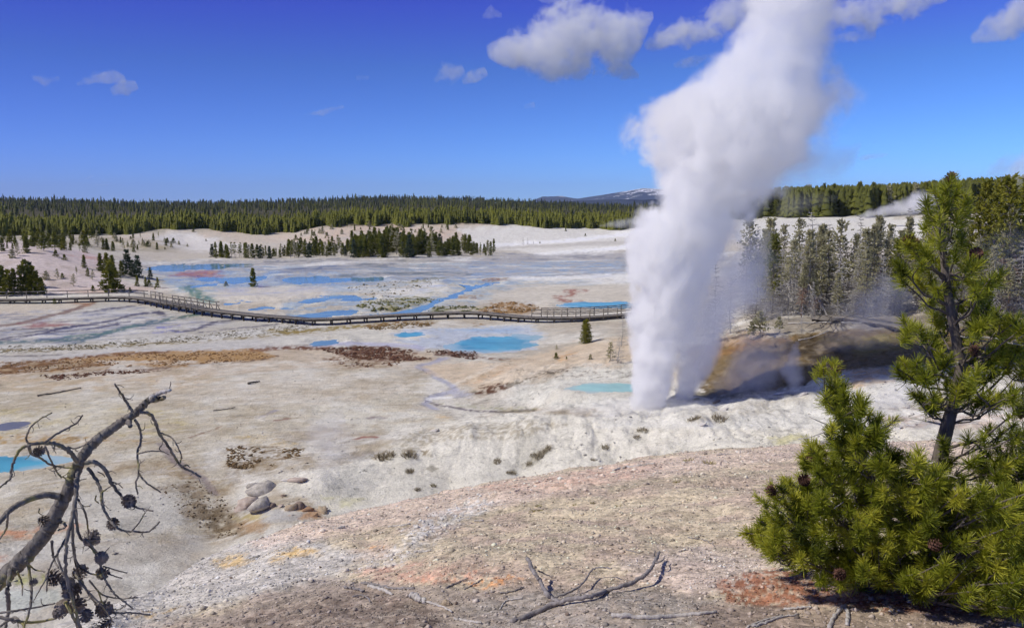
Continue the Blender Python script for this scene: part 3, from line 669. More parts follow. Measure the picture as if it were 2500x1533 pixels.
lay(Z3((560, 1310), (800, 1250), (1000, 1230), (900, 1310), (700, 1350), (560, 1350)), (70, 66, 54), .85, n=(NB, .25, .5))  # same plume shadow near the vent, painted into the ground
lay(Z3((1340, 1250), (1450, 1190), (1650, 1150), (1800, 1170), (1700, 1230), (1500, 1280)), (196, 156, 108), .75, n=(NB, .35, .6))
lay(Z3((1650, 1390), (1850, 1350), (2500, 1330), (2500, 1400), (1900, 1405)), (120, 94, 76), .9, n=(NB, .25, .5))
lay(Z3((1500, 1410), (1900, 1402), (2600, 1398), (2600, 1470), (1500, 1480)), (226, 219, 210), .9)
lay(Z3((1600, 1440), (2600, 1420), (2600, 1500), (1600, 1500)), (206, 184, 166), .8, n=(NB, .35, .6))
lay(Z3((900, 880), (1500, 870), (2500, 800), (2500, 900), (1900, 960), (1500, 930), (1100, 960)), (136, 124, 108), .85)
lay(Z3((640, 1010), (860, 940), (1000, 960), (900, 1010), (700, 1030)), (176, 140, 104), .7)
lay(Z3((800, 310), (1000, 295), (1900, 300), (1900, 420), (1300, 460), (800, 440)), (222, 217, 208), .95)
lay(Z3((1680, 440), (1560, 430), (1550, 425)), (224, 204, 130), .6)
lay(Z6((1620, 440), (1700, 395), (1800, 385), (1850, 420), (1700, 450)), (206, 196, 138), .75)
CO_BASE_DONE = True

# the near gravel hill
ALB = 1.5
HL = ONHILL & (GR < 30)
GRV[HL] = 1.0
def hl(P, c, op, **k): lay(P, c, op, where=HL, **k)
mixin(HL, (176, 161, 137), np.ones(HL.sum()))
mixin(HL, (168, 146, 132), sstep(.4, .7, NA[HL]) * .6)
hl([(-600, 1650), (200, 1440), (520, 1300), (760, 1310), (900, 1360), (800, 1420), (500, 1480), (300, 1560), (-600, 1900)], (176, 170, 162), .95, soft=40)
hl([(560, 1300), (800, 1250), (1100, 1195), (1500, 1130), (1950, 1080), (2600, 1070), (2600, 1110), (1950, 1120), (1500, 1180), (1200, 1240), (900, 1290), (640, 1340)], (190, 170, 154), .8, soft=20)
hl([(1180, 1190), (1500, 1135), (1640, 1130), (1560, 1170), (1300, 1205)], (188, 154, 134), .7, soft=14, n=(NB, .3, .6))
hl([(1080, 1240), (1160, 1215), (1230, 1225), (1190, 1250), (1080, 1290), (1000, 1330), (980, 1310)], (198, 192, 184), .8, soft=12, n=(NC, .3, .55))
hl([(930, 1350), (1100, 1270), (1130, 1280), (980, 1380), (850, 1400)], (190, 184, 178), .6, soft=14, n=(NC, .35, .6))
hl(Z5((60, 1130), (130, 1085), (230, 1075), (270, 1110), (180, 1150), (90, 1165)), (190, 156, 96), .75, soft=16, n=(NC, .25, .5))
hl(Z5((390, 1130), (430, 1070), (520, 1030), (650, 1050), (640, 1085), (500, 1110)), (192, 156, 92), .8, soft=18, n=(NC, .25, .5))
hl(Z5((930, 1050), (1000, 1030), (1040, 1040), (980, 1055)), (204, 150, 96), .8, soft=6)
hl(Z4((800, 1450), (950, 1390), (1060, 1380), (900, 1460)), (192, 158, 98), .7, soft=14, n=(NC, .3, .55))
hl(Z5((900, 1180), (1200, 1120), (1500, 1140), (1400, 1230), (1050, 1260)), (180, 138, 120), .8, soft=30, n=(NB, .3, .6))
hl(Z5((1200, 1230), (1450, 1190), (1620, 1150), (1700, 1170), (1560, 1240), (1300, 1260)), (200, 142, 112), .6, soft=22, n=(NC, .42, .62))
hl(Z5((1540, 1260), (1650, 1220), (1850, 1210), (1800, 1260), (1620, 1290)), (212, 146, 88), .75, soft=10, n=(NC, .45, .58))
hl(Z5((950, 1360), (1000, 1330), (1180, 1340), (1150, 1370)), (206, 140, 104), .6, soft=10, n=(NC, .45, .58))
hl([(300, 1560), (600, 1470), (780, 1400), (900, 1420), (1200, 1440), (1600, 1430), (1800, 1480), (1800, 1700), (-100, 1800)], (146, 132, 120), .9, soft=36)
hl([(420, 1560), (640, 1490), (880, 1440), (1060, 1470), (1100, 1520), (900, 1580), (400, 1650)], (106, 90, 78), .8, soft=34, n=(NB, .3, .6))
hl([(1130, 1480), (1300, 1440), (1600, 1440), (1760, 1470), (1800, 1600), (1100, 1600)], (150, 141, 131), .8, soft=26, n=(NB, .3, .6))
hl([(1500, 1370), (1700, 1330), (1860, 1360), (1880, 1430), (1700, 1450), (1560, 1420)], (190, 172, 160), .7, soft=30)
hl(Z7((0, 1300), (120, 1240), (300, 1210), (700, 1290), (1100, 1330), (1600, 1350), (1600, 1480), (900, 1430), (600, 1400), (250, 1410), (60, 1380)), (136, 84, 58), .9, soft=16, n=(NC, .3, .5))
hl(Z7((-100, 1390), (300, 1400), (700, 1420), (1600, 1460), (1600, 1700), (-100, 1700)), (128, 112, 100), .85, soft=16)

NRr, NCc = GX.shape
me_V = np.stack([GX, GY, GZ], -1).reshape(-1, 3)
ii = (np.arange(NRr - 1)[:, None] * NCc + np.arange(NCc - 1)[None])
GF = np.stack([ii, ii + 1, ii + NCc + 1, ii + NCc], -1).reshape(-1, 4)

m = NM('ground_mineral')
pos = m.coord('Position')
colr = m.attr('mineral', 'Color'); wet = m.attr('wet'); grv = m.attr('gravel')
n1 = m.noise(pos, 0.9, 6, .6); n2 = m.noise(pos, 7.0, 5, .65); n3 = m.noise(pos, 38.0, 4, .65)
v1 = m.voro(pos, 26.0, 'Color'); v2 = m.voro(pos, 70.0, 'Color'); vd = m.voro(pos, 26.0); vd2 = m.voro(pos, 70.0)
g1 = m.math('ADD', m.math('MULTIPLY', m.new('ShaderNodeSeparateColor').outputs[0], 0.0), 0.0)
s1 = m.new('ShaderNodeSeparateColor'); m.link(v1, s1.inputs[0]); s2 = m.new('ShaderNodeSeparateColor'); m.link(v2, s2.inputs[0])
f_flat = m.math('ADD', m.map(n1, .3, .7, -.16, .14), m.math('ADD', m.map(n2, .3, .7, -.17, .15), m.map(n3, .3, .7, -.09, .08)))
f_grav = m.math('ADD', m.map(s1.outputs[0], 0, 1, -.24, .22), m.math('ADD', m.map(s2.outputs[0], 0, 1, -.22, .2), m.map(n2, .3, .7, -.1, .1)))
ff = m.math('ADD', 1.0, m.math('ADD', f_flat, m.math('MULTIPLY', f_grav, grv)))
ffv = m.new('ShaderNodeCombineColor'); [m.link(ff, ffv.inputs[i]) for i in range(3)]
nk = m.noise(pos, 2.6, 8, .72); nk2 = m.noise(pos, .55, 8, .7)
ve = m.new('ShaderNodeTexVoronoi', feature='DISTANCE_TO_EDGE'); ve.inputs['Scale'].default_value = .9
wv = m.new('ShaderNodeVectorMath', operation='ADD'); m.link(pos, wv.inputs[0]); m.link(m.noise(pos, 1.1, 4, .6, out='Color'), wv.inputs[1]); m.link(wv.outputs[0], ve.inputs['Vector'])
crk = m.math('MULTIPLY', m.map(ve.outputs['Distance'], .0, .03, 1, 0), m.map(nk2, .5, .6))
spk = m.math('ADD', m.math('MULTIPLY', m.map(nk, .57, .66), .34), m.math('ADD', m.math('MULTIPLY', m.map(nk2, .56, .68), .22), m.math('MULTIPLY', crk, .3)))
pale_ = m.math('MULTIPLY', m.map(nk, .42, .34), .16)  # paler flecks where the noise is low
ff2 = m.math('ADD', m.math('SUBTRACT', 1.0, m.math('MULTIPLY', spk, m.math('SUBTRACT', 1.0, m.math('MULTIPLY', grv, .75)))), pale_)
ffw = m.new('ShaderNodeCombineColor'); [m.link(ff2, ffw.inputs[i]) for i in range(3)]
bc = m.mix(1.0, m.mix(1.0, colr, ffv.outputs[0], 'MULTIPLY'), ffw.outputs[0], 'MULTIPLY')
hgt = m.math('ADD', m.math('MULTIPLY', m.math('ADD', m.math('MULTIPLY', s1.outputs[1], .5), m.math('ADD', m.math('MULTIPLY', s2.outputs[1], .25), m.math('MULTIPLY', vd, -.6))), grv),
             m.math('ADD', m.math('MULTIPLY', m.math('ADD', n2, m.math('MULTIPLY', nk, 1.4)), m.map(wet, 0, 1, 1.6, .0)), m.math('MULTIPLY', n3, m.map(wet, 0, 1, .5, .0))))
GROUND_MAT = m.fin(bc, m.map(wet, 0, 1, .92, .12), m.bump(hgt, m.map(grv, 0, 1, .75, .38), .05), m.map(wet, 0, 1, .15, .36))
ground_o = mk('ground', me_V, GF, GROUND_MAT, smooth=True)
tag(ground_o, kind='structure')
at = ground_o.data.attributes.new('mineral', 'FLOAT_COLOR', 'POINT')
at.data.foreach_set('color', np.concatenate([np.clip(CO, 0.01, .92), np.ones(GX.shape + (1,))], -1).astype(np.float32).ravel())
for nm, arr in (('wet', WET), ('gravel', GRV)):
    at = ground_o.data.attributes.new(nm, 'FLOAT', 'POINT'); at.data.foreach_set('value', arr.astype(np.float32).ravel())

# picking the ground under a photo pixel
_prr = np.concatenate([np.geomspace(1.5, 30, 900), 1 / np.linspace(1 / 30.1, 1 / 2000, 1500)])
def pick(px, py, rmin=0.0):
    d = ray(px, py); hn = math.hypot(d[0], d[1])
    rr = _prr[_prr >= rmin]
    zr = H + d[2] / hn * rr
    zg = ground(rr * d[0] / hn, rr * d[1] / hn)[0]
    hit = np.nonzero(zg >= zr)[0]
    r = rr[hit[0]] if len(hit) else 400.0
    x, y = r * d[0] / hn, r * d[1] / hn
    return np.array([x, y, gz(x, y)])

# pools
def water_mat(name, c, rough=.04, spec=.5, edge=None):
    m = NM(name); p = m.coord('Position')
    b = m.bump(m.noise(p, 1.2, 2), .02, .02)
    cc = m.mix(m.map(m.noise(p, .35, 3), .35, .65), lin(c), lin([min(255, v * 1.12 + 6) for v in c]))
    if edge is not None:                 # the colour deepens away from the shore
        g = m.vmath('SUBTRACT', m.coord('Generated'), (.5, .5, .5)); sp_ = m.new('ShaderNodeSeparateXYZ'); m.link(g.outputs[0], sp_.inputs[0])
        rr_ = m.math('SQRT', m.math('ADD', m.math('POWER', sp_.outputs[0], 2), m.math('POWER', sp_.outputs[1], 2)))
        rr_ = m.math('ADD', rr_, m.map(m.noise(p, .5, 4), .3, .7, -.09, .09))
        cc = m.mix(m.map(rr_, .27, .47, 0, 1, True), cc, lin(edge))
    return m.fin(cc, rough, b, spec)
WM = {'turquoise': water_mat('turquoise_water', (84, 160, 174), .2, .5, (176, 204, 200)), 'milky': water_mat('milky_green_water', (156, 198, 186), .25, .5, (200, 212, 198)), 'sky': water_mat('clear_shallow_water', (112, 148, 156), .12), 'violet': water_mat('violet_water', (104, 106, 112), .4)}
for kind, W, label, lev in pool_objs:
    me = bpy.data.meshes.new('water')
    c = W.mean(0)
    # a thin sheet with a rim, ngon split by Blender
    me.from_pydata([tuple(v - c + np.array([0, 0, .0])) for v in W], [], [tuple(range(len(W)))])
    nrm_up = me.polygons[0].normal.z > 0
    if not nrm_up: me.flip_normals()
    me.materials.append(WM[kind])
    o = bpy.data.objects.new('water', me); COL.objects.link(o); o.location = (c[0], c[1], lev)
    tag(o, label, 'pool', kind='structure')
#--STAGE2--

# ------------------------------------------------------------------ far mountains
def mountain(name, az0, az1, r, prof, mat, seed, depth):
    n = 260; d = 26
    az = np.linspace(az0, az1, n)
    top = np.interp(az, [math.atan2(*ray(px, py)[:2]) for px, py in prof], [at_r(px, py, r)[2] for px, py in prof])
    t = np.linspace(-1, 1, d)
    A, T = np.meshgrid(az, t); RRR = r + T * depth
    prf = np.clip(1 - np.abs(T), 0, 1) ** 0.9
    x, y = RRR * np.sin(A), RRR * np.cos(A)
    z = -60 + (top[None] + 60) * prf
    z += (fbm(x / 900, y / 900, seed, 5) - .5) * 150 * prf * (1 - prf) * 2.2 + (fbm(x / 160, y / 160, seed + 9, 3) - .5) * 16 * prf
    i = np.arange(d - 1)[:, None] * n + np.arange(n - 1)[None]
    o = mk(name, np.stack([x, y, z], -1).reshape(-1, 3), np.stack([i, i + n, i + n + 1, i + 1], -1).reshape(-1, 4), mat, smooth=True)
    return tag(o, kind='structure')
m = NM('forested_mountain')
p = m.coord('Position'); zc = m.new('ShaderNodeSeparateXYZ'); m.link(p, zc.inputs[0])
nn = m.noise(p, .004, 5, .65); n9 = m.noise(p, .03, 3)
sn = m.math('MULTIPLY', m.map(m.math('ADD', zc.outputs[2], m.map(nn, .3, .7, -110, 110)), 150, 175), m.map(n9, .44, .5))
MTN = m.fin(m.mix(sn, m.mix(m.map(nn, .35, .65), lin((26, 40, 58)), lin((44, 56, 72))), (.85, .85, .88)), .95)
azof = lambda px: math.atan2(*ray(px, 480)[:2])
mountain('mountain', azof(1270), azof(2050), 11000, [(1270, 500), (1300, 490), (1325, 479), (1370, 478), (1410, 485), (1440, 480), (1500, 470), (1570, 459), (1700, 462), (1850, 470), (2050, 500)], MTN, 5, 2200)
mountain('mountain', azof(1750), azof(2900), 9000, [(1750, 500), (1850, 470), (1990, 462), (2080, 456), (2140, 452), (2200, 448), (2290, 444), (2340, 437), (2400, 434), (2450, 440), (2560, 446), (2900, 470)], MTN, 15, 1800)
mountain('mountain', azof(1200), azof(2300), 5200, [(1200, 500), (1330, 494), (1480, 487), (1600, 484), (1800, 482), (2000, 478), (2300, 490)], MTN, 25, 900)

# ------------------------------------------------------------------ trees
def foliage_mat(name, dark, light, back=0.3):
    m = NM(name)
    t = m.attr('tint')
    c = m.mix(t, lin(dark), lin(light))
    g = m.map(t, 1.5, 1.6)
    c = m.mix(g, c, lin((140, 134, 126)))
    m.fin(c, .75, spec=.2)
    tl = m.new('ShaderNodeBsdfTranslucent'); m.put(tl.inputs[0], c)
    mx = m.new('ShaderNodeMixShader'); mx.inputs[0].default_value = back
    m.link(m.b.outputs[0], mx.inputs[1]); m.link(tl.outputs[0], mx.inputs[2]); m.link(mx.outputs[0], m.out.inputs[0])
    return m.m
NEEDLE = foliage_mat('conifer_needles', (76, 88, 40), (156, 156, 70))
NEEDLE_Y = foliage_mat('young_conifer_needles', (84, 92, 34), (168, 164, 66))
NEEDLE_G = foliage_mat('greyish_needles', (146, 144, 116), (204, 198, 156))
NEEDLE_B = foliage_mat('bluish_needles', (52, 66, 52), (108, 120, 90))
def bark_mat(name, a, b, sc=30):
    m = NM(name); p = m.coord('Object')
    st = m.scale(p, (1, 1, .25))
    n = m.noise(st, sc, 5, .65)
    return m.fin(m.mix(m.map(n, .3, .7), lin(a), lin(b)), .9, m.bump(n, .6, .01))
BARK = bark_mat('grey_bark', (84, 76, 70), (138, 130, 122))
DEADWOOD = bark_mat('dead_grey_wood', (150, 146, 140), (200, 196, 188))
REDBARK = bark_mat('reddish_bark', (120, 92, 76), (168, 140, 120))

# the far forest: one mass of small conifers on the hills
def skirt_tree(seed):
    r = np.random.default_rng(seed); V = []; Fc = []
    n = 0
    lay_n = 5
    for k in range(lay_n):
        z0 = .10 + .9 * k / lay_n; z1 = min(1.0, z0 + .36); rad = .17 * (1 - (k / lay_n)) ** .8 + .03
        m_ = 6
        a = np.arange(m_) * 2 * math.pi / m_ + r.random() * 6
        rr_ = rad * r.uniform(.6, 1.25, m_)
        V.append(np.c_[rr_ * np.cos(a), rr_ * np.sin(a), z0 + r.uniform(-.05, .05, m_)]); V.append([[r.uniform(-.02, .02), r.uniform(-.02, .02), z1]])
        j = np.arange(m_)
        Fc.append(np.stack([n + j, n + (j + 1) % m_, np.full(m_, n + m_)], -1)); n += m_ + 1
    return np.vstack(V), np.vstack(Fc)
def snag(seed):
    V = [(.012, 0, 0), (-.008, .01, 0), (-.008, -.01, 0), (0, 0, 1)]
    Fc = [(0, 1, 3), (1, 2, 3), (2, 0, 3)]
    for k in range(5):
        z = .4 + .11 * k; a = k * 2.2
        V += [(0, 0, z), (0, 0, z + .02), (.06 * math.cos(a), .06 * math.sin(a), z + .03)]
        Fc.append((len(V) - 3, len(V) - 2, len(V) - 1))
    return np.array(V), np.array(Fc)
temps = [skirt_tree(s) for s in range(6)] + [snag(1)]
VV, FF, TT = [], [], []
nv = 0
NTREE = 60000
r_ = np.random.default_rng(5)
az = r_.uniform(R(-44), R(44), NTREE)
q = r_.random(NTREE)
rad = np.where(q < .38, RE + 3 + 130 * r_.random(NTREE) ** 1.5, np.where(q < .7, RE + np.exp(r_.random(NTREE) * math.log(1000)) , r_.uniform(900, 2050, NTREE)))
# a ragged front edge
rad += (fbm(az * 60, az * 0, 91, 4) - .5) * 36 * np.exp(-(rad - RE) / 80)
x, y = rad * np.sin(az), rad * np.cos(az)
zz = ground(x, y)[0]
ppx = project(x, y, zz)[0]
right = sstep(1620, 1850, ppx)
hh = np.interp(rad, [300, 420, 700, 1200, 2000], [3.4, 4.1, 5.1, 5.8, 8.0]) * np.clip(r_.lognormal(-.08, .32, NTREE), .35, 1.9) * (.65 + .7 * fbm(az * 160, np.log(rad) * 40, 97, 3))
hh = hh * (1 - right) + right * np.interp(rad, [300, 600, 2000], [10.5, 11, 10]) * r_.uniform(.65, 1.25, NTREE)
bnd = np.interp(rad, [350, 430, 520, 650, 900, 1300, 2000], [.85, 1.0, .62, .36, .42, .28, .08])
tint = np.clip(bnd + r_.normal(0, .22, NTREE) + (fbm(az * 40, np.log(rad) * 20, 95, 3) - .5) * .8, 0, 1.2)
issnag = (r_.random(NTREE) < np.interp(rad, [360, 500, 700, 1300, 1500], [.015, .04, .24, .22, .05]) + .12 * sstep(1400, 1500, ppx) * (ppx < 1700) * (rad > 430))
tint = np.where(ppx > 1750, .45 + (tint - .5) * .35, tint)
tint[issnag] = 2.0
hh[issnag] *= 1.15
typ = np.where(issnag, 6, r_.integers(0, 6, NTREE))
rot = r_.uniform(0, 6.28, NTREE)
for k in range(7):
    s_ = np.nonzero(typ == k)[0]; V, Fc = temps[k]
    ca, sa = np.cos(rot[s_])[:, None], np.sin(rot[s_])[:, None]
    wd = hh[s_][:, None] * (r_.uniform(.6, 1.1, len(s_))[:, None] if k < 6 else 1)
    X = x[s_][:, None] + (V[None, :, 0] * ca - V[None, :, 1] * sa) * wd; Y = y[s_][:, None] + (V[None, :, 0] * sa + V[None, :, 1] * ca) * wd
    Zt = zz[s_][:, None] - .3 + V[None, :, 2] * hh[s_][:, None]
    VV.append(np.stack([X, Y, Zt], -1).reshape(-1, 3)); TT.append(np.repeat(tint[s_], len(V)))
    FF.append((Fc[None] + (np.arange(len(s_)) * len(V))[:, None, None] + nv).reshape(-1, 3)); nv += len(s_) * len(V)
fo = mk('forest', np.vstack(VV), np.vstack(FF), foliage_mat('forest_needles', (48, 58, 36), (124, 126, 50), .28))
at = fo.data.attributes.new('tint', 'FLOAT', 'POINT'); at.data.foreach_set('value', np.concatenate(TT).astype(np.float32))
tag(fo, 'dense dark green conifer forest covering the far hills', 'forest', kind='stuff')

# single conifers: trunk, dead lower branches, crown
def conifer(name, seed, rad=.2, whorls=12, nb=6, leaf=.07, ln=5, base_=.08, dead=0.0, droop=.1, lean=0, foliage=NEEDLE, bark=BARK, thin=1.0, tr=.016, twin=False, alive_top=1.0):
    """a conifer of unit height; crown from small needle sprays along its branches"""
    r = np.random.default_rng(seed)
    root = empty(name, (0, 0, 0))
    tk, cr = MB(), MB()
    stems = [(0, 0, 1.0)] if not twin else [(-.12, 0, 1.0), (.16, .05, .93)]
    for sx_, sy_, sh in stems:
        bend = r.normal(0, .012, (6, 2)); bend[0] = 0; bend = np.cumsum(bend, 0)
        P = np.c_[bend[:, 0] + sx_ * np.linspace(0, 1, 6) ** .5 + lean * np.linspace(0, 1, 6), bend[:, 1] + sy_ * np.linspace(0, 1, 6) ** .5, np.linspace(-.03, sh, 6)]
        tk.tube(P, np.linspace(tr, .003, 6), 5)
        at_t = lambda t: np.array([np.interp(t, np.linspace(-.03, 1, 6), P[:, i]) for i in range(3)])
        for k in range(whorls):
            t = base_ + (.985 - base_) * (k + r.uniform(-.2, .2)) / (whorls - 1)
            L0 = rad * (1 - max(t, 0)) ** .75 * 1.1 + .025
            for b in range(nb):
                if r.random() > thin: continue
                a = b * 2 * math.pi / nb + r.uniform(-.5, .5) + k
                L = L0 * r.uniform(.55, 1.2)
                up = r.uniform(-.1, .5) - droop * 2 * (1 - t) + (.5 if t > .85 else 0)
                d = np.array([math.cos(a), math.sin(a), up]); d /= np.linalg.norm(d)
                o = at_t(t)
                if t < dead or r.random() < dead * .35:
                    e = o + d * L * 1.05; e[2] -= L * r.uniform(.05, .35)
                    mid = (o + e) / 2 + [0, 0, L * .12]
                    tk.tube([o, mid, e], [.0042, .003, .0012], 3, False)
                    for q_ in range(4):
                        f = r.uniform(.3, .95); s0 = o + (e - o) * f + [0, 0, L * .1 * (1 - f)]
                        s1 = s0 + (d * .5 + r.normal(0, .5, 3)) * L * .35
                        tk.tube([s0, s1], [.0022, .0008], 3, False)
                    continue
                tint0 = np.clip(r.normal(.5, .25) + .25 * (t - .5), 0, 1)
                for q_ in range(ln):
                    f = .18 + .82 * (q_ + r.random()) / ln
                    p0 = o + d * L * f + r.normal(0, .012, 3)
                    dirn = d * .7 + r.normal(0, .55, 3) + [0, 0, .35]; dirn /= np.linalg.norm(dirn)
                    l = leaf * r.uniform(.7, 1.3)
                    sd = np.cross(dirn, r.normal(0, 1, 3)); sd /= np.linalg.norm(sd) + 1e-6
                    sd2 = np.cross(dirn, sd)
                    p1 = p0 + dirn * l
                    for w_ in (sd, sd2):
                        cr.add([p0 - w_ * l * .22, p0 + w_ * l * .22, p1 + w_ * l * .1 * r.normal()], [(0, 1, 2)], np.clip(tint0 + r.normal(0, .12), 0, 1))
                    cr.add([p0 + dirn * l * .3 - sd * l * .34, p0 + dirn * l * .35 + sd * l * .34, p1 * .6 + p0 * .4 + sd2 * l * .3], [(0, 1, 2)], np.clip(tint0 + r.normal(0, .12), 0, 1))
    tk.build('trunk', bark, root, True)
    if cr.n: cr.build('crown', foliage, root, attr='tint')
    return root
MASS = []                                # (tree kind, location, height, width, turn): rows too many to be single things
def build_mass(name, label, group_kind='forest'):
    Vs, tri, quad, mats, mt, mq, tt = [], [], [], [], [], [], []
    n = 0
    for kd, p, h, w_, rz in MASS:
        K_ = KD[kd]
        if K_.o is None: K_.o = conifer('conifer_tree', *K_.a, **K_.k)
        for ch in K_.o.children:
            me = ch.data; V = np.empty(len(me.vertices) * 3, np.float32); me.vertices.foreach_get('co', V); V = V.reshape(-1, 3) * [h * w_, h * w_, h]
            V = np.c_[V[:, 0] * math.cos(rz) - V[:, 1] * math.sin(rz), V[:, 0] * math.sin(rz) + V[:, 1] * math.cos(rz), V[:, 2]] + p
            lv = np.empty(len(me.loops), np.int32); me.loops.foreach_get('vertex_index', lv); lt_ = np.empty(len(me.polygons), np.int32); me.polygons.foreach_get('loop_total', lt_)
            st = np.r_[0, np.cumsum(lt_)[:-1]]
            if me.materials[0] not in mats: mats.append(me.materials[0])
            mi = mats.index(me.materials[0])
            for sz_, L_, M_ in ((3, tri, mt), (4, quad, mq)):
                q = st[lt_ == sz_]
                if len(q): L_.append(lv[q[:, None] + np.arange(sz_)] + n); M_.append(np.full(len(q), mi))
            a_ = np.full(len(V), .5, np.float32)
            if 'tint' in me.attributes: me.attributes['tint'].data.foreach_get('value', a_)
            tt.append(a_); Vs.append(V); n += len(V)
    o = mk(name, np.vstack(Vs), [np.vstack(tri), np.vstack(quad)])
    for m_ in mats: o.data.materials.append(m_)
    o.data.polygons.foreach_set('material_index', np.concatenate(mt + mq).astype(np.int32))
    at = o.data.attributes.new('tint', 'FLOAT', 'POINT'); at.data.foreach_set('value', np.concatenate(tt))
    return tag(o, label, 'forest', kind='stuff')
def put(proto, used, name, x, y, z, h, label, cat, group=None, rz=None, w=1.0, tilt=(0, 0)):
    o = proto if not used else copy_tree(proto)
    o.name = name
    o.location = (x, y, z - .02 * h); o.scale = (h * w, h * w, h)
    o.rotation_euler = (tilt[0], tilt[1], random.uniform(0, 6.28) if rz is None else rz)
    for k in ('label', 'category', 'group'):
        if k in o.keys(): del o[k]
    return tag(o, label, cat, group)
class Kind:
    def __init__(s, *a, **k): s.a, s.k, s.o, s.used = a, k, None, False
    def put(s, name, pt, h, label, cat, group=None, **k):
        if s.o is None: s.o = conifer('conifer_tree', *s.a, **s.k)
        src = s.o
        o = put(src, s.used, name, pt[0], pt[1], pt[2], h, label, cat, group, **k)
        s.used = True
        return o
KD = dict(full=Kind(1, .19, 13, 7, .085, 6), slim=Kind(2, .13, 13, 6, .075, 5), wide=Kind(3, .30, 11, 8, .10, 7, .02, foliage=NEEDLE_Y), young=Kind(4, .24, 10, 7, .11, 5, .02, foliage=NEEDLE_Y),
          sparse=Kind(5, .20, 10, 5, .08, 4, .25, .25, thin=.7), grey=Kind(6, .30, 9, 6, .10, 4, .1, .2, foliage=NEEDLE_G, thin=.75), blue=Kind(7, .25, 12, 7, .09, 6, .04, foliage=NEEDLE_B), scrub=Kind(8, .55, 6, 7, .2, 5, .05, foliage=NEEDLE_G, thin=.85),
          round=Kind(9, .32, 9, 7, .12, 6, .22, .2), bush=Kind(10, .5, 7, 8, .16, 6, .02), twin=Kind(21, .26, 15, 8, .065, 8, .01, foliage=NEEDLE_Y, twin=True),
          dry=Kind(12, .24, 13, 6, .06, 5, .08, 1.2, bark=DEADWOOD))
def hpx(pt, px):                        # a height given in photo pixels at that distance
    return px * (pt[1] * math.cos(PITCH) - (pt[2] - H) * math.sin(PITCH)) / F

# the wooded island: its parts told apart by where along the stand they grow
def profile(segs, kinds, wts):
    for (x0, x1, yb0, yb1, h0, h1, n, label, group) in segs:
        for k in range(n):
            px = x0 + (x1 - x0) * (k + random.random()) / n; py = random.uniform(yb0, yb1)
            pt = pick(px, py, 180)
            h = hpx(pt, random.uniform(h0, h1))
            KD[random.choices(kinds, wts)[0]].put('conifer_tree', pt, h, label, 'tree', group)
profile([(518, 622, 628, 634, 24, 40, 14, 'short conifer at the thin left end of the wooded island in the flats', 'conifers at the left end of the wooded island'),
         (622, 700, 625, 632, 18, 32, 15, 'low conifer in the gappy row left of the middle of the wooded island', 'conifers in the gappy left part of the wooded island'),
         (695, 795, 618, 630, 24, 43, 26, 'mid sized conifer in the clumps just left of the tallest part of the wooded island', 'conifers left of the tallest part of the wooded island'),
         (795, 865, 612, 628, 22, 38, 20, 'conifer on the pale bank where the wooded island starts to rise', 'conifers where the wooded island rises'),
         (860, 1065, 606, 630, 36, 56, 74, 'tall slim conifer packed into the dense middle of the wooded island', 'tall conifers in the dense middle of the wooded island'),
         (1060, 1150, 608, 626, 28, 44, 26, 'conifer on the falling right shoulder of the wooded island', 'conifers on the right shoulder of the wooded island'),
         (1150, 1206, 612, 626, 20, 34, 12, 'small conifer at the right tip of the wooded island', 'conifers at the right tip of the wooded island')],
        ['full', 'slim', 'sparse', 'blue', 'grey'], [4, 4, 1.5, 1, 1])
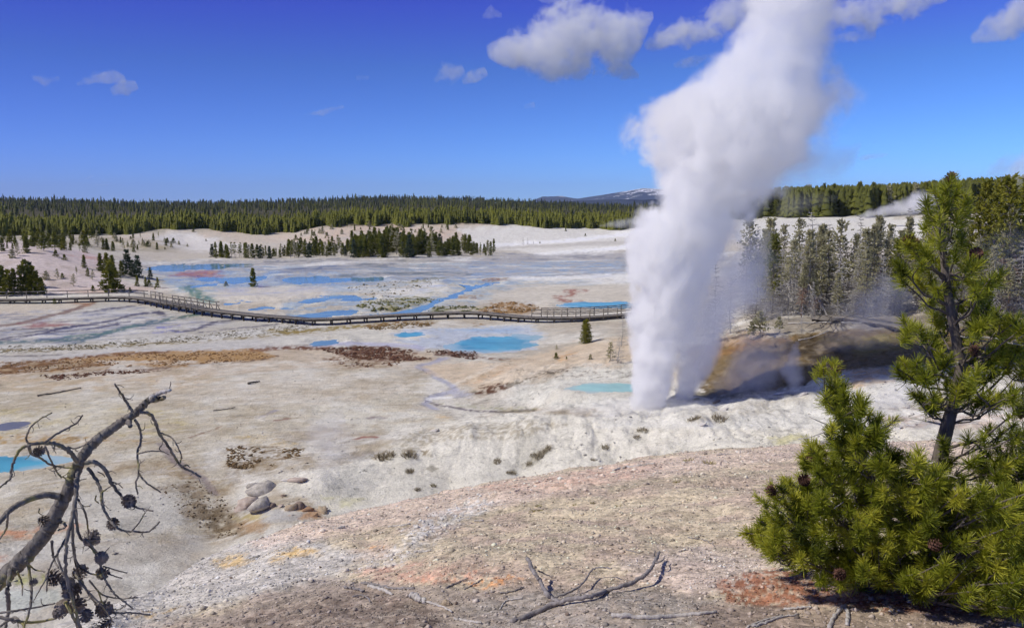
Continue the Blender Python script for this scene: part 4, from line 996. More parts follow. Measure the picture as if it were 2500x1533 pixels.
# the hill on the left: each tree by itself
LH = [(20, 832, 215, 'full', 'tall conifer at the left frame edge behind the boardwalk rail'), (62, 838, 185, 'wide', 'broad yellow green conifer just above the left end of the boardwalk rail'),
      (108, 832, 190, 'full', 'dark conifer third from the left in the thicket behind the boardwalk'), (158, 830, 215, 'slim', 'slim conifer in the middle of the thicket behind the boardwalk'),
      (200, 826, 250, 'full', 'tallest conifer of the thicket behind the left boardwalk'), (246, 826, 200, 'wide', 'bushy conifer right of the tallest one in the left thicket'),
      (288, 826, 165, 'wide', 'wide low conifer near the right edge of the left thicket'), (320, 828, 120, 'young', 'small conifer that ends the left thicket on its right side'), (-50, 832, 220, 'full', 'conifer at the left border of the thicket behind the boardwalk'),
      (230, 770, 180, 'blue', 'dark conifer standing behind the left thicket'), (60, 760, 110, 'grey', 'greyish conifer on the slope behind the left thicket'), (350, 720, 60, 'scrub', 'grey scrub on the pink slope above the left thicket'),
      (435, 715, 75, 'grey', 'sparse grey little pine alone on the pink slope'), (470, 710, 35, 'bush', 'low green bush beside the sparse grey little pine'), (555, 770, 90, 'grey', 'ragged grey green pine low on the pink slope'),
      (575, 682, 60, 'sparse', 'small leaning pine in the middle of the pink slope'), (635, 632, 95, 'full', 'neat dark conifer beside the salmon coloured ground'), (660, 692, 60, 'young', 'light green young conifer below the salmon ground'),
      (700, 722, 75, 'grey', 'bare looking grey sapling left of the big leaning conifers'), (700, 808, 42, 'bush', 'low green bush behind the boardwalk rail'), (755, 655, 130, 'full', 'conifer at the left of the clump on the hill foot'),
      (800, 668, 140, 'wide', 'broad conifer in the clump at the foot of the left hill'), (850, 690, 150, 'full', 'dark conifer at the back of the clump at the hill foot'), (822, 812, 225, 'wide', 'largest conifer beside the boardwalk, wide and yellow green'),
      (862, 800, 190, 'wide', 'wide conifer half hidden by the largest one beside the boardwalk'), (915, 690, 110, 'full', 'dark conifer right of the clump at the hill foot'), (960, 682, 182, 'blue', 'tall blue green conifer of the trio right of the clump'),
      (1000, 695, 120, 'blue', 'lower blue green conifer between the two tall ones'), (1040, 702, 160, 'blue', 'pointed blue green conifer, right one of the trio'), (1130, 712, 82, 'blue', 'small dark conifer at the foot of the hill right of the trio'),
      (1032, 768, 72, 'young', 'bright green young conifer above the boardwalk bend'), (1098, 770, 66, 'young', 'bright green young conifer with a spread base, middle of three'), (1122, 770, 48, 'bush', 'low green bush touching the middle young conifer'),
      (1185, 776, 72, 'young', 'thin young conifer at the right end of the hill foot'), (1166, 790, 18, 'bush', 'tiny green tuft left of the thin young conifer'), (930, 806, 36, 'bush', 'dark low bush in the shade right of the largest conifer'), (978, 808, 30, 'bush', 'smaller dark bush beside the boardwalk rail'),
      (200, 518, 130, 'full', 'conifer on the upper left hill with a full crown'), (330, 500, 130, 'round', 'round crowned pine with a bare trunk high on the left hill'), (412, 492, 125, 'round', 'dark round crowned pine next to the bare trunked one'),
      (440, 488, 100, 'round', 'second dark round crowned pine high on the left hill'), (250, 470, 110, 'full', 'conifer just below the forest edge on the left hill'), (130, 540, 90, 'grey', 'greyish pine on the crest of the left hill'), (95, 560, 60, 'scrub', 'grey scrub on the crest of the left hill'),
      (20, 505, 100, 'full', 'conifer at the left frame edge high on the hill'), (-30, 520, 120, 'full', 'conifer cut by the left frame edge high on the hill'), (420, 548, 48, 'bush', 'green bush below the round crowned pines'), (485, 572, 40, 'bush', 'green bush left of the salmon ground'),
      (640, 515, 50, 'scrub', 'grey scrub above the salmon ground'), (530, 498, 60, 'full', 'small conifer right of the round crowned pines'), (600, 508, 60, 'sparse', 'sparse small pine above the salmon ground'), (730, 474, 75, 'grey', 'grey green pine on the brown rise'),
      (778, 494, 72, 'full', 'conifer on the brown rise left of its middle'), (805, 498, 85, 'full', 'taller conifer in the middle of the brown rise'), (850, 504, 72, 'full', 'dark conifer right of the middle of the brown rise'), (925, 486, 78, 'sparse', 'thin pine on the brown rise'),
      (962, 492, 60, 'sparse', 'leaning thin pine on the brown rise'), (1005, 512, 34, 'bush', 'green bush at the foot of the brown rise'), (1110, 476, 42, 'bush', 'bush in the middle right of the brown rise'), (1155, 424, 56, 'full', 'dark little conifer on the skyline of the brown rise'),
      (1192, 402, 40, 'sparse', 'thin dark sapling on the skyline of the brown rise'), (1260, 440, 34, 'bush', 'dark bush on the right tail of the brown rise'), (1305, 446, 38, 'bush', 'dark bush with a spiky top on the right tail of the brown rise'), (1345, 456, 26, 'scrub', 'scrub on the right tail of the brown rise'),
      (1410, 470, 20, 'scrub', 'last scrub at the right end of the brown rise'), (1905, 777, 142, 'full', 'lone small conifer standing in the wet flats'), (1700, 776, 42, 'scrub', 'small grey shrub left of the lone conifer in the flats'),
      (410, 898, 36, 'bush', 'green tuft in front of the left boardwalk'), (190, 892, 16, 'bush', 'tiny green tuft under the left boardwalk'), (1550, 430, 16, 'bush', 'tiny bush alone on the white slope before the far forest'), (1455, 365, 26, 'bush', 'dark green bush just before the far forest')]
for x_, yb, h_, kd, lab in LH:
    px, py = Z1((x_, yb))[0]
    pt = pick(px, py, 100)
    KD[kd].put('conifer_tree' if kd not in ('bush', 'scrub') else 'shrub', pt, hpx(pt, h_ / 3.08), lab, 'tree' if kd not in ('bush', 'scrub') else 'shrub')
# scattered scrub on the far slopes, too small to tell apart
for (poly, n, lab, grp) in ((Z2((20, 300), (500, 280), (1200, 285), (1150, 330), (600, 330), (60, 390)), 46, 'low scrub dotted over the pinkish slope behind the wooded island', 'scrub on the pinkish far slope'),
                            (Z1((700, 395), (1000, 400), (1350, 450), (1250, 495), (800, 500)), 34, 'low scrub dotted over the brown rise', 'scrub on the brown rise'),
                            (Z1((-60, 400), (300, 395), (700, 400), (800, 480), (500, 500), (250, 500), (-60, 540)), 26, 'mid sized pine among the scrub high on the left hill', 'pines among the scrub on the left hill'),
                            (Z1((-60, 400), (700, 390), (650, 490), (300, 470), (-60, 500)), 44, 'low scrub under the forest edge on the left hill', 'scrub on the left hill')):
    P = np.array(poly); k = 0
    while k < n:
        px, py = random.uniform(P[:, 0].min(), P[:, 0].max()), random.uniform(P[:, 1].min(), P[:, 1].max())
        if not inside(np.array([px]), np.array([py]), P)[0]: continue
        pt = pick(px, py, 100); kd = random.choice(['bush', 'scrub', 'scrub', 'sparse', 'full']) if 'pine' not in lab else random.choice(['full', 'grey', 'round', 'wide'])
        KD[kd].put('shrub' if 'pine' not in lab else 'conifer_tree', pt, hpx(pt, random.uniform(20, 36) if 'pine' in lab else random.uniform(5, 13) if kd in ('bush', 'scrub') else random.uniform(10, 18)), lab, 'shrub' if 'pine' not in lab else 'tree', grp); k += 1
RT = [((1580, 407), 60, 'dry', 'bare dark tree on the white slope, left of a pair', 'tree'), ((1610, 406), 52, 'dry', 'bare dark tree on the white slope, right of a pair', 'tree'), ((1648, 402), 28, 'dry', 'thin dead sapling right of the bare pair', 'tree'),
      ((1865, 316), 18, 'bush', 'bush below the far forest edge, middle', 'shrub'), ((1996, 347), 16, 'bush', 'low bush on the white slope near the steam', 'shrub'), ((2195, 382), 16, 'bush', 'small bush beside the steam plume', 'shrub'), ((1692, 396), 12, 'bush', 'tiny bush right of the thin dead sapling', 'shrub'),
      ((2003, 1062), 158, 'twin', 'dense two topped young pine on the tan slope', 'tree'), ((1805, 1112), 40, 'grey', 'spindly small pine on the tan slope', 'tree'), ((1800, 1168), 40, 'bush', 'low yellow green bush under the spindly pine', 'shrub'), ((1870, 1168), 16, 'bush', 'tiny tuft right of the yellow green bush', 'shrub'),
      ((2030, 1172), 34, 'scrub', 'grey twiggy shrub on the tan slope', 'shrub'), ((2160, 1185), 130, 'grey', 'half green shrub left of the steam column', 'shrub'), ((2215, 1192), 165, 'dry', 'grey leafless bush touching the steam column', 'shrub'), ((2238, 1080), 215, 'dry', 'thin bare tree in front of the boardwalk beside the steam', 'tree')]
for (x_, yb), h_, kd, lab, cat in RT:
    px, py = Z2((x_, yb))[0]
    pt = pick(px, py, 50)
    KD[kd].put('conifer_tree' if cat == 'tree' else 'shrub', pt, hpx(pt, h_ / 2.738), lab, cat, w=1.0 if kd != 'dry' or cat == 'tree' else 1.6)

# the half dead wood right of the geyser
KD.update(half=Kind(31, .18, 26, 7, .036, 5, .04, .46, foliage=NEEDLE_G, bark=DEADWOOD, tr=.012), half2=Kind(32, .15, 26, 7, .036, 5, .04, .38, foliage=NEEDLE_G, bark=DEADWOOD, tr=.012), halfg=Kind(33, .18, 24, 7, .038, 4, .06, .36, foliage=NEEDLE_G, bark=BARK, tr=.012),
          bare=Kind(34, .16, 22, 7, .05, 5, .06, 1.3, bark=DEADWOOD, tr=.010), bare2=Kind(35, .20, 18, 6, .05, 5, .1, 1.3, bark=DEADWOOD, tr=.009), darkp=Kind(36, .20, 24, 7, .042, 5, .05, .28, foliage=NEEDLE, tr=.013),
          tallg=Kind(37, .15, 26, 7, .040, 5, .22, .40, foliage=NEEDLE_Y, bark=BARK, tr=.010), mess=Kind(38, .5, 9, 9, .12, 5, .03, .35, foliage=NEEDLE_G, bark=DEADWOOD, tr=.02), tallr=Kind(39, .13, 26, 6, .04, 8, .3, .6, foliage=NEEDLE_G, bark=REDBARK, tr=.011))
RF = [(892, 835, 300, 'half', 'grey half dead conifer nearest the steam column, thin crown on top'), (985, 838, 312, 'half2', 'tall slim grey conifer beside the steam, second from it'), (1012, 850, 405, 'darkp', 'dark full conifer near the left end of the half dead wood'),
      (1100, 852, 432, 'half', 'lower half dead conifer right of the dark full one'), (1210, 856, 378, 'half2', 'half dead conifer with a clean pale trunk and olive top'), (1312, 850, 378, 'halfg', 'olive conifer with a broad top in the half dead wood'),
      (1390, 850, 318, 'halfg', 'tallest olive green conifer in the middle of the half dead wood'), (1450, 846, 402, 'half', 'grey olive conifer right of the tallest one'), (1510, 852, 368, 'half2', 'pointed grey conifer in the right half of the wood'),
      (1585, 850, 348, 'half', 'pale grey conifer with a thin green tip'), (1652, 850, 345, 'halfg', 'olive conifer right of the pale grey one'), (1530, 872, 480, 'halfg', 'shorter full conifer in front of the half dead wood'), (1376, 868, 470, 'bare', 'bare grey dead tree standing before the tallest olive conifer'),
      (1738, 826, 378, 'half2', 'grey conifer at the right end of the half dead wood'), (1700, 856, 430, 'darkp', 'dark conifer in the shade at the right end of the wood'), (936, 888, 560, 'bare', 'bare thin dead trunk at the left front of the wood'),
      (672, 1020, 560, 'bare2', 'bare thin dead tree seen through the steam'), (775, 960, 640, 'bare2', 'faint bare dead tree inside the thin steam'), (1178, 962, 800, 'bare2', 'small dead tree stump with broken branches before the wood'), (640, 990, 800, 'bare2', 'small dead sapling at the foot of the steam'),
      (948, 985, 845, 'mess', 'tangled bush of dead twigs and green sprays'), (1052, 962, 872, 'mess', 'low green bush right of the tangled bush'), (890, 1000, 905, 'mess', 'low tangled bush at the edge of the ochre mound'),
      (1870, 640, 270, 'darkp', 'dark conifer behind the tall pine, left side'), (1912, 660, 300, 'halfg', 'olive conifer behind the top of the tall pine'), (2150, 810, 105, 'tallg', 'tall olive conifer right of the tall pine top'), (2222, 822, 108, 'tallg', 'tall conifer with a dense top, second right of the tall pine'),
      (2335, 835, 85, 'tallg', 'tallest conifer of the wood at the right edge'), (2410, 815, 100, 'tallg', 'tall conifer close to the right frame edge'), (2300, 800, 150, 'halfg', 'mid height conifer among the tall ones at the right edge'), (2100, 805, 180, 'half', 'grey lower conifer behind the tall pine stem'),
      (2178, 815, 310, 'bare', 'pale dead tree with drooping bare branches right of the tall pine'), (2345, 838, 235, 'tallr', 'half dead conifer with a reddish bare trunk at the right edge'), (2395, 815, 225, 'tallr', 'leaning tall bare trunk near the right frame edge'), (2450, 830, 130, 'tallg', 'conifer cut by the right frame edge'),
      (2040, 812, 420, 'half', 'grey bare conifer left of the dead tree with drooping branches'), (1965, 830, 440, 'bare', 'dead grey tree behind the stem of the tall pine'), (1785, 830, 470, 'bare', 'dead grey tree between the dark conifer and the tall pine'), (1895, 838, 480, 'half2', 'thin grey conifer left of the tall pine stem'),
      (2270, 840, 400, 'bare', 'bare dead tree low among the tall right conifers'), (2420, 850, 420, 'bare2', 'bare crooked dead tree at the right frame edge'), (1260, 838, 430, 'bare', 'dead grey tree behind the pale trunked conifer'), (1160, 840, 450, 'bare', 'dead grey tree in the left middle of the wood'), (1470, 856, 500, 'bare', 'dead grey tree in front of the grey olive conifer'),
      (1610, 862, 520, 'bare', 'low dead tree before the pale grey conifer'), (1060, 846, 480, 'bare2', 'thin dead tree behind the lower half dead conifer'), (850, 850, 470, 'bare2', 'thin dead tree half lost in steam left of the wood')]
for x_, yb, yt, kd, lab in RF:
    px, py = Z3((x_, yb))[0]
    pt = pick(px, py, 45)
    rr_ = math.hypot(pt[0], pt[1])
    tilt = (0, 0)
    h = hpx(pt, (yb - yt) / 2.325)
    if 'leaning tall' in lab: tilt = (0, .09)
    KD[kd].put('conifer_tree' if kd != 'mess' else 'shrub', pt, h, lab, 'tree' if kd != 'mess' else 'shrub', w=random.uniform(.85, 1.1), tilt=tilt)
for k in range(90):
    a_ = math.atan2(*ray(1760 + 660 * (k + random.random()) / 90, 520)[:2]); r1 = random.uniform(352, 392)
    x_, y_ = r1 * math.sin(a_), r1 * math.cos(a_)
    MASS.append((random.choice(['full', 'slim', 'full', 'grey', 'tallg']), (x_, y_, gz(x_, y_) - .2), random.uniform(7.5, 13.5), 1.0, random.uniform(0, 6.28)))
KD['brush'] = Kind(41, .62, 7, 8, .1, 4, .04, 1.4, bark=DEADWOOD, tr=.012)
for k in range(170):
    q_ = k % 5
    px, py = Z3((random.uniform(830, 2440), random.uniform(770, 850) if q_ else random.uniform(830, 895)))[0]
    pt = pick(px, py, 45)
    if q_ > 1: a_ = math.atan2(pt[0], pt[1]); r1 = random.uniform(72, 105); pt = np.array([r1 * math.sin(a_), r1 * math.cos(a_), 0]); pt[2] = gz(pt[0], pt[1])
    if q_: MASS.append((random.choice(['bare', 'bare2', 'half', 'half2', 'bare', 'halfg', 'bare2', 'bare', 'tallr']), (pt[0], pt[1], pt[2] - .15), hpx(pt, random.uniform(90, 190)), random.uniform(.85, 1.15), random.uniform(0, 6.28)))
    else: KD['brush'].put('shrub', pt, hpx(pt, random.uniform(22, 46)), 'grey leafless brush along the foot of the half dead wood', 'shrub', 'grey brush at the foot of the half dead wood', w=random.uniform(.9, 1.6))
build_mass('forest', 'back rows of greyish half dead conifers and the front of the far right forest')
#--STAGE3--

# ------------------------------------------------------------------ steam and clouds: closed hulls filled with scattering vapour
def vapour(name, path, r, dens, scale, label, cat='steam', depth=1.0, edge=.35, rough=.5, axis=None, soft_r=0.0, lr=None, step=.12, detail=4, grow=1.3, seed=0, color=(.985, .985, .99), aniso=0.0, group=None, kind=None, dens_k=None, stretch=(1, 1, 1), bias=0.0, fine=0.0, clump=0.0):
    """path: photo points with half widths in photo pixels, at range r; the vapour thins towards its ragged edge"""
    if lr is not None:                       # rows of (left, right, y)
        path = [((a + b) / 2, y, (b - a) / 2) for a, b, y in lr]
    P = np.array([at_r(px, py, r) for px, py, _ in path]); hw = np.array([h for _, _, h in path]) * (P[:, 1] * math.cos(PITCH) - (P[:, 2] - H) * math.sin(PITCH)) / F
    look = np.array([P[:, 0].mean(), P[:, 1].mean(), 0]); look /= np.linalg.norm(look)
    e1 = np.array(axis, float) if axis is not None else P[-1] - P[0]
    e1 = e1 - look * e1.dot(look); e1 /= np.linalg.norm(e1)
    e3 = look; e2 = np.cross(e3, e1)
    O = P[0]
    u = (P - O) @ e1; v = (P - O) @ e2; q = (P - O) @ e3
    if u[-1] < u[0]: raise ValueError(name)
    L = u[-1] - u[0]
    n = 28
    us = np.linspace(0, L, n)
    vs, rs = np.interp(us, u, v), np.interp(us, u, hw)
    dk = np.interp(us / L, np.linspace(0, 1, len(dens_k)), dens_k) if dens_k is not None else np.ones(n)
    vmin, vmax = vs.min() - 1e-3, vs.max() + 1e-3; rmax = rs.max()
    # hull
    k = 20; an = np.arange(k) * 2 * math.pi / k
    hr = np.random.default_rng(seed + 100)
    ext = np.concatenate([[us[0] - rs[0] * .35], us, [us[-1] + rs[-1] * .35]]); vv_ = np.concatenate([[vs[0]], vs, [vs[-1]]]); rr_ = np.concatenate([[rs[0] * .4], rs * grow, [rs[-1] * .4]])
    wob = 1 + .10 * np.sin(an[None] * 3 + ext[:, None] / (rmax + 1e-6) * 4) + hr.uniform(-.05, .05, (n + 2, k))
    V = ext[:, None, None] * np.array([1, 0, 0]) + np.stack([np.zeros((n + 2, k)), vv_[:, None] + rr_[:, None] * wob * np.cos(an), depth * rr_[:, None] * wob * np.sin(an)], -1)
    V = V.reshape(-1, 3)
    i = np.arange(n + 1)[:, None] * k; j = np.arange(k)[None]
    Fq = np.stack([i + j, i + k + j, i + k + (j + 1) % k, i + (j + 1) % k], -1).reshape(-1, 4)
    jj = np.arange(1, k - 1)
    e = (n + 1) * k
    T = np.vstack([np.stack([np.zeros(k - 2, int), jj, jj + 1], -1), np.stack([np.full(k - 2, e), e + jj + 1, e + jj], -1)])
    m = NM(name + '_vapour')
    m.n.remove(m.b)
    oc = m.coord('Object'); sp = m.new('ShaderNodeSeparateXYZ'); m.link(oc, sp.inputs[0])
    fac = m.map(sp.outputs[0], 0, L)
    rp = m.new('ShaderNodeValToRGB'); m.link(fac, rp.inputs[0])
    cr = rp.color_ramp
    while len(cr.elements) < n: cr.elements.new(.5)
    for a_, el in enumerate(cr.elements): el.position = a_ / (n - 1)
    for a_, el in enumerate(cr.elements): el.color = ((vs[a_] - vmin) / (vmax - vmin), rs[a_] / rmax, dk[a_] / max(dk), 1)
    sc = m.new('ShaderNodeSeparateColor'); m.link(rp.outputs[0], sc.inputs[0])
    cvn = m.map(sc.outputs[0], 0, 1, vmin, vmax); rn = m.math('MAXIMUM', m.math('MULTIPLY', sc.outputs[1], rmax), 1e-3)
    dv = m.math('SUBTRACT', sp.outputs[1], cvn)
    dd_ = m.math('SQRT', m.math('ADD', m.math('MULTIPLY', dv, dv), m.math('POWER', m.math('MULTIPLY', sp.outputs[2], 1 / depth), 2)))
    dn = m.math('DIVIDE', dd_, rn)
    # round the ends off
    pos = m.coord('Position')
    npos = m.scale(pos, stretch)
    n1 = m.noise(npos, scale, detail, .64, .3)
    n2 = m.noise(npos, scale * .33, 2, .5)
    nn = m.math('ADD', m.math('MULTIPLY', m.math('SUBTRACT', n1, .5), 2.6 * rough), m.math('MULTIPLY', m.math('SUBTRACT', n2, .5), 2.1 * rough))
    if fine:
        n3 = m.noise(npos, scale * 4.2, 4, .6, .2)
        nn = m.math('ADD', nn, m.math('MULTIPLY', m.math('MULTIPLY', m.math('SUBTRACT', n3, .5), fine), m.map(fac, .0, .45, 1, .25)))
    de = m.math('ADD', dn, m.math('SUBTRACT', nn, bias))
    if soft_r:
        sr = m.map(m.math('DIVIDE', dv, rn), -.3, .9, 0, soft_r)
        ed = m.math('ADD', edge, sr) if True else edge
    else: ed = edge
    lo = m.math('SUBTRACT', 1.0, ed)
    den = m.math('SUBTRACT', 1.0, m.map(de, lo, 1.0, 0, 1, True))
    if m is not None:
        den = m.math('MULTIPLY', den, sc.outputs[2])
        endf = m.math('MULTIPLY', m.map(sp.outputs[0], -rs[0] * .35, rs[0] * .3 + 1e-3), 1.0)
        den = m.math('MULTIPLY', den, endf)
    if clump: den = m.math('MULTIPLY', den, m.map(m.noise(npos, scale * 1.7, 3, .6), .38, .62, 1 - clump, 1 + clump))
    # never let the density reach the hull itself
    den = m.math('MULTIPLY', den, m.map(dn, grow * .86, grow * .70, 0, 1, True))
    den = m.math('MULTIPLY', den, dens * max(dk))
    pv = m.new('ShaderNodeVolumeScatter'); pv.inputs['Color'].default_value = color + (1,); pv.inputs['Anisotropy'].default_value = aniso
    m.link(den, pv.inputs['Density']); m.link(pv.outputs[0], m.out.inputs['Volume'])
    o = mk(name, V, [T, Fq], m.m, smooth=True)
    import bmesh
    bm = bmesh.new(); bm.from_mesh(o.data); bmesh.ops.recalc_face_normals(bm, faces=bm.faces); bm.to_mesh(o.data); bm.free()
    from mathutils import Matrix
    M = Matrix(((e1[0], e2[0], e3[0], O[0]), (e1[1], e2[1], e3[1], O[1]), (e1[2], e2[2], e3[2], O[2]), (0, 0, 0, 1)))
    o.matrix_world = M
    m.m.cycles.volume_step_rate = 1.0
    try: m.m.cycles.volume_interpolation = 'LINEAR'
    except Exception: pass
    o.cycles.use_motion_blur = False
    m.m.cycles.volume_step_rate = step
    return tag(o, label, cat, group, kind)

vapour('steam_column', None, 50.0, 2.4, .55, 'towering white steam column rushing out of the geyser vent', depth=.85, edge=.30, rough=.68, color=(.957, .952, .963), clump=.6, axis=(0, 0, 1), soft_r=.42, grow=1.5, step=.11, detail=5, seed=3, stretch=(1, 1, .9), bias=.12, fine=.45,
       lr=[(1542, 1640, 1032), (1542, 1642, 992), (1541, 1646, 960), (1540, 1656, 915), (1538, 1680, 860), (1540, 1694, 812), (1541, 1710, 760), (1539, 1726, 710), (1537, 1748, 660), (1545, 1788, 610), (1562, 1835, 558), (1582, 1875, 507), (1585, 1905, 457), (1572, 1960, 406),
           (1562, 2000, 355), (1562, 2045, 305), (1580, 2050, 262), (1630, 2048, 235), (1700, 2040, 203), (1722, 2032, 182), (1738, 2020, 152), (1772, 2015, 122), (1800, 2020, 81), (1815, 2035, 40), (1830, 2055, 0), (1850, 2090, -60), (1880, 2130, -130), (1910, 2160, -200)],
       dens_k=[1.5, 1.3, 1.1, .9, .7, .5, .4, .35, .32, .3, .28])

vapour('steam_column', [(1668, 985, 18), (1682, 940, 34), (1698, 890, 50), (1722, 830, 66), (1752, 770, 78), (1785, 715, 84), (1815, 665, 80), (1840, 615, 60), (1860, 570, 30)], 51.0, 1.35, .6, 'smaller white steam jet leaning away to the right of the towering column',
       depth=.9, edge=.42, rough=.6, axis=(0, 0, 1), soft_r=.3, grow=1.38, step=.14, bias=.08, color=(.962, .957, .967), seed=4, dens_k=[1.6, 1.2, .8, .6, .5, .42, .36, .3, .2])
WISPS = [([(1735, 985, 30), (1780, 955, 60), (1830, 915, 80), (1880, 870, 75), (1915, 830, 40)], 53, .28, .5, 'thin grey steam drifting over the dark side of the ochre mound', .7),
         ([(1940, 958, 18), (1938, 925, 30), (1933, 890, 30), (1940, 855, 18), (1946, 835, 8)], 52, .9, .9, 'small white puff of steam standing on the ochre mound', .7),
         ([(2000, 880, 30), (2050, 850, 60), (2090, 820, 80), (2150, 770, 95), (2190, 720, 70)], 60, .17, .4, 'faint bluish steam before the shaded foot of the half dead wood', .8),
         ([(2110, 1000, 14), (2140, 985, 34), (2190, 962, 52), (2250, 940, 50), (2300, 925, 20)], 43, .32, .6, 'low steam cloud beside the stem of the tall pine', .8),
         ([(2440, 990, 20), (2475, 975, 45), (2540, 950, 60), (2600, 930, 40)], 42, .30, .6, 'low steam at the right frame edge behind the pines', .8),
         ([(790, 1110, 30), (800, 1085, 66), (815, 1055, 76), (822, 1025, 50), (826, 1003, 14)], 47, .17, .5, 'faint grey steam veil rising from the plain left of the white bank', .7),
         ([(745, 1225, 18), (770, 1190, 36), (800, 1140, 50), (815, 1095, 40)], 42.5, .10, .5, 'thin steam rising past the boulders on the white bank', .7),
         ([(560, 1350, 50), (500, 1300, 90), (440, 1360, 110), (400, 1420, 90)][::-1], 31, .035, .4, 'thin steam lying in the gully left of the gravel slope', .8),
         ([(1462, 552, 5), (1490, 548, 10), (1525, 546, 14), (1560, 540, 20), (1600, 532, 30)], 330, .2, .25, 'small distant steam puffs at the forest edge left of the column', .9),
         ([(2062, 540, 4), (2110, 528, 12), (2160, 515, 20), (2205, 508, 22), (2250, 495, 34), (2290, 480, 20)], 310, .42, .26, 'white steam trailing along the foot of the far right forest', .9),
         ([(2420, 520, 20), (2450, 480, 34), (2480, 440, 46), (2530, 400, 60)], 290, .06, .06, 'pale steam rising behind the wood at the right edge', .9),
         ([(1900, 520, 30), (1930, 500, 46), (1990, 490, 40), (2040, 484, 16)], 280, .022, .05, 'blue grey steam in front of the far right forest', .9),
         ([(1390, 1004, 10), (1460, 994, 26), (1550, 990, 38), (1640, 990, 36), (1720, 992, 24), (1770, 990, 8)], 48.6, .5, .8, 'thin white steam spilling over the ground in front of the vent', .9),
         ([(1580, 1100, 10), (1640, 1085, 30), (1720, 1070, 38), (1800, 1055, 28), (1860, 1045, 8)], 43, .16, .5, 'thin steam along the top of the white bank', .9),
         ([(1780, 690, 30), (1820, 720, 60), (1870, 750, 60), (1900, 765, 26)], 58, .14, .5, 'loose scrap of steam before the left end of the half dead wood', .8),
         ([(2380, 640, 30), (2430, 620, 60), (2490, 600, 70), (2550, 590, 50)], 60, .06, .4, 'thin steam between the trees at the right edge', .9),
         ([(1880, 420, 50), (1960, 405, 70), (2030, 395, 60), (2080, 380, 34), (2100, 355, 10)], 52, .42, .45, 'grey ragged steam trailing off the shaded side of the column', .9)]
for i, (p, r, d, sc_, lab, e) in enumerate(WISPS):
    vapour('steam_wisp', p, r, d, sc_, lab, edge=e, rough=.62 if r > 200 else .5, step=.24, detail=3, grow=1.45, seed=20 + i, depth=.8)
CLOUDS = [([(1192, 128, 14), (1235, 128, 36), (1290, 122, 58), (1350, 112, 76), (1430, 100, 84), (1500, 88, 78), (1550, 62, 52), (1590, 38, 14)], .016, 'largest white cloud, left of the steam column'),
          ([(1576, 118, 10), (1620, 98, 30), (1670, 84, 44), (1720, 66, 40), (1780, 38, 46), (1840, 5, 50), (1900, -30, 60)], .015, 'white cloud touching the left side of the steam column'),
          ([(1960, 70, 30), (2010, 50, 44), (2070, 38, 46), (2150, 22, 42), (2240, 6, 32), (2310, -8, 10)], .017, 'thin white cloud right of the top of the steam column'),
          ([(1472, 186, 6), (1498, 174, 18), (1530, 172, 22), (1558, 186, 6)], .02, 'small white cloud under the right end of the largest cloud'),
          ([(1645, 160, 6), (1690, 150, 16), (1725, 138, 8)], .014, 'small white cloud between the big clouds and the steam'),
          ([(2372, 98, 10), (2420, 74, 30), (2480, 50, 42), (2560, 28, 40)], .014, 'white cloud cut by the right frame edge'),
          ([(1305, -14, 10), (1370, -2, 24), (1435, -8, 12)], .013, 'white cloud cut by the top frame edge'),
          ([(1060, 196, 8), (1090, 180, 26), (1130, 172, 12)], .009, 'faint ragged wisp of cloud left of the largest cloud'), ([(1128, 200, 6), (1155, 188, 16), (1186, 176, 10)], .012, 'faint small cloud right of the ragged wisp'),
          ([(188, 206, 5), (228, 190, 15), (268, 182, 18), (304, 194, 9)], .012, 'thin white cloud in the left half of the sky'), ([(272, 226, 8), (306, 216, 18), (332, 208, 10)], .012, 'small white cloud just below the thin left one'),
          ([(80, 192, 8), (106, 200, 18), (142, 194, 9)], .010, 'faint cloud near the left frame edge'), ([(742, 282, 5), (790, 272, 11), (838, 262, 7)], .014, 'small flat cloud in the middle of the left sky'),
          ([(2092, 388, 5), (2128, 382, 10), (2166, 378, 5)], .012, 'small cloud low on the right, beside the steam'), ([(2005, 98, 6), (2060, 92, 22), (2132, 78, 20)], .010, 'faint cloud under the thin cloud right of the steam'),
          ([(1178, 42, 8), (1200, 32, 16), (1224, 38, 6)], .008, 'tiny faint cloud above the left end of the largest cloud'), ([(2380, 436, 8), (2440, 414, 26), (2510, 394, 40), (2600, 380, 40)], .006, 'pale cloud bank low at the right frame edge'),
          ([(208, 438, 4), (226, 430, 5)], .010, 'tiny cloud low on the left, upper of two'), ([(232, 453, 4), (264, 450, 5)], .010, 'tiny cloud low on the left, lower of two'), ([(1280, 260, 5), (1304, 256, 6)], .008, 'tiny cloud below the largest cloud'), ([(870, 190, 6), (898, 190, 7)], .004, 'tiny faint cloud in the middle of the sky')]
for i, (p, d, lab) in enumerate(CLOUDS):
    vapour('cloud', p, 5000 if p[0][1] < 330 else 24000, (d * .58) if p[0][1] < 330 else d * .14, 1 / 105 if p[0][1] < 330 else 1 / 560, lab, 'cloud', edge=.55, rough=1.2, step=.2, detail=6, grow=1.6, bias=.1, clump=.5, color=(.999, .999, .999), seed=60 + i, depth=1.0)

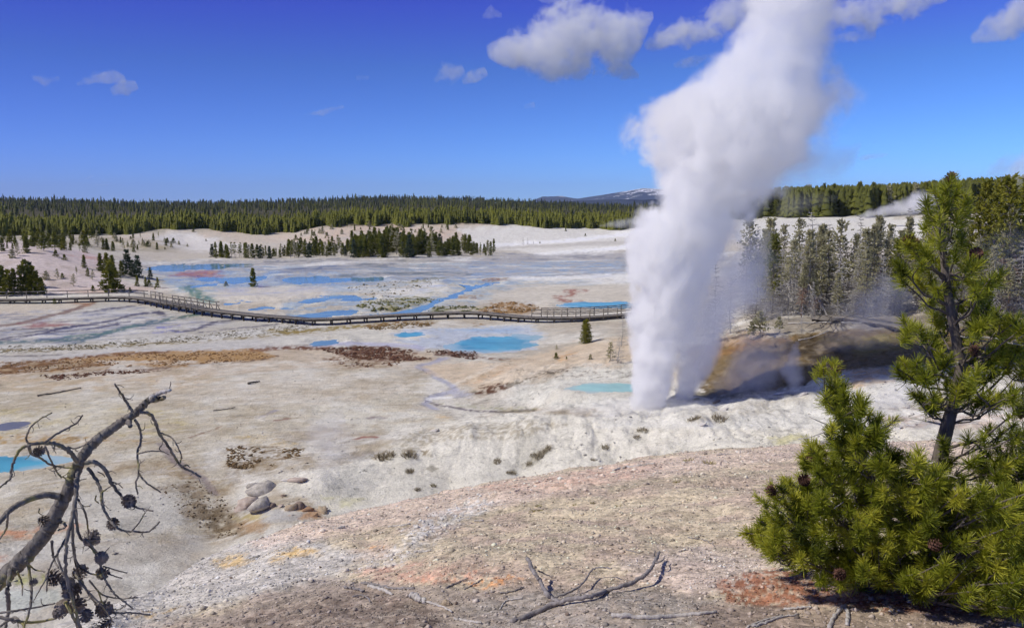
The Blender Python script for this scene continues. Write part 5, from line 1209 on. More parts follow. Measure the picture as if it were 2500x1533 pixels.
# ------------------------------------------------------------------ boardwalks
PLANK = NM('weathered_planks')
pp = PLANK.coord('Position')
PLANKM = PLANK.fin(PLANK.mix(PLANK.map(PLANK.noise(pp, 3.0, 5, .7), .3, .7), lin((98, 92, 84)), lin((152, 144, 132))), .85)
BEAM = NM('dark_beam'); pb = BEAM.coord('Position')
BEAMM = BEAM.fin(BEAM.mix(BEAM.map(BEAM.noise(pb, 2.0, 4, .7), .3, .7), lin((48, 43, 38)), lin((84, 77, 68))), .9)
def boardwalk(label, line_px, zdeck, rails, lift=.42, width=1.7, post_gap=2.3):
    W = np.array([at_z(x, y, zdeck) for x, y in line_px])
    n = 400
    C = spline(W, n); seg = np.r_[0, np.cumsum(np.linalg.norm(np.diff(C[:, :2], axis=0), axis=1))]
    L = seg[-1]; s = np.arange(0, L, .22)
    X, Y = np.interp(s, seg, C[:, 0]), np.interp(s, seg, C[:, 1])
    g = ground(X, Y)[0]
    z = np.maximum(zdeck, g + lift)
    kk = np.ones(41) / 41
    z = np.convolve(np.pad(z, 20, mode='edge'), kk, 'valid')
    T = np.stack([np.gradient(X), np.gradient(Y)], -1); T /= np.linalg.norm(T, axis=1)[:, None]
    N = np.stack([-T[:, 1], T[:, 0]], -1)
    root = empty('boardwalk', (X[len(X) // 2], Y[len(X) // 2], g[len(X) // 2]))
    o3 = np.array(root.location)
    at = lambda i, off, dz: np.array([X[i] + N[i, 0] * off, Y[i] + N[i, 1] * off, z[i] + dz]) - o3
    deck = MB(); rj = np.random.default_rng(3)
    for i in range(len(s)):
        t3, n3 = np.array([T[i, 0], T[i, 1], 0]), np.array([N[i, 0], N[i, 1], 0])
        deck.box(at(i, rj.normal(0, .015), rj.normal(0, .006)), t3 * .103, n3 * width / 2, (0, 0, .025))
    deck.build('deck', PLANKM, root)
    for off in (-width / 2 + .08, width / 2 - .08):
        st = MB()
        for i in range(0, len(s) - 8, 8):
            a, b = at(i, off, -.13), at(i + 8, off, -.13); d = (b - a) / 2
            st.box((a + b) / 2, d * 1.0, (*(N[i] * .045), 0), (0, 0, .1))
        st.build('beam', BEAMM, root)
    stp = max(1, int(post_gap / .22)); k = 0
    for i in range(4, len(s), stp):
        if k >= 96: break
        m_ = MB()
        for off in (-width / 2 + .1, width / 2 - .1):
            p = at(i, off, 0); bot = gz(p[0] + o3[0], p[1] + o3[1]) - o3[2] - .15
            m_.box(((p[0]), p[1], (p[2] - .05 + bot) / 2), (*(T[i] * .08), 0), (*(N[i] * .08), 0), (0, 0, max(.1, (p[2] - .05 - bot) / 2)))
        m_.box(at(i, 0, -.27), (*(T[i] * .07), 0), (*(N[i] * width * .53), 0), (0, 0, .07))
        m_.build('support', BEAMM, root); k += 1
    pxs = project(X, Y, z)[0]
    for side, x0, x1, gap, brace, hgt in rails:
        rail = MB(); idx = np.nonzero((pxs >= x0) & (pxs <= x1))[0]
        if len(idx) < 5: continue
        ra = MB()
        off = side * (width / 2 - .02)
        for dz in (hgt, hgt * .55):
            for i in range(idx[0], idx[-1] - 4, 5):
                a, b = at(i, off, dz), at(min(i + 5, idx[-1]), off, dz)
                ra.box((a + b) / 2, (b - a) / 2, (*(N[i] * .03), 0), (0, 0, .06))
        rl = ra.build('railing', PLANKM, root)
        for i in range(idx[0], idx[-1], max(1, int(gap / .22))):
            pm = MB(); pm.box(at(i, off + side * .07, (hgt - .25) / 2), (*(T[i] * .05), 0), (*(N[i] * .04), 0), (0, 0, (hgt + .35) / 2))
            if brace:
                a, b = at(i, off + side * .6, -.22), at(i, off + side * .09, hgt * .75); d = (b - a) / 2
                pm.box((a + b) / 2, d, (*(T[i] * .03), 0), (*(N[i] * .03), .02))
            pm.build('post', PLANKM, rl)
    tag(root, label, 'boardwalk')
    return root
BWL = Z1((-420, 872), (0, 868), (300, 862), (600, 853), (860, 847), (1000, 850), (1120, 863), (1250, 889), (1400, 912), (1570, 940), (1800, 968), (2000, 987), (2250, 1006)) + Z2((120, 899), (280, 897), (500, 884), (800, 868), (1100, 856), (1300, 858), (1450, 872), (1600, 886), (1720, 891), (1900, 891), (2100, 889), (2300, 887), (2560, 880))
bsrc = lambda z, x: z((x, 0))[0][0]
boardwalk('long weathered boardwalk winding across the basin with railed stretches', BWL, .75,
          [(1, -150, bsrc(Z1, 1090), 2.9, False, 1.05), (1, bsrc(Z1, 1090), bsrc(Z1, 1205), 1.4, False, 1.05), (1, bsrc(Z1, 1250), bsrc(Z1, 1640), 1.8, True, 1.0), (-1, bsrc(Z1, 1250), bsrc(Z1, 1580), 1.8, True, 1.0),
           (-1, bsrc(Z2, 1640), 1640, 1.9, False, 1.1), (1, bsrc(Z2, 1690), 1640, 1.9, False, 1.1)])
P5 = Z3((1290, 905), (1400, 898), (1550, 903), (1700, 935), (1850, 968), (1950, 990))
pw = [pick(x, y, 50) for x, y in P5]
boardwalk('low grey walkway behind the ochre mound, in front of the half dead wood', [tuple(map(float, (project(p[0], p[1], 5.75)[0], project(p[0], p[1], 5.75)[1]))) for p in pw], 5.75, [], lift=.3, width=1.8)

# ------------------------------------------------------------------ the near pines
m = NM('pine_needles')
t = m.attr('tint')
c = m.ramp(t, [(0, lin((72, 82, 24))), (.45, lin((138, 146, 36))), (1, lin((208, 204, 74)))])
m.fin(c, .5, spec=.35)
tl = m.new('ShaderNodeBsdfTranslucent'); m.put(tl.inputs[0], c)
mx = m.new('ShaderNodeMixShader'); mx.inputs[0].default_value = .3
m.link(m.b.outputs[0], mx.inputs[1]); m.link(tl.outputs[0], mx.inputs[2]); m.link(mx.outputs[0], m.out.inputs[0])
PINEN = m.m
PINEB = bark_mat('pine_bark', (70, 62, 56), (128, 118, 108), 40)
CONEM = bark_mat('pine_cone_scales', (70, 44, 36), (120, 84, 66), 60)
GREYTW = bark_mat('grey_twig', (162, 156, 150), (212, 206, 198), 60)
nrg = np.random.default_rng(77)
def shoot(mb, tip, d, L=.09, n=70, ln=.055, wd=.0015, tone=.5):
    """one bottlebrush of needles ending at tip, growing along d"""
    d = d / np.linalg.norm(d)
    a = np.cross(d, [.3, .5, .81]); a /= np.linalg.norm(a); b = np.cross(d, a)
    f = nrg.random(n) ** .8
    base_ = tip - d * L * (1 - f)[:, None]
    an = nrg.uniform(0, 6.283, n)
    spread = np.interp(f, [0, .7, 1], [1.45, 1.0, .4]) * nrg.uniform(.75, 1.2, n)
    dr = d * np.cos(spread)[:, None] + (a * np.cos(an)[:, None] + b * np.sin(an)[:, None]) * np.sin(spread)[:, None]
    l = ln * nrg.uniform(.7, 1.15, n)
    e = base_ + dr * l[:, None]
    sd = np.cross(dr, nrg.normal(0, 1, (n, 3))); sd /= np.linalg.norm(sd, axis=1)[:, None]
    V = np.stack([base_ - sd * wd, base_ + sd * wd, e + sd * wd * .5, e - sd * wd * .5], 1).reshape(-1, 3)
    Fq = np.arange(4 * n).reshape(-1, 4)
    tn = np.clip(tone + nrg.normal(0, .13, n) + .1 * (f - .5), 0, 1)
    mb.add(V, Fq, np.repeat(tn, 4))
def cone(mb, c, d, L, w_, op=.7):
    d = np.asarray(d, float) / np.linalg.norm(d)
    a = np.cross(d, [.3, .5, .81]); a /= np.linalg.norm(a); b = np.cross(d, a)
    prof = np.array([.5, .85, 1, .85, .5, .12])
    mb.tube([c + d * L * (t - .5) for t in np.linspace(0, 1, 6)], prof * w_ * .27, 7)
    for k in range(54):
        t = (k + .5) / 54; an = k * 2.4
        o = a * math.cos(an) + b * math.sin(an); rd = w_ * (.40 + .36 * math.sin(math.pi * min(1, t * 1.05)))
        p0 = c + d * L * (t - .5) + o * rd * .35
        p1 = c + d * L * (t - .5 + op * .12) + o * rd * 1.25
        s_ = np.cross(d, o) * w_ * .17 * (1 + .3 * nrg.normal()); u_ = d * w_ * .10
        mb.add([p0 - s_, p0 + s_, p1 + s_ * .7, p1 - s_ * .7, p1 + u_ * 1.2 + s_ * .4, p1 + u_ * 1.2 - s_ * .4], [(0, 1, 2, 3), (3, 2, 4, 5)])
def wiggle(P, n, amp):
    C = spline(P, n)
    L = np.linalg.norm(P[-1] - P[0])
    j = nrg.normal(0, 1, C.shape); j = (j + np.roll(j, 1, 0)) / 2; j[0] = j[-1] = 0
    return C + j * amp * L
def near_pine(label, trunk_px, base_pt, tips, r0, depth_fn, trunk_r, n_need=70, cones=(), shoot_len=.068, ln=.046, limbs=46, dead=14, second=.75):
    """trunk traced in view at the tree's range; tips: (px, py, depth, tone)"""
    root = empty('pine_tree', base_pt)
    o3 = np.asarray(base_pt, float)
    TP = np.array([at_r(x, y, r0) for x, y in trunk_px]); TP[0] = base_pt - np.array([0, 0, .05])
    TC = spline(TP, 40)
    tk = MB(); tk.tube(TC - o3, np.interp(np.linspace(0, 1, 40), [0, .15, .6, 1], [trunk_r * 1.3, trunk_r, trunk_r * .62, .006]) * nrg.uniform(.94, 1.06, 40), 10)
    tr = tk.build('trunk', PINEB, root, True)
    tipsW = []
    fw = TP.mean(0); fw = np.array([fw[0], fw[1], 0]); fw /= np.linalg.norm(fw)
    for px, py, dp, tone in tips:
        tipsW.append(at_r(px, py, r0 + dp))
    tipsW = np.array(tipsW); tones = np.array([t_[3] for t_ in tips])
    # where each shoot's limb leaves the trunk
    hd = np.array([np.min(np.linalg.norm(TC[:, :2] - p[:2], axis=1)) for p in tipsW])
    za = np.clip(tipsW[:, 2] - hd * .42 - .08, TC[0, 2] + .12, TC[-1, 2] - .02)
    ia = np.array([np.argmin(np.abs(TC[:, 2] - z)) for z in za])
    azm = np.arctan2(tipsW[:, 1] - TC[ia, 1], tipsW[:, 0] - TC[ia, 0])
    # group the shoots into limbs
    zq = (za - za.min()) / (np.ptp(za) + 1e-6)
    feat = np.c_[zq * 6.5, np.cos(azm) * 1.5 * np.minimum(hd * 3, 1), np.sin(azm) * 1.5 * np.minimum(hd * 3, 1)]
    k = min(limbs, len(tipsW)); cen = feat[nrg.choice(len(feat), k, replace=False)]
    for _ in range(12):
        lab = np.argmin(((feat[:, None] - cen[None]) ** 2).sum(-1), 1)
        for j in range(k):
            if (lab == j).any(): cen[j] = feat[lab == j].mean(0)
    for j in range(k):
        I = np.nonzero(lab == j)[0]
        if not len(I): continue
        a0 = TC[int(np.median(ia[I]))]
        far = I[np.argmax(np.linalg.norm(tipsW[I] - a0, axis=1))]
        E = tipsW[far]; d = E - a0; Ln = np.linalg.norm(d)
        mid = a0 + d * .5 + np.array([0, 0, -Ln * .10])
        main = wiggle(np.array([a0, a0 + d * .25 + [0, 0, -Ln * .04], mid, E]), 12, .012)
        br, nd = MB(), MB()
        br.tube(main - o3, np.linspace(max(.006, min(.02, Ln * .018)), .003, 12), 6)
        for q in I:
            tp = tipsW[q]
            if q != far:
                dd_ = np.linalg.norm(main - tp, axis=1) + np.linspace(.12, 0, 12) * 0; jn = int(np.clip(np.argmin(dd_) - 2, 1, 10))
                s0 = main[jn]
                w_ = wiggle(np.array([s0, (s0 + tp) / 2 + nrg.normal(0, .02, 3) + [0, 0, -.02], tp]), 6, .01)
                br.tube(w_ - o3, np.linspace(.004, .0022, 6), 5)
                dr = w_[-1] - w_[-3]
            else: dr = main[-1] - main[-3]
            dr = dr / (np.linalg.norm(dr) + 1e-9) + np.array([0, 0, .5]) + nrg.normal(0, .3, 3)
            shoot(nd, tp - o3, dr, shoot_len * nrg.uniform(.7, 1.15), n_need, ln * nrg.uniform(.8, 1.1), tone=tones[q])
            if nrg.random() < second:
                d2 = dr / np.linalg.norm(dr) + nrg.normal(0, .6, 3)
                shoot(nd, tp - o3 - dr / np.linalg.norm(dr) * shoot_len * .9 + d2 * .02, d2, shoot_len * .8, int(n_need * .7), ln, tone=tones[q] - .1)
        b = br.build('branch', PINEB, root, True)
        nd.build('needles', PINEN, b, attr='tint')
    for j in range(dead):
        i = int(nrg.uniform(3, 24)); a0 = TC[i]; an = nrg.uniform(0, 6.28); Ln = nrg.uniform(.15, .4)
        E = a0 + np.array([math.cos(an), math.sin(an), nrg.uniform(-.3, .2)]) * Ln
        mb = MB(); w_ = wiggle(np.array([a0, (a0 + E) / 2 + nrg.normal(0, .03, 3), E]), 8, .03); mb.tube(w_ - o3, np.linspace(.005, .0015, 8), 5)
        w2 = wiggle(np.array([w_[4], w_[4] + nrg.normal(0, .08, 3)]), 4, .03); mb.tube(w2 - o3, [.003, .002, .002, .001], 4)
        mb.build('dead_branch', GREYTW, root, True)
    for px, py, dp in cones:
        mb = MB(); c = at_r(px, py, r0 + dp); cone(mb, c - o3, nrg.normal(0, .5, 3) + [0, -.3, .6], .045, .03)
        mb.build('pine_cone', CONEM, root)
    return tag(root, label, 'tree')
def fill(poly, gap, dlo, dhi, tone, jit=.35, layers=2):
    P = np.array(poly); out = []
    for l in range(layers):
        y = P[:, 1].min() + gap * .4 * l
        while y < P[:, 1].max():
            x = P[:, 0].min() + gap * random.random()
            while x < P[:, 0].max():
                q = (x + random.uniform(-jit, jit) * gap, y + random.uniform(-jit, jit) * gap)
                if inside(np.array([q[0]]), np.array([q[1]]), P)[0]:
                    out.append((q[0], q[1], random.uniform(dlo, dhi) if l else random.uniform(dlo, dlo * .3), tone + random.gauss(0, .24)))
                x += gap
            y += gap * .85
    return out
tallt = Z3((2030, 90), (1990, 140), (2065, 130), (1930, 160), (2110, 180), (1890, 205), (1980, 220), (2045, 230), (2125, 235), (1895, 275), (1960, 290), (2060, 300), (2130, 275), (2085, 350), (1905, 335), (2000, 370), (1960, 400), (2100, 405), (1790, 425), (1775, 445), (1850, 470), (1905, 450), (1935, 400), (1815, 505), (1895, 505), (1955, 565), (1860, 565), (2000, 520), (2050, 500),
           (2150, 490), (2195, 520), (2130, 555), (2185, 575), (2100, 615), (1725, 570), (1790, 630), (1745, 650), (1850, 600), (1835, 655), (1910, 640), (2060, 685), (2130, 640), (2185, 690), (2250, 650), (2315, 625), (2240, 705), (2165, 720), (2290, 650), (1960, 745), (1995, 775), (1950, 710), (2040, 650), (2200, 770), (2245, 800), (2170, 835), (2110, 790), (2250, 850), (1930, 770),
           (1755, 890), (1810, 905), (1850, 935), (1930, 860), (1960, 900), (1790, 930), (2120, 900), (2180, 920), (2240, 890), (2150, 960), (2300, 935), (2350, 890), (2405, 870), (2430, 930), (2380, 965), (1940, 985), (1990, 1005), (1930, 1050), (2320, 1000), (2410, 1030), (2360, 1060), (2290, 1025), (2140, 1010),
           (1720, 1160), (1780, 1195), (1755, 1120), (1835, 1125), (1855, 1180), (1885, 1215), (1970, 1080), (2030, 1100), (2090, 1120), (2150, 1100), (2060, 1185), (2110, 1200), (2180, 1170), (2240, 1120), (2300, 1100), (2380, 1110), (2430, 1170), (2200, 1235), (2260, 1210), (2330, 1190), (1805, 1305), (1865, 1330), (1930, 1310), (1960, 1350), (2060, 1275), (2130, 1270), (2250, 1300), (2310, 1335), (2385, 1310), (2200, 1335), (1990, 1140), (1930, 1110), (2000, 1230))
tips = [(x, y, random.uniform(-.3, .3), random.gauss(.55, .14)) for x, y in tallt]
tips += [(x + random.uniform(-20, 20), y + random.uniform(-16, 16), random.uniform(-.2, .4), random.gauss(.45, .15)) for x, y in tallt if random.random() < (.0 if y < 700 else .5)]
tips += fill(Z7((1090, 500), (1220, 520), (1330, 440), (1546, 400), (1546, 760), (1300, 760), (1150, 640)), 46, -.25, .4, .5, layers=1)
bt = pick(2285, 1425)
RT_ = math.hypot(bt[0], bt[1])
near_pine('tall sparse young pine with a bent stem at the right, top against the far hills', [(2262, 1420), (2262, 1240), (2290, 1130), (2318, 1020), (2345, 915), (2335, 830), (2318, 740), (2306, 650), (2300, 560), (2310, 480), (2323, 440)], bt, tips, RT_, None, .032, 125, cones=[(2217, 588, -.1), (2230, 595, .0), (2382, 620, -.1), (2322, 436, 0), (2381, 858, -.15)], limbs=60, dead=18, second=.35)
bushp = Z7((500, 195), (600, 185), (640, 270), (640, 330), (745, 345), (760, 430), (895, 455), (880, 500), (850, 545), (925, 620), (1025, 600), (1060, 690), (1150, 720), (1250, 760), (1400, 780), (1640, 800), (1640, 1440), (1440, 1440), (1330, 1390), (1180, 1330), (1000, 1350), (960, 1310), (740, 1330), (560, 1290), (380, 1215), (250, 1180), (170, 1090), (180, 1030), (210, 960), (220, 880), (275, 810), (350, 770), (420, 690), (450, 590), (530, 620), (560, 560), (530, 470), (520, 380), (540, 300), (510, 240))
btips = fill(bushp, 33, -.42, .4, .5, layers=2)
btips += [(x, y, random.uniform(-.2, .1), .7) for x, y in Z7((535, 190), (590, 188), (270, 800), (345, 765), (200, 850), (145, 1030), (460, 580), (900, 460), (1010, 1370), (1030, 1330), (1380, 1400), (1350, 1380), (1110, 1290), (500, 590), (430, 650), (215, 1000), (160, 1060))]
bb = pick(2130, 1440)
RB_ = math.hypot(bb[0], bb[1])
near_pine('dense bushy pine with a crooked leader at the lower right of the slope', [(2130, 1435), (2125, 1330), (2120, 1220), (2110, 1120), (2080, 1040), (2050, 960), (2025, 900), (2020, 885)], bb, btips, RB_, None, .03, 125, cones=[(1886, 1198, -.3), (1962, 1172, -.25), (1980, 1115, -.2), (2052, 1402, -.4), (2280, 1330, -.4), (2040, 905, -.05)], limbs=90, dead=14, second=.4)
tips = fill(Z7((1290, 600), (1420, 560), (1700, 420), (1900, 700), (1900, 1250), (1600, 1300), (1480, 1000), (1330, 900)), 34, -.3, .3, .48, layers=2)
tips += fill(Z3((2290, 900), (2420, 860), (2700, 900), (2700, 1500), (2400, 1440), (2330, 1250), (2280, 1050)), 34, -.3, .4, .5, layers=1)
b3 = pick(2600, 1440)
near_pine('pine cut by the right frame edge, its branches reaching behind the bushy one', [(2600, 1440), (2610, 1250), (2600, 1050), (2620, 850), (2630, 700)], b3, tips, math.hypot(b3[0], b3[1]) + .25, None, .035, 60, cones=[(2490, 1010, -.3)], limbs=44, dead=22)
#--STAGE4--

# ------------------------------------------------------------------ the bare dead tree at the left
DB = bark_mat('dead_branch_bark', (74, 68, 62), (150, 142, 132), 55)
_t = DB.node_tree; _b = _t.nodes['Principled BSDF']; _src = _b.inputs['Base Color'].links[0].from_socket     # lichen patches
_n = _t.nodes.new('ShaderNodeTexNoise'); _n.inputs['Scale'].default_value = 14; _n.inputs['Detail'].default_value = 5
_r = _t.nodes.new('ShaderNodeMapRange'); _r.inputs[1].default_value = .56; _r.inputs[2].default_value = .66; _t.links.new(_n.outputs['Fac'], _r.inputs[0])
_m = _t.nodes.new('ShaderNodeMix'); _m.data_type = 'RGBA'; _t.links.new(_r.outputs[0], _m.inputs[0]); _t.links.new(_src, _m.inputs[6]); _m.inputs[7].default_value = (*lin((150, 142, 92)), 1); _t.links.new(_m.outputs[2], _b.inputs['Base Color'])
_o = _t.nodes.new('ShaderNodeTexCoord'); _t.links.new(_o.outputs['Object'], _n.inputs['Vector'])
TIPB = bark_mat('bleached_wood', (150, 144, 138), (206, 202, 198), 60)
DCONE = bark_mat('old_cone_scales', (98, 88, 80), (164, 152, 142), 80)
RD = 2.55
def z4p(x, y, r=RD):
    px, py = Z4((x, y))[0]
    return at_r(px, py, r)
dbase = z4p(-230, 1700); dbase[2] = gz(dbase[0], dbase[1])
droot = empty('dead_tree', dbase)
tag(droot, 'bare dead pine with twisted grey branches and old cones at the lower left', 'tree')
S4 = RD / F / 2.3875
def limb(name, pts, r0, r1, dp0, dp1, mat=None, n=None, sides=7):
    n = n or max(8, len(pts) * 7)
    C = spline(np.array(pts, float), n); t = np.linspace(0, 1, n)
    dp = dp0 + (dp1 - dp0) * t + .03 * np.sin(t * 5 + pts[0][0])
    W = np.array([z4p(x, y, RD + d) for (x, y), d in zip(C, dp)])
    # the wood is knotty: short ridges of old needle bases, small kinks
    rad = np.interp(t, [0, 1], [r0, r1]) * 1.04 * S4 * (1 + .02 * np.sin(np.arange(n) * 2.1) + nrg.uniform(-.06, .06, n) * (1 + (r0 < 15)))
    W[1:-1] += nrg.normal(0, 1, (n - 2, 3)) * (r0 * S4 * (.05 if r0 > 15 else .16))
    m_ = MB(); m_.tube(W - dbase, np.maximum(rad, .0009), sides)
    if r0 <= 12 and len(pts) > 3:
        for k in range(len(pts)):
            i = int(nrg.uniform(.15, .95) * n); x, y = C[i]; an = nrg.uniform(-.6, 3.7); l = nrg.uniform(18, 62); q = nrg.normal(0, .5)
            tw_ = [(x, y), (x + math.cos(an) * l * .5, y + math.sin(an) * l * .5), (x + math.cos(an + q) * l, y + math.sin(an + q) * l)]
            cc_ = spline(np.array(tw_), 7); W2 = np.array([z4p(a, b, RD + dp[i] + nrg.uniform(-.01, .01) * 0 - .004 * u) for u, (a, b) in enumerate(cc_)])
            m_.tube(W2 - dbase, np.linspace(2.6, 1.5, 7) * S4, 5)
    return m_.build(name, mat or DB, droot, True)
limb('trunk', [(-230, 1690), (-120, 1380), (-60, 1290), (60, 1175), (150, 1090), (230, 1000), (290, 920), (340, 820), (385, 740), (420, 650), (450, 570), (490, 500), (560, 420), (640, 360), (740, 290), (800, 250), (860, 190), (900, 160)], 46, 16, .1, 0, n=190, sides=12)
limb('branch', [(880, 175), (920, 148), (960, 134), (997, 120)], 15, 7, 0, -.02, TIPB)
LB = [([(885, 185), (920, 178), (962, 168)], 14, 11, 0, .02), ([(985, 122), (992, 100), (996, 76)], 3, 2, 0, 0), ([(785, 275), (755, 225), (725, 175), (695, 130), (668, 88)], 9, 4, 0, -.05), ([(760, 270), (755, 300), (756, 338)], 15, 11, -.02, -.05),
      ([(450, 540), (405, 482), (335, 442), (262, 434), (170, 442), (102, 490), (72, 570), (58, 640), (-4, 694)], 12, 4, 0, -.12), ([(262, 430), (330, 380), (400, 342), (450, 312), (482, 272)], 6, 4, -.04, .05), ([(165, 440), (154, 400), (180, 340), (230, 296), (303, 256)], 5, 3, -.08, -.12),
      ([(168, 445), (180, 490), (240, 524), (300, 560), (360, 572), (424, 580)], 7, 4, -.08, 0), ([(262, 450), (300, 540), (325, 590), (350, 622), (400, 642)], 5, 3, -.05, .02), ([(390, 455), (440, 464), (500, 440), (540, 420)], 5, 3, -.02, -.05),
      ([(815, 255), (870, 262), (908, 315), (930, 380), (985, 455), (1020, 520), (1060, 570), (1120, 602), (1172, 632)], 9, 6, 0, .10), ([(925, 370), (1000, 402), (1040, 460), (1062, 522)], 5, 3, .03, .06), ([(1050, 548), (1058, 510), (1050, 480)], 4, 3, .06, .05), ([(1060, 570), (1085, 560), (1108, 575)], 5, 3, .07, .08),
      ([(785, 295), (812, 345), (822, 420), (800, 490), (806, 560), (805, 630), (790, 662), (802, 732)], 7, 4, 0, -.06), ([(800, 496), (870, 480), (955, 484)], 5, 3, -.03, -.02), ([(806, 608), (850, 660), (935, 718)], 5, 4, -.05, 0), ([(945, 440), (930, 470), (985, 500)], 3, 2, .03, .03),
      ([(495, 548), (560, 545), (620, 598), (650, 670), (700, 735), (745, 780), (800, 808), (892, 828)], 12, 4, 0, -.10), ([(655, 660), (690, 672), (715, 694)], 4, 2, -.05, -.05),
      ([(510, 575), (560, 650), (590, 720), (600, 800), (640, 880), (700, 935), (780, 948), (870, 945), (930, 890)], 9, 4, -.02, -.14), ([(770, 944), (815, 890), (846, 838)], 4, 3, -.12, -.12), ([(590, 722), (640, 688), (706, 662)], 4, 2, -.05, -.04), ([(560, 740), (555, 765), (576, 782)], 4, 3, -.05, -.05),
      ([(352, 745), (262, 735), (150, 770), (62, 820), (0, 890), (-60, 960)], 18, 10, 0, -.12), ([(42, 838), (40, 920), (-4, 996)], 6, 4, -.1, -.1),
      ([(455, 600), (442, 730), (424, 850), (400, 950), (385, 1060), (385, 1200), (420, 1330), (470, 1530)], 12, 6, -.02, -.16), ([(440, 640), (440, 800), (460, 960), (530, 1040), (575, 1110), (600, 1200), (650, 1290), (690, 1330), (775, 1398)], 8, 4, -.03, -.10), ([(420, 880), (430, 1060), (455, 1180), (505, 1290), (560, 1370), (620, 1450)], 8, 4, -.05, -.02),
      ([(405, 950), (350, 1050), (305, 1130), (280, 1200), (272, 1296)], 6, 3, -.06, -.12), ([(455, 760), (500, 850), (516, 962)], 6, 4, -.03, 0), ([(385, 1000), (335, 1080), (365, 1180), (410, 1290), (440, 1400), (480, 1530)], 6, 4, -.08, -.1), ([(600, 1150), (660, 1168), (742, 1190)], 4, 3, -.05, -.02), ([(612, 1178), (660, 1205), (712, 1220)], 4, 3, -.05, -.07),
      ([(520, 1230), (590, 1310), (690, 1338), (798, 1332)], 5, 3, -.02, -.08), ([(555, 1368), (650, 1420), (760, 1420), (878, 1434)], 6, 4, -.02, -.08), ([(60, 1170), (45, 1290), (50, 1400), (25, 1530)], 12, 8, .05, 0), ([(158, 1110), (180, 1250), (178, 1380), (130, 1530)], 8, 5, .02, -.06), ([(-40, 1430), (130, 1402), (230, 1385), (318, 1366)], 6, 4, 0, -.08),
      ([(-40, 1440), (100, 1470), (250, 1470), (385, 1430)], 9, 5, 0, -.1), ([(150, 1120), (200, 1168), (262, 1182)], 5, 3, .02, 0), ([(100, 1180), (128, 1250), (130, 1318)], 5, 3, .02, -.03), ([(-20, 1290), (30, 1240), (62, 1205)], 6, 4, .05, .05), ([(340, 890), (370, 898), (385, 915)], 8, 6, 0, 0), ([(340, 940), (380, 925)], 5, 4, 0, 0),
      ([(430, 1180), (480, 1260), (600, 1390), (665, 1480)], 6, 3, -.1, -.12), ([(300, 1000), (310, 1090), (340, 1160)], 7, 4, 0, -.06), ([(500, 990), (560, 1060), (590, 1080), (640, 1040)], 5, 2, -.06, -.04), ([(420, 1010), (450, 1130), (520, 1190), (590, 1200)], 6, 4, -.08, -.1), ([(380, 1360), (440, 1470), (460, 1540)], 8, 6, -.1, -.1), ([(0, 1500), (90, 1450), (160, 1530)], 7, 5, 0, -.05),
      ([(230, 815), (228, 840), (262, 858)], 3, 2, 0, 0), ([(460, 770), (490, 800), (526, 802)], 3, 2, -.02, -.02), ([(430, 690), (470, 650), (504, 640)], 3, 2, 0, .03), ([(570, 600), (600, 615), (612, 630)], 3, 2, -.02, 0), ([(280, 1200), (230, 1290), (190, 1360)], 4, 2, -.1, -.12), ([(570, 1290), (610, 1380), (690, 1402), (740, 1368)], 4, 2, -.06, -.06)]
for pts, a_, b_, d0, d1 in LB: limb('branch', pts, a_, b_, d0, d1)
for x_, y_, s_ in [(750, 770, 44), (660, 897, 38), (525, 990, 50), (590, 1100, 40), (592, 1188, 40), (310, 1212, 50), (462, 1190, 46), (428, 1290, 56), (368, 1388, 46), (452, 1375, 48), (600, 1402, 52), (252, 885, 34), (222, 480, 32), (200, 1242, 24), (500, 1432, 42), (612, 1492, 48), (300, 1230, 34), (556, 1000, 34), (400, 1250, 40), (340, 1420, 40)]:
    mb = MB(); c = z4p(x_, y_, RD - .06); cone(mb, c - dbase, nrg.normal(0, .6, 3) + np.array([.2, 0, -.4]), s_ * 1.55 * S4, s_ * .95 * S4, 1.0)
    mb.build('pine_cone', DCONE, droot)

# ------------------------------------------------------------------ fallen wood
def stick(name, zf, pieces, label, cat='branch', mat=None, lift=.0, scale=2.3875, rmin=0):
    """pieces: (photo points, radius at both ends in zoomed pixels, lift at both ends in metres)"""
    root = None; o3 = None
    for k, (pts, r0, r1, l0, l1) in enumerate(pieces):
        n = max(6, len(pts) * 6)
        C = spline(np.array(pts, float), n); W = []
        for i, (x, y) in enumerate(C):
            px, py = zf((x, y))[0]; p = pick(px, py, rmin); t = i / (n - 1); W.append((p, l0 + (l1 - l0) * t))
        rr_ = np.array([math.hypot(p[0], p[1]) for p, _ in W])
        rad = np.linspace(r0, r1, n) * rr_ / F / scale
        V = np.array([p + np.array([0, 0, h + ra * .75]) for (p, h), ra in zip(W, rad)])
        # keep where it is seen: lifting moves it towards the eye along the line of sight
        for i in range(n):
            d = V[i] - np.array([0, 0, H]); pr = W[i][0] - np.array([0, 0, H]); s_ = max(.5, (V[i][2] - H) / pr[2]); V[i] = np.array([0, 0, H]) + pr * s_
        V[1:-1] += nrg.normal(0, 1, (n - 2, 3)) * rad[1:-1, None] * .22
        if root is None:
            o3 = V[n // 2].copy(); o3[2] = gz(o3[0], o3[1])
            root = empty(name, o3) if len(pieces) > 1 else None
        mb = MB(); mb.tube(V - o3, rad * nrg.uniform(.8, 1.15, n), 8)
        if len(pieces) > 1: mb.build('limb' if k == 0 else 'twig', mat or GREYTW, root, True)
        else:
            root = mb.build(name, mat or GREYTW, None, True, loc=o3)
    return tag(root, label, cat)
DG = bark_mat('weathered_branch', (112, 106, 104), (164, 158, 156), 70)
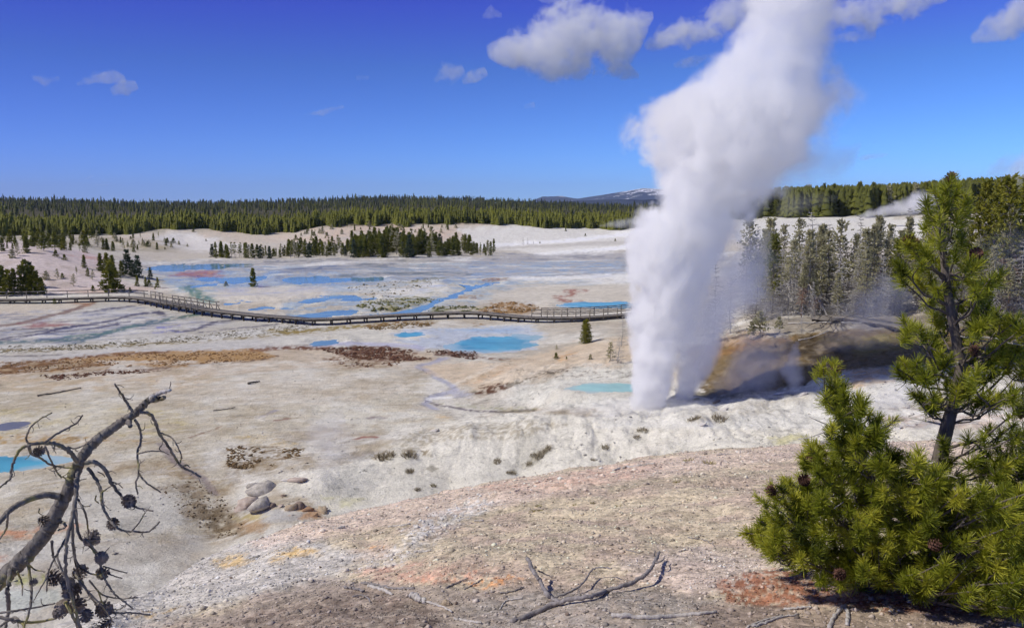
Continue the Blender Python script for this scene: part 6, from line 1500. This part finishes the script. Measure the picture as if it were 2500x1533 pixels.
stick('fallen_branch', Z6, [([(118, 1476), (250, 1425), (370, 1372), (480, 1342), (600, 1320), (700, 1285), (800, 1255), (880, 1215), (930, 1160), (960, 1112), (978, 1072)], 17, 9, .0, .10), ([(392, 1362), (330, 1325), (285, 1245), (245, 1180), (208, 1106)], 14, 11, .02, .16),
      ([(350, 1342), (430, 1312), (510, 1270), (560, 1212), (590, 1170), (640, 1158), (700, 1166)], 7, 4, .03, .10), ([(272, 1180), (300, 1190), (354, 1218)], 5, 3, .10, .02), ([(510, 1310), (508, 1285)], 4, 3, .05, .07), ([(955, 1130), (990, 1120), (1010, 1095)], 6, 3, .09, .10), ([(965, 1105), (950, 1085), (955, 1065)], 5, 3, .10, .13)], 'big grey forked branch lying on the gravel, largest in front', mat=DG)
for zf, pts, a_, b_, lab in [
        (Z6, [(700, 1438), (900, 1450), (1100, 1440), (1310, 1416)], 13, 8, 'long pale stripped stick below the forked branch'), (Z5, [(915, 1250), (1000, 1262), (1100, 1280), (1220, 1280)], 7, 6, 'pale thin stick, uppermost of the group on the dark gravel'),
        (Z5, [(950, 1264), (1040, 1290), (1092, 1316)], 9, 7, 'short grey stick just under the uppermost pale one'), (Z5, [(815, 1275), (870, 1282), (932, 1296)], 7, 6, 'grey stick at the left end of the group on dark gravel'),
        (Z5, [(1208, 1322), (1245, 1342), (1285, 1358)], 16, 11, 'thick broken stick left of the brown stone'), (Z5, [(1290, 1360), (1380, 1385), (1440, 1415)], 6, 5, 'thin bent stick below the brown stone'), (Z5, [(1450, 1455), (1530, 1470), (1612, 1482)], 7, 5, 'pale stick left of the butt of the forked branch'),
        (Z5, [(1400, 1280), (1460, 1252), (1532, 1222)], 4, 3, 'dark thin twig slanting above the brown stone, left of two'), (Z5, [(1512, 1286), (1560, 1262), (1614, 1230)], 4, 3, 'dark thin twig slanting above the brown stone, right of two'),
        (Z5, [(1225, 1068), (1270, 1066), (1317, 1060)], 7, 6, 'short pale stick alone in the middle of the pink gravel'), (Z5, [(1070, 922), (1130, 916), (1197, 905)], 5, 5, 'grey stick on the upper gravel near the whitish patch'), (Z5, [(1570, 888), (1622, 885)], 6, 5, 'very short pale stick on the upper gravel'),
        (Z5, [(775, 930), (812, 925)], 8, 7, 'short pink white chip of wood above the orange stains'), (Z6, [(712, 592), (800, 575), (870, 565), (950, 552)], 7, 5, 'grey knotty stick near the crest of the gravel slope'), (Z6, [(1312, 505), (1350, 500), (1402, 500)], 4, 3, 'thin dark twig at the crest near the grass tufts'),
        (Z6, [(1148, 985), (1240, 1000), (1302, 1032)], 3, 2, 'thin curved dark twig in the middle of the slope'), (Z6, [(785, 1055), (862, 1076)], 3, 2, 'small dark twig above the end of the forked branch'), (Z6, [(1090, 1070), (1130, 1058), (1170, 1056)], 3, 2, 'small dark twig right of the forked branch'),
        (Z6, [(1705, 1402), (1780, 1396), (1862, 1386)], 6, 4, 'pale stick on the rusty needle litter'), (Z6, [(1520, 1505), (1600, 1480), (1680, 1450), (1790, 1432)], 7, 4, 'thin grey stick at the bottom edge below the needle litter'), (Z7, [(565, 1511), (600, 1440), (650, 1395)], 10, 7, 'weathered root stub at the bottom edge before the bush, left one'),
        (Z7, [(655, 1500), (660, 1440), (640, 1400)], 9, 6, 'weathered root stub at the bottom edge before the bush, right one'), (Z7, [(335, 1418), (410, 1410), (476, 1404)], 4, 4, 'thin pale stick left of the root stubs'), (Z7, [(150, 1511), (240, 1470), (330, 1450)], 5, 4, 'grey stick at the bottom edge left of the root stubs'),
        (Z5, [(860, 1330), (910, 1320), (950, 1335), (965, 1360)], 5, 3, 'curved twig on the dark gravel'), (Z5, [(1720, 1312), (1800, 1296), (1860, 1270)], 4, 3, 'dark grey twig left of the forked branch'), (Z5, [(1720, 1400), (1760, 1350), (1850, 1340)], 4, 3, 'arched twig in the litter left of the forked branch'), (Z6, [(760, 1345), (830, 1350), (940, 1340)], 4, 3, 'thin twig right of the middle of the forked branch')]:
    stick('stick', zf, [(pts, a_ * 1.3, b_ * 1.3, 0, .006)], lab, 'stick', mat=DG if 'dark' in lab else None)
DLOG = bark_mat('dark_log', (62, 56, 50), (104, 96, 88), 10)
for zf, pts, a_, b_, lab, mt in [(Z4, [(218, 158), (340, 138), (472, 112)], 4, 3, 'long thin dark log lying on the plain, upper left', DLOG), (Z4, [(1243, 245), (1300, 238), (1372, 227)], 3, 2.5, 'short dark log on the plain, left of the steam veil', DLOG), (Z5, [(252, 86), (290, 78), (322, 74)], 6, 3, 'dark dead clump of wood on the plain', DLOG),
                                 (Z3, [(1100, 908), (1300, 900), (1545, 903)], 4, 4, 'pale fallen trunk along the foot of the half dead wood', DEADWOOD), (Z3, [(1415, 1204), (1480, 1196), (1545, 1186)], 5, 3, 'bleached log on the orange streaked ground behind the bush', DEADWOOD), (Z3, [(1160, 1002), (1240, 985), (1330, 950)], 3, 2, 'grey fallen stem on the edge of the ochre mound', DEADWOOD)]:
    stick('fallen_log', zf, [(pts, a_, b_, .03, .05)], lab, 'log', mt, scale=2.3875 if zf is not Z3 else 2.325, rmin=30)
stick('fallen_tree', Z3, [([(1340, 870), (1370, 885), (1420, 912)], 5, 3, .2, .1), ([(1340, 880), (1300, 925), (1250, 940)], 2.5, 1, .4, .5), ([(1350, 880), (1340, 920), (1290, 950)], 2.5, 1, .5, .4), ([(1370, 885), (1440, 870), (1500, 850)], 2.5, 1, .5, .8), ([(1380, 890), (1450, 890), (1520, 880)], 2.5, 1, .4, .6), ([(1330, 890), (1260, 900), (1200, 930)], 2.5, 1, .3, .4), ([(1390, 900), (1360, 950), (1320, 975)], 2, 1, .3, .2), ([(1350, 870), (1300, 860), (1270, 880)], 2, 1, .5, .5)], 'uprooted dead tree with a fan of dark branches on the ochre mound', 'tree', DLOG, scale=2.325, rmin=40)
p0 = pick(*Z3((1335, 868))[0], 50); rr_ = math.hypot(p0[0], p0[1]); p1 = at_r(*Z3((1220, 684))[0], rr_ + 1.5)
mb = MB(); mb.tube(wiggle(np.array([p0 - [0, 0, .2], (p0 + p1) / 2, p1]), 8, .006) - p0, np.linspace(.085, .05, 8), 7)
lt = mb.build('leaning_trunk', DEADWOOD, None, True, loc=p0); tag(lt, 'bleached bare trunk leaning against the half dead conifers', 'tree')

# ------------------------------------------------------------------ boulders, pebbles, litter, grass
def rock_mat(name, a, b):
    m = NM(name); p = m.coord('Position'); n = m.noise(p, 4.0, 6, .65); n2_ = m.noise(p, 30.0, 4, .6)
    c = m.mix(m.map(n, .3, .7), lin(a), lin(b))
    return m.fin(m.mix(m.map(n2_, .4, .7, 0, .5), c, lin(a)), .92, m.bump(m.math('ADD', n, m.math('MULTIPLY', n2_, .4)), .8, .06))
ROCK = {'grey': rock_mat('grey_rock', (140, 134, 126), (222, 214, 200)), 'pink': rock_mat('pinkish_rock', (158, 138, 124), (216, 202, 188)), 'dark': rock_mat('dark_rock', (104, 88, 76), (168, 150, 134)), 'tan': rock_mat('tan_rock', (160, 140, 112), (196, 180, 156)), 'orange': rock_mat('orange_rock', (146, 108, 78), (188, 158, 124)), 'white': rock_mat('white_rock', (190, 184, 176), (226, 222, 214))}
def rock_mesh(seed, n=14):
    r = np.random.default_rng(seed)
    th = np.linspace(0, math.pi, n // 2 + 1)[1:-1]; ph = np.arange(n) * 2 * math.pi / n
    V = [[0, 0, 1]] + [[math.sin(t) * math.cos(p), math.sin(t) * math.sin(p), math.cos(t)] for t in th for p in ph] + [[0, 0, -1]]
    V = np.array(V)
    pl = r.normal(0, 1, (8, 3)); pl /= np.linalg.norm(pl, axis=1)[:, None]
    dcut = r.uniform(.3, .72, 8)
    s = np.min(np.where(V @ pl.T > .05, dcut[None] / np.maximum(V @ pl.T, .05), 9), axis=1)
    V = V * np.minimum(s, 1.05)[:, None]; V = V / np.abs(V).max(0) * .95 + r.normal(0, .03, V.shape)
    T = []; m_ = len(th)
    T += [(0, 1 + j, 1 + (j + 1) % n) for j in range(n)]
    for i in range(m_ - 1):
        for j in range(n):
            a = 1 + i * n + j; b = 1 + i * n + (j + 1) % n
            T += [(a, a + n, b + n), (a, b + n, b)]
    e = len(V) - 1; T += [(e, 1 + (m_ - 1) * n + (j + 1) % n, 1 + (m_ - 1) * n + j) for j in range(n)]
    return V, np.array(T)
ROCKS = [(Z5, 335, 690, 52, 44, 'grey', 'largest grey boulder leaning on the left end of the white bank'), (Z5, 272, 670, 27, 32, 'grey', 'smaller grey boulder left of the largest one'), (Z5, 238, 785, 46, 34, 'pink', 'pinkish boulder at the foot of the bank, leftmost'), (Z5, 338, 792, 52, 42, 'grey', 'pale cracked boulder low on the bank, between pink and dark stones'),
         (Z5, 385, 802, 24, 16, 'dark', 'reddish dark stone right of the pale cracked boulder'), (Z5, 440, 798, 16, 12, 'pink', 'small pink stone in the middle of the bank foot'), (Z5, 505, 795, 36, 30, 'tan', 'tan boulder beside the dark one above the orange pool'), (Z5, 550, 795, 26, 34, 'dark', 'upright dark boulder above the orange stain'),
         (Z5, 592, 815, 32, 20, 'orange', 'orange stained stone right of the dark boulder'), (Z5, 690, 812, 24, 34, 'tan', 'lumpy tan stone at the right end of the boulders'), (Z5, 456, 738, 14, 11, 'dark', 'small dark stone alone on the white bank'), (Z5, 552, 640, 44, 16, 'pink', 'flat reddish slab high on the white bank'), (Z5, 480, 640, 30, 18, 'white', 'whitish slab left of the flat reddish one'), (Z5, 645, 850, 28, 16, 'orange', 'low orange stone at the edge of the gravel slope'),
         (Z5, 1405, 1362, 48, 30, 'tan', 'brown fist sized stone on the dark gravel'), (Z5, 1462, 1370, 16, 12, 'dark', 'small dark stone right of the brown one'), (Z6, 738, 930, 16, 10, 'dark', 'small grey stone in the middle of the gravel slope'), (Z6, 205, 922, 8, 7, 'dark', 'tiny dark stone on the left of the gravel slope'), (Z6, 1385, 885, 18, 9, 'pink', 'flat pink stone on the right of the slope'), (Z6, 440, 1432, 14, 14, 'dark', 'small stone under the butt of the forked branch'),
         (Z3, 700, 1350, 20, 10, 'dark', 'dark stone at the right lip of the vent'), (Z3, 640, 1352, 26, 12, 'grey', 'grey stone at the lip of the vent'), (Z3, 1180, 1306, 28, 10, 'white', 'pale slab on the crusted rise behind the bush, right one'), (Z3, 1060, 1302, 34, 10, 'white', 'pale slab on the crusted rise behind the bush, left one'), (Z3, 730, 1392, 30, 9, 'white', 'whitish block below the crusted rise'), (Z5, 1340, 358, 36, 10, 'white', 'white crust block on top of the white bank'), (Z6, 1235, 322, 20, 9, 'white', 'white stone below the vent, right of it'), (Z4, 1865, 1156, 10, 8, 'dark', 'dark pebble on the gravel left of the sticks'), (Z4, 1350, 1218, 10, 8, 'dark', 'dark pebble on the grey gravel, left side'), (Z4, 1630, 1172, 12, 6, 'pink', 'reddish pebble on the grey gravel')]
for i, (zf, x_, y_, rx, ry, kd, lab) in enumerate(ROCKS):
    k = {Z5: 2.387, Z6: 2.3875, Z3: 2.325, Z4: 2.3875}[zf]
    px, py = zf((x_, y_ + ry * .55))[0]
    p = pick(px, py); r = math.hypot(p[0], p[1])
    V, T = rock_mesh(i)
    sx_, sz_ = rx / k * r / F * ((1.6 if rx > 40 else 1.25) if r > 20 else 1.1), ry / k * r / F * ((1.5 if rx > 40 else 1.2) if r > 20 else 1.1)
    V = V * ([sx_ * 1.15, (sx_ + sz_) / 2, sz_ * 1.0] if r > 20 else [sx_, (sx_ + sz_) / 2, sz_ * 1.15])
    o = mk('boulder' if rx > 40 or r > 20 else 'stone', V, T, ROCK[kd], loc=p + np.array([0, 0, sz_ * (.08 if r > 20 else .4)]))
    o.rotation_euler = (random.uniform(-.25, .25), random.uniform(-.55, -.1) if r > 20 else random.uniform(-.3, .1), random.uniform(-.5, .5) if r > 20 else random.uniform(0, 6.28))
    tag(o, lab, 'rock')
# pebbles of the gravel slope: uncountable
def octs(P, size, cols, name, mat, squash=.65):
    r = np.random.default_rng(9); n = len(P)
    O = np.array([(1, 0, 0), (0, 1, 0), (-1, 0, 0), (0, -1, 0), (.1, .1, 1), (0, 0, -.6)], float)
    Tf = np.array([(0, 1, 4), (1, 2, 4), (2, 3, 4), (3, 0, 4), (1, 0, 5), (2, 1, 5), (3, 2, 5), (0, 3, 5)])
    an = r.uniform(0, 6.28, n); V = O[None] * r.uniform(.55, 1.25, (n, 6, 3)) * size[:, None, None]
    V[..., 2] *= squash
    x = V[..., 0] * np.cos(an)[:, None] - V[..., 1] * np.sin(an)[:, None]; y = V[..., 0] * np.sin(an)[:, None] + V[..., 1] * np.cos(an)[:, None]
    V = np.stack([x, y, V[..., 2]], -1) + P[:, None]
    o = mk(name, V.reshape(-1, 3), (Tf[None] + np.arange(n)[:, None, None] * 6).reshape(-1, 3), mat)
    at = o.data.attributes.new('mineral', 'FLOAT_COLOR', 'POINT')
    at.data.foreach_set('color', np.c_[np.repeat(cols, 6, 0), np.ones(n * 6)].astype(np.float32).ravel())
    return o
def attr_mat(name, rough=.9):
    m = NM(name); c = m.attr('mineral', 'Color'); n = m.noise(m.coord('Position'), 60, 3)
    return m.fin(m.mix(1.0, c, m.ramp(n, [(.3, .75), (.7, 1.15)]), 'MULTIPLY'), rough)
N = 60000
r_ = np.random.default_rng(31)
az = np.radians(r_.uniform(-30, 36, N)); rr_ = np.exp(r_.uniform(math.log(2.3), math.log(15.2), N))
x, y = rr_ * np.sin(az), rr_ * np.cos(az)
z, oh = ground(x, y)
ok = oh; x, y, z, rr_ = x[ok], y[ok], z[ok], rr_[ok]; n = len(x)
sz = np.clip(r_.lognormal(0, .56, n), .4, 6) * .0044 * np.interp(rr_, [2, 6, 15], [.9, 1.3, 2.6])
# colours follow the ground they lie on
ia = np.clip(np.searchsorted(AZ, np.arctan2(x, y)), 0, len(AZ) - 1); ir = np.clip(np.searchsorted(RR, rr_), 0, len(RR) - 1)
cc = CO[ir, ia] * r_.choice([.45, .7, .9, 1.1, 1.3, 1.6], n, p=[.12, .18, .25, .2, .15, .1])[:, None]
cc = cc * .8 + .2 * cc.mean(1)[:, None]
tag(octs(np.c_[x, y, z + sz * .1], sz, np.clip(cc, .02, .85), 'gravel', attr_mat('gravel_stones')), 'loose gravel strewn over the near slope', 'gravel', kind='stuff')
# stones and crust fragments on the white bank and the plain
N = 9000
az = np.radians(r_.uniform(-34, 34, N)); rr_ = np.exp(r_.uniform(math.log(34), math.log(75), N)); x, y = rr_ * np.sin(az), rr_ * np.cos(az); z, oh = ground(x, y)
dn = fbm(x / 3, y / 3, 201, 4)
ok = (~oh) & (dn > .50) & (z > -.4); x, y, z, rr_ = x[ok], y[ok], z[ok], rr_[ok]; n = len(x)
ia = np.clip(np.searchsorted(AZ, np.arctan2(x, y)), 0, len(AZ) - 1); ir = np.clip(np.searchsorted(RR, rr_), 0, len(RR) - 1)
sz = np.clip(r_.lognormal(0, .6, n), .3, 4) * .035
cc = CO[ir, ia] * r_.choice([.5, .75, .95, 1.1], n)[:, None]
tag(octs(np.c_[x, y, GZ[ir, ia] + sz * .1], sz, np.clip(cc, .02, .85), 'rubble', attr_mat('crust_fragments'), .45), 'small crust fragments scattered over the white ground', 'rubble', kind='stuff')
# tussocks in the brown and ochre bands
def scatter_poly(zf, poly, n, z_noise=None, rmin=30):
    P = np.array(zf(*poly)); out = []
    while len(out) < n:
        px = r_.uniform(P[:, 0].min(), P[:, 0].max(), n); py = r_.uniform(P[:, 1].min(), P[:, 1].max(), n)
        k = inside(px, py, P); out += list(zip(px[k], py[k]))
    return np.array(out[:n])
_gi = None
def on_plane(Q, iters=3):
    """ground points under many photo pixels (gentle ground only)"""
    z = np.zeros(len(Q))
    for _ in range(iters + 3):
        a, b = (Q[:, 0] - 1250) / F, (766.5 - Q[:, 1]) / F
        dy, dz = math.cos(PITCH) + b * math.sin(PITCH), -math.sin(PITCH) + b * math.cos(PITCH)
        t = (z - H) / dz; x, y = a * t, dy * t
        ia = np.clip(np.searchsorted(AZ, np.arctan2(x, y)), 0, len(AZ) - 1); ir = np.clip(np.searchsorted(RR, np.hypot(x, y)), 0, len(RR) - 1)
        z = .5 * z + .5 * GZ[ir, ia]
    return np.c_[x, y, GZ[ir, ia]]
TUS = [(Z5, ((120, 460), (200, 450), (420, 455), (580, 470), (560, 510), (440, 540), (390, 585), (280, 590), (130, 570)), 520, (112, 90, 58), .10), (Z2, ((230, 1100), (440, 1085), (660, 1085), (830, 1110), (860, 1145), (960, 1165), (840, 1180), (600, 1180), (350, 1150)), 900, (96, 62, 42), .13), (Z2, ((250, 1180), (450, 1150), (760, 1170), (760, 1212), (560, 1225), (350, 1215)), 220, (104, 72, 48), .12),
       (Z2, ((930, 1120), (1040, 1112), (1260, 1118), (1310, 1150), (1250, 1172), (1120, 1155)), 300, (88, 58, 42), .12), (Z1, ((0, 1345), (300, 1328), (700, 1295), (1200, 1258), (1900, 1248), (2040, 1300), (1700, 1340), (1000, 1370), (500, 1395), (0, 1430)), 1500, (134, 100, 60), .10), (Z1, ((0, 1220), (700, 1200), (1500, 1130), (2200, 1060), (2464, 1075), (1700, 1165), (800, 1235), (0, 1270)), 1300, (112, 104, 74), .10),
       (Z2, ((480, 815), (560, 775), (700, 757), (960, 765), (1030, 775), (900, 800), (700, 850), (560, 850)), 420, (104, 104, 56), .2), (Z2, ((940, 850), (1000, 815), (1140, 815), (1340, 820), (1350, 830), (1200, 850)), 300, (96, 98, 56), .2), (Z2, ((1290, 850), (1380, 800), (1500, 785), (1690, 815), (1650, 855), (1450, 862)), 420, (136, 104, 60), .2), (Z2, ((500, 960), (760, 925), (980, 930), (960, 950), (600, 975)), 420, (120, 96, 52), .14),
       (Z4, ((930, 700), (1100, 640), (1250, 700), (1400, 830), (1420, 960), (1250, 985), (1050, 850)), 330, (122, 104, 76), .05), (Z1, ((300, 1440), (900, 1400), (1300, 1390), (1250, 1410), (700, 1440), (450, 1480)), 300, (98, 62, 42), .12), (Z2, ((400, 690), (700, 640), (1050, 625), (1050, 650), (700, 760), (500, 800)), 300, (120, 112, 78), .18)]
Ps, Ss, Cs = [], [], []
for zf, poly, n, c, s in TUS:
    Q = scatter_poly(zf, poly, n); W = on_plane(Q)
    keep = fbm(W[:, 0] / 1.6, W[:, 1] / 1.6, 301, 3) > .42
    W = W[keep]
    Ps.append(W); Ss.append(s * np.clip(r_.lognormal(0, .4, len(W)), .4, 2.2)); Cs.append(np.clip(lin(c) * r_.uniform(.6, 1.4, len(W))[:, None], .01, .8))
tag(octs(np.vstack(Ps), np.concatenate(Ss), np.vstack(Cs), 'tussocks', attr_mat('tussock'), .55), 'brown and ochre tussocks along the wet bands of the basin', 'tussocks', kind='stuff')

# rusty needle litter under the bush, and small twigs on the gravel
Q = scatter_poly(Z7, ((20, 1330), (120, 1240), (300, 1190), (700, 1280), (1100, 1330), (1600, 1350), (1600, 1490), (900, 1440), (600, 1420), (250, 1420), (60, 1400)), 9000)
Wl = on_plane(Q); n = len(Wl); kn = fbm(Wl[:, 0] * 5, Wl[:, 1] * 5, 311, 3) > .40; Wl = Wl[kn]; n = len(Wl)
an = r_.uniform(0, 6.28, n); l = r_.uniform(.018, .03, n); dv = np.c_[np.cos(an), np.sin(an), r_.uniform(-.15, .25, n)] * l[:, None]; sd = np.c_[-np.sin(an), np.cos(an), np.zeros(n)] * .0013
Wl[:, 2] += .008
V = np.stack([Wl - dv - sd, Wl - dv + sd, Wl + dv + sd, Wl + dv - sd], 1).reshape(-1, 3)
lt = mk('needle_litter', V, np.arange(4 * n).reshape(-1, 4), attr_mat('dry_needles'))
at = lt.data.attributes.new('mineral', 'FLOAT_COLOR', 'POINT'); cc = lin((168, 88, 48)) * r_.uniform(.4, 1.3, n)[:, None]
at.data.foreach_set('color', np.c_[np.repeat(np.clip(cc, 0, .8), 4, 0), np.ones(4 * n)].astype(np.float32).ravel())
tag(lt, 'rusty dry needles under the bushy pine', 'litter', kind='stuff')
mb = MB()
Q = np.vstack([scatter_poly(Z6, ((-260, 1300), (100, 1240), (700, 1260), (1300, 1280), (1900, 1360), (1900, 1500), (-300, 1500)), 520), scatter_poly(Z5, ((600, 1260), (1300, 1230), (1800, 1250), (1900, 1480), (900, 1480)), 130)])
for p in on_plane(Q):
    an = r_.uniform(0, 6.28); l = r_.uniform(.015, .09); d = np.array([math.cos(an), math.sin(an), 0]) * l
    a, b = p - d, p + d
    a[2], b[2] = gz(a[0], a[1]) + .004, gz(b[0], b[1]) + .006 + r_.uniform(0, .01)
    mb.tube([a, (a + b) / 2 + r_.normal(0, .004, 3), b], [.0022, .002, .001], 4)
tw = mb.build('twig_litter', GREYTW); tag(tw, 'small grey twigs littering the gravel in front', 'litter', kind='stuff')

# grass tufts
GM = NM('dry_grass'); t = GM.attr('tint'); GRASS = GM.fin(GM.ramp(t, [(0, lin((104, 92, 52))), (.5, lin((150, 140, 84))), (1, lin((190, 180, 124)))]), .8)
GM2 = NM('dead_grass'); t = GM2.attr('tint'); GRASS2 = GM2.fin(GM2.ramp(t, [(0, lin((92, 80, 60))), (.5, lin((132, 120, 94))), (1, lin((168, 156, 126)))]), .85)
def tuft(px, py, wpx, label, r_need=0, dens=70, hk=.8):
    p = pick(px, py, r_need); r = math.hypot(p[0], p[1]); w_ = wpx * r / F
    mb = MB()
    for k in range(dens):
        a = random.uniform(0, 6.28); q = random.random() ** .6 * w_ * .5
        b = np.array([math.cos(a) * q, math.sin(a) * q * 1.1, 0]); b[2] = gz(p[0] + b[0], p[1] + b[1]) - p[2] - .005
        l = w_ * hk * random.uniform(.4, 1); o = np.array([math.cos(a) * .6 + random.gauss(0, .35), math.sin(a) * .6 + random.gauss(0, .35), 1.1]); o /= np.linalg.norm(o)
        s = np.cross(o, [random.gauss(0, 1), random.gauss(0, 1), 0]); s = s / (np.linalg.norm(s) + 1e-9) * max(.0016, w_ * .022)
        m_ = b + o * l * .6; e = b + o * l + np.array([o[0], o[1], -.4]) * l * .2
        t_ = random.random()
        mb.add([b - s, b + s, m_ + s * .7, m_ - s * .7, e], [(0, 1, 2), (0, 2, 3), (3, 2, 4)], t_)
    return tag(mb.build('grass_tuft', GRASS2 if r_need else GRASS, None, attr='tint', loc=p), label, 'grass')
for zf, x_, y_, w_, lab in [(Z6, 1145, 538, 66, 'yellow green grass tuft near the crest of the slope, left of two'), (Z6, 1266, 556, 72, 'yellow green grass tuft near the crest of the slope, right of two'), (Z6, 735, 806, 34, 'small green tuft in the middle of the gravel slope'), (Z6, 590, 785, 26, 'small dark tuft left of the middle of the slope'), (Z6, 485, 798, 22, 'tiny brown tuft on the gravel, left of the dark one'),
                            (Z6, 240, 834, 30, 'flat green tuft on the left of the slope'), (Z6, 280, 828, 26, 'thin tuft next to the flat green one'), (Z6, 275, 806, 34, 'wispy dark tuft above the flat green one'), (Z6, 1080, 665, 34, 'thin brown tuft below the crest'), (Z5, 1195, 604, 44, 'dark grass clump in the middle of the white bank'), (Z5, 1704, 546, 44, 'dark grass clump on the upper white bank, right side'),
                            (Z5, 1772, 610, 28, 'grass clump just above the gravel crest, left of two'), (Z5, 1798, 612, 28, 'grass clump just above the gravel crest, right of two'), (Z5, 1240, 708, 32, 'round grass clump low on the white bank'), (Z5, 1332, 686, 30, 'round grass clump right of the low one'), (Z5, 1990, 478, 46, 'top grass clump of the strip running down the bank'), (Z5, 1950, 515, 50, 'middle grass clump of the strip running down the bank'), (Z5, 1910, 510, 32, 'side grass clump of the strip on the bank'), (Z5, 1890, 560, 34, 'lowest grass clump of the strip on the bank'),
                            (Z6, 662, 462, 40, 'brown grass clump on the bank below the vent'), (Z6, 845, 402, 34, 'brown grass clump right below the vent'), (Z6, 592, 534, 26, 'small grass clump at the crest below the vent'), (Z5, 1050, 520, 110, 'wide brown grass patch along the top of the white bank'), (Z5, 1195, 510, 90, 'brown grass patch right of the wide one'), (Z6, 1180, 298, 70, 'brown grass patch on the crusted rise, left one'), (Z6, 1330, 300, 80, 'brown grass patch on the crusted rise, right one'), (Z6, 880, 362, 60, 'flat brown grass patch on the bank under the vent')]:
    px, py = zf((x_, y_))[0]
    far = zf is Z5 and y_ < 720 or (zf is Z6 and y_ < 535)
    tuft(px, py, w_ / 2.3875, lab, 30 if far else 0, 110 if far else 60, .45 if w_ > 58 else .75)

# the air: faint, seen only on the far mountains
hz = MB(); hz.box((0, 6500, 130), (12500, 0, 0), (0, 7700, 0), (0, 0, 240))
m = NM('pale_air'); m.n.remove(m.b)
pv = m.new('ShaderNodeVolumePrincipled'); pv.inputs['Density'].default_value = 4.2e-5; pv.inputs['Color'].default_value = (.56, .70, 1, 1)
m.link(pv.outputs[0], m.out.inputs['Volume'])
m.m.cycles.homogeneous_volume = True
hzo = hz.build('haze', m.m)
bm_ = __import__('bmesh'); b_ = bm_.new(); b_.from_mesh(hzo.data); bm_.ops.recalc_face_normals(b_, faces=b_.faces); b_.to_mesh(hzo.data); b_.free()
tag(hzo, 'faint blue air over the far mountains', 'haze', kind='stuff')
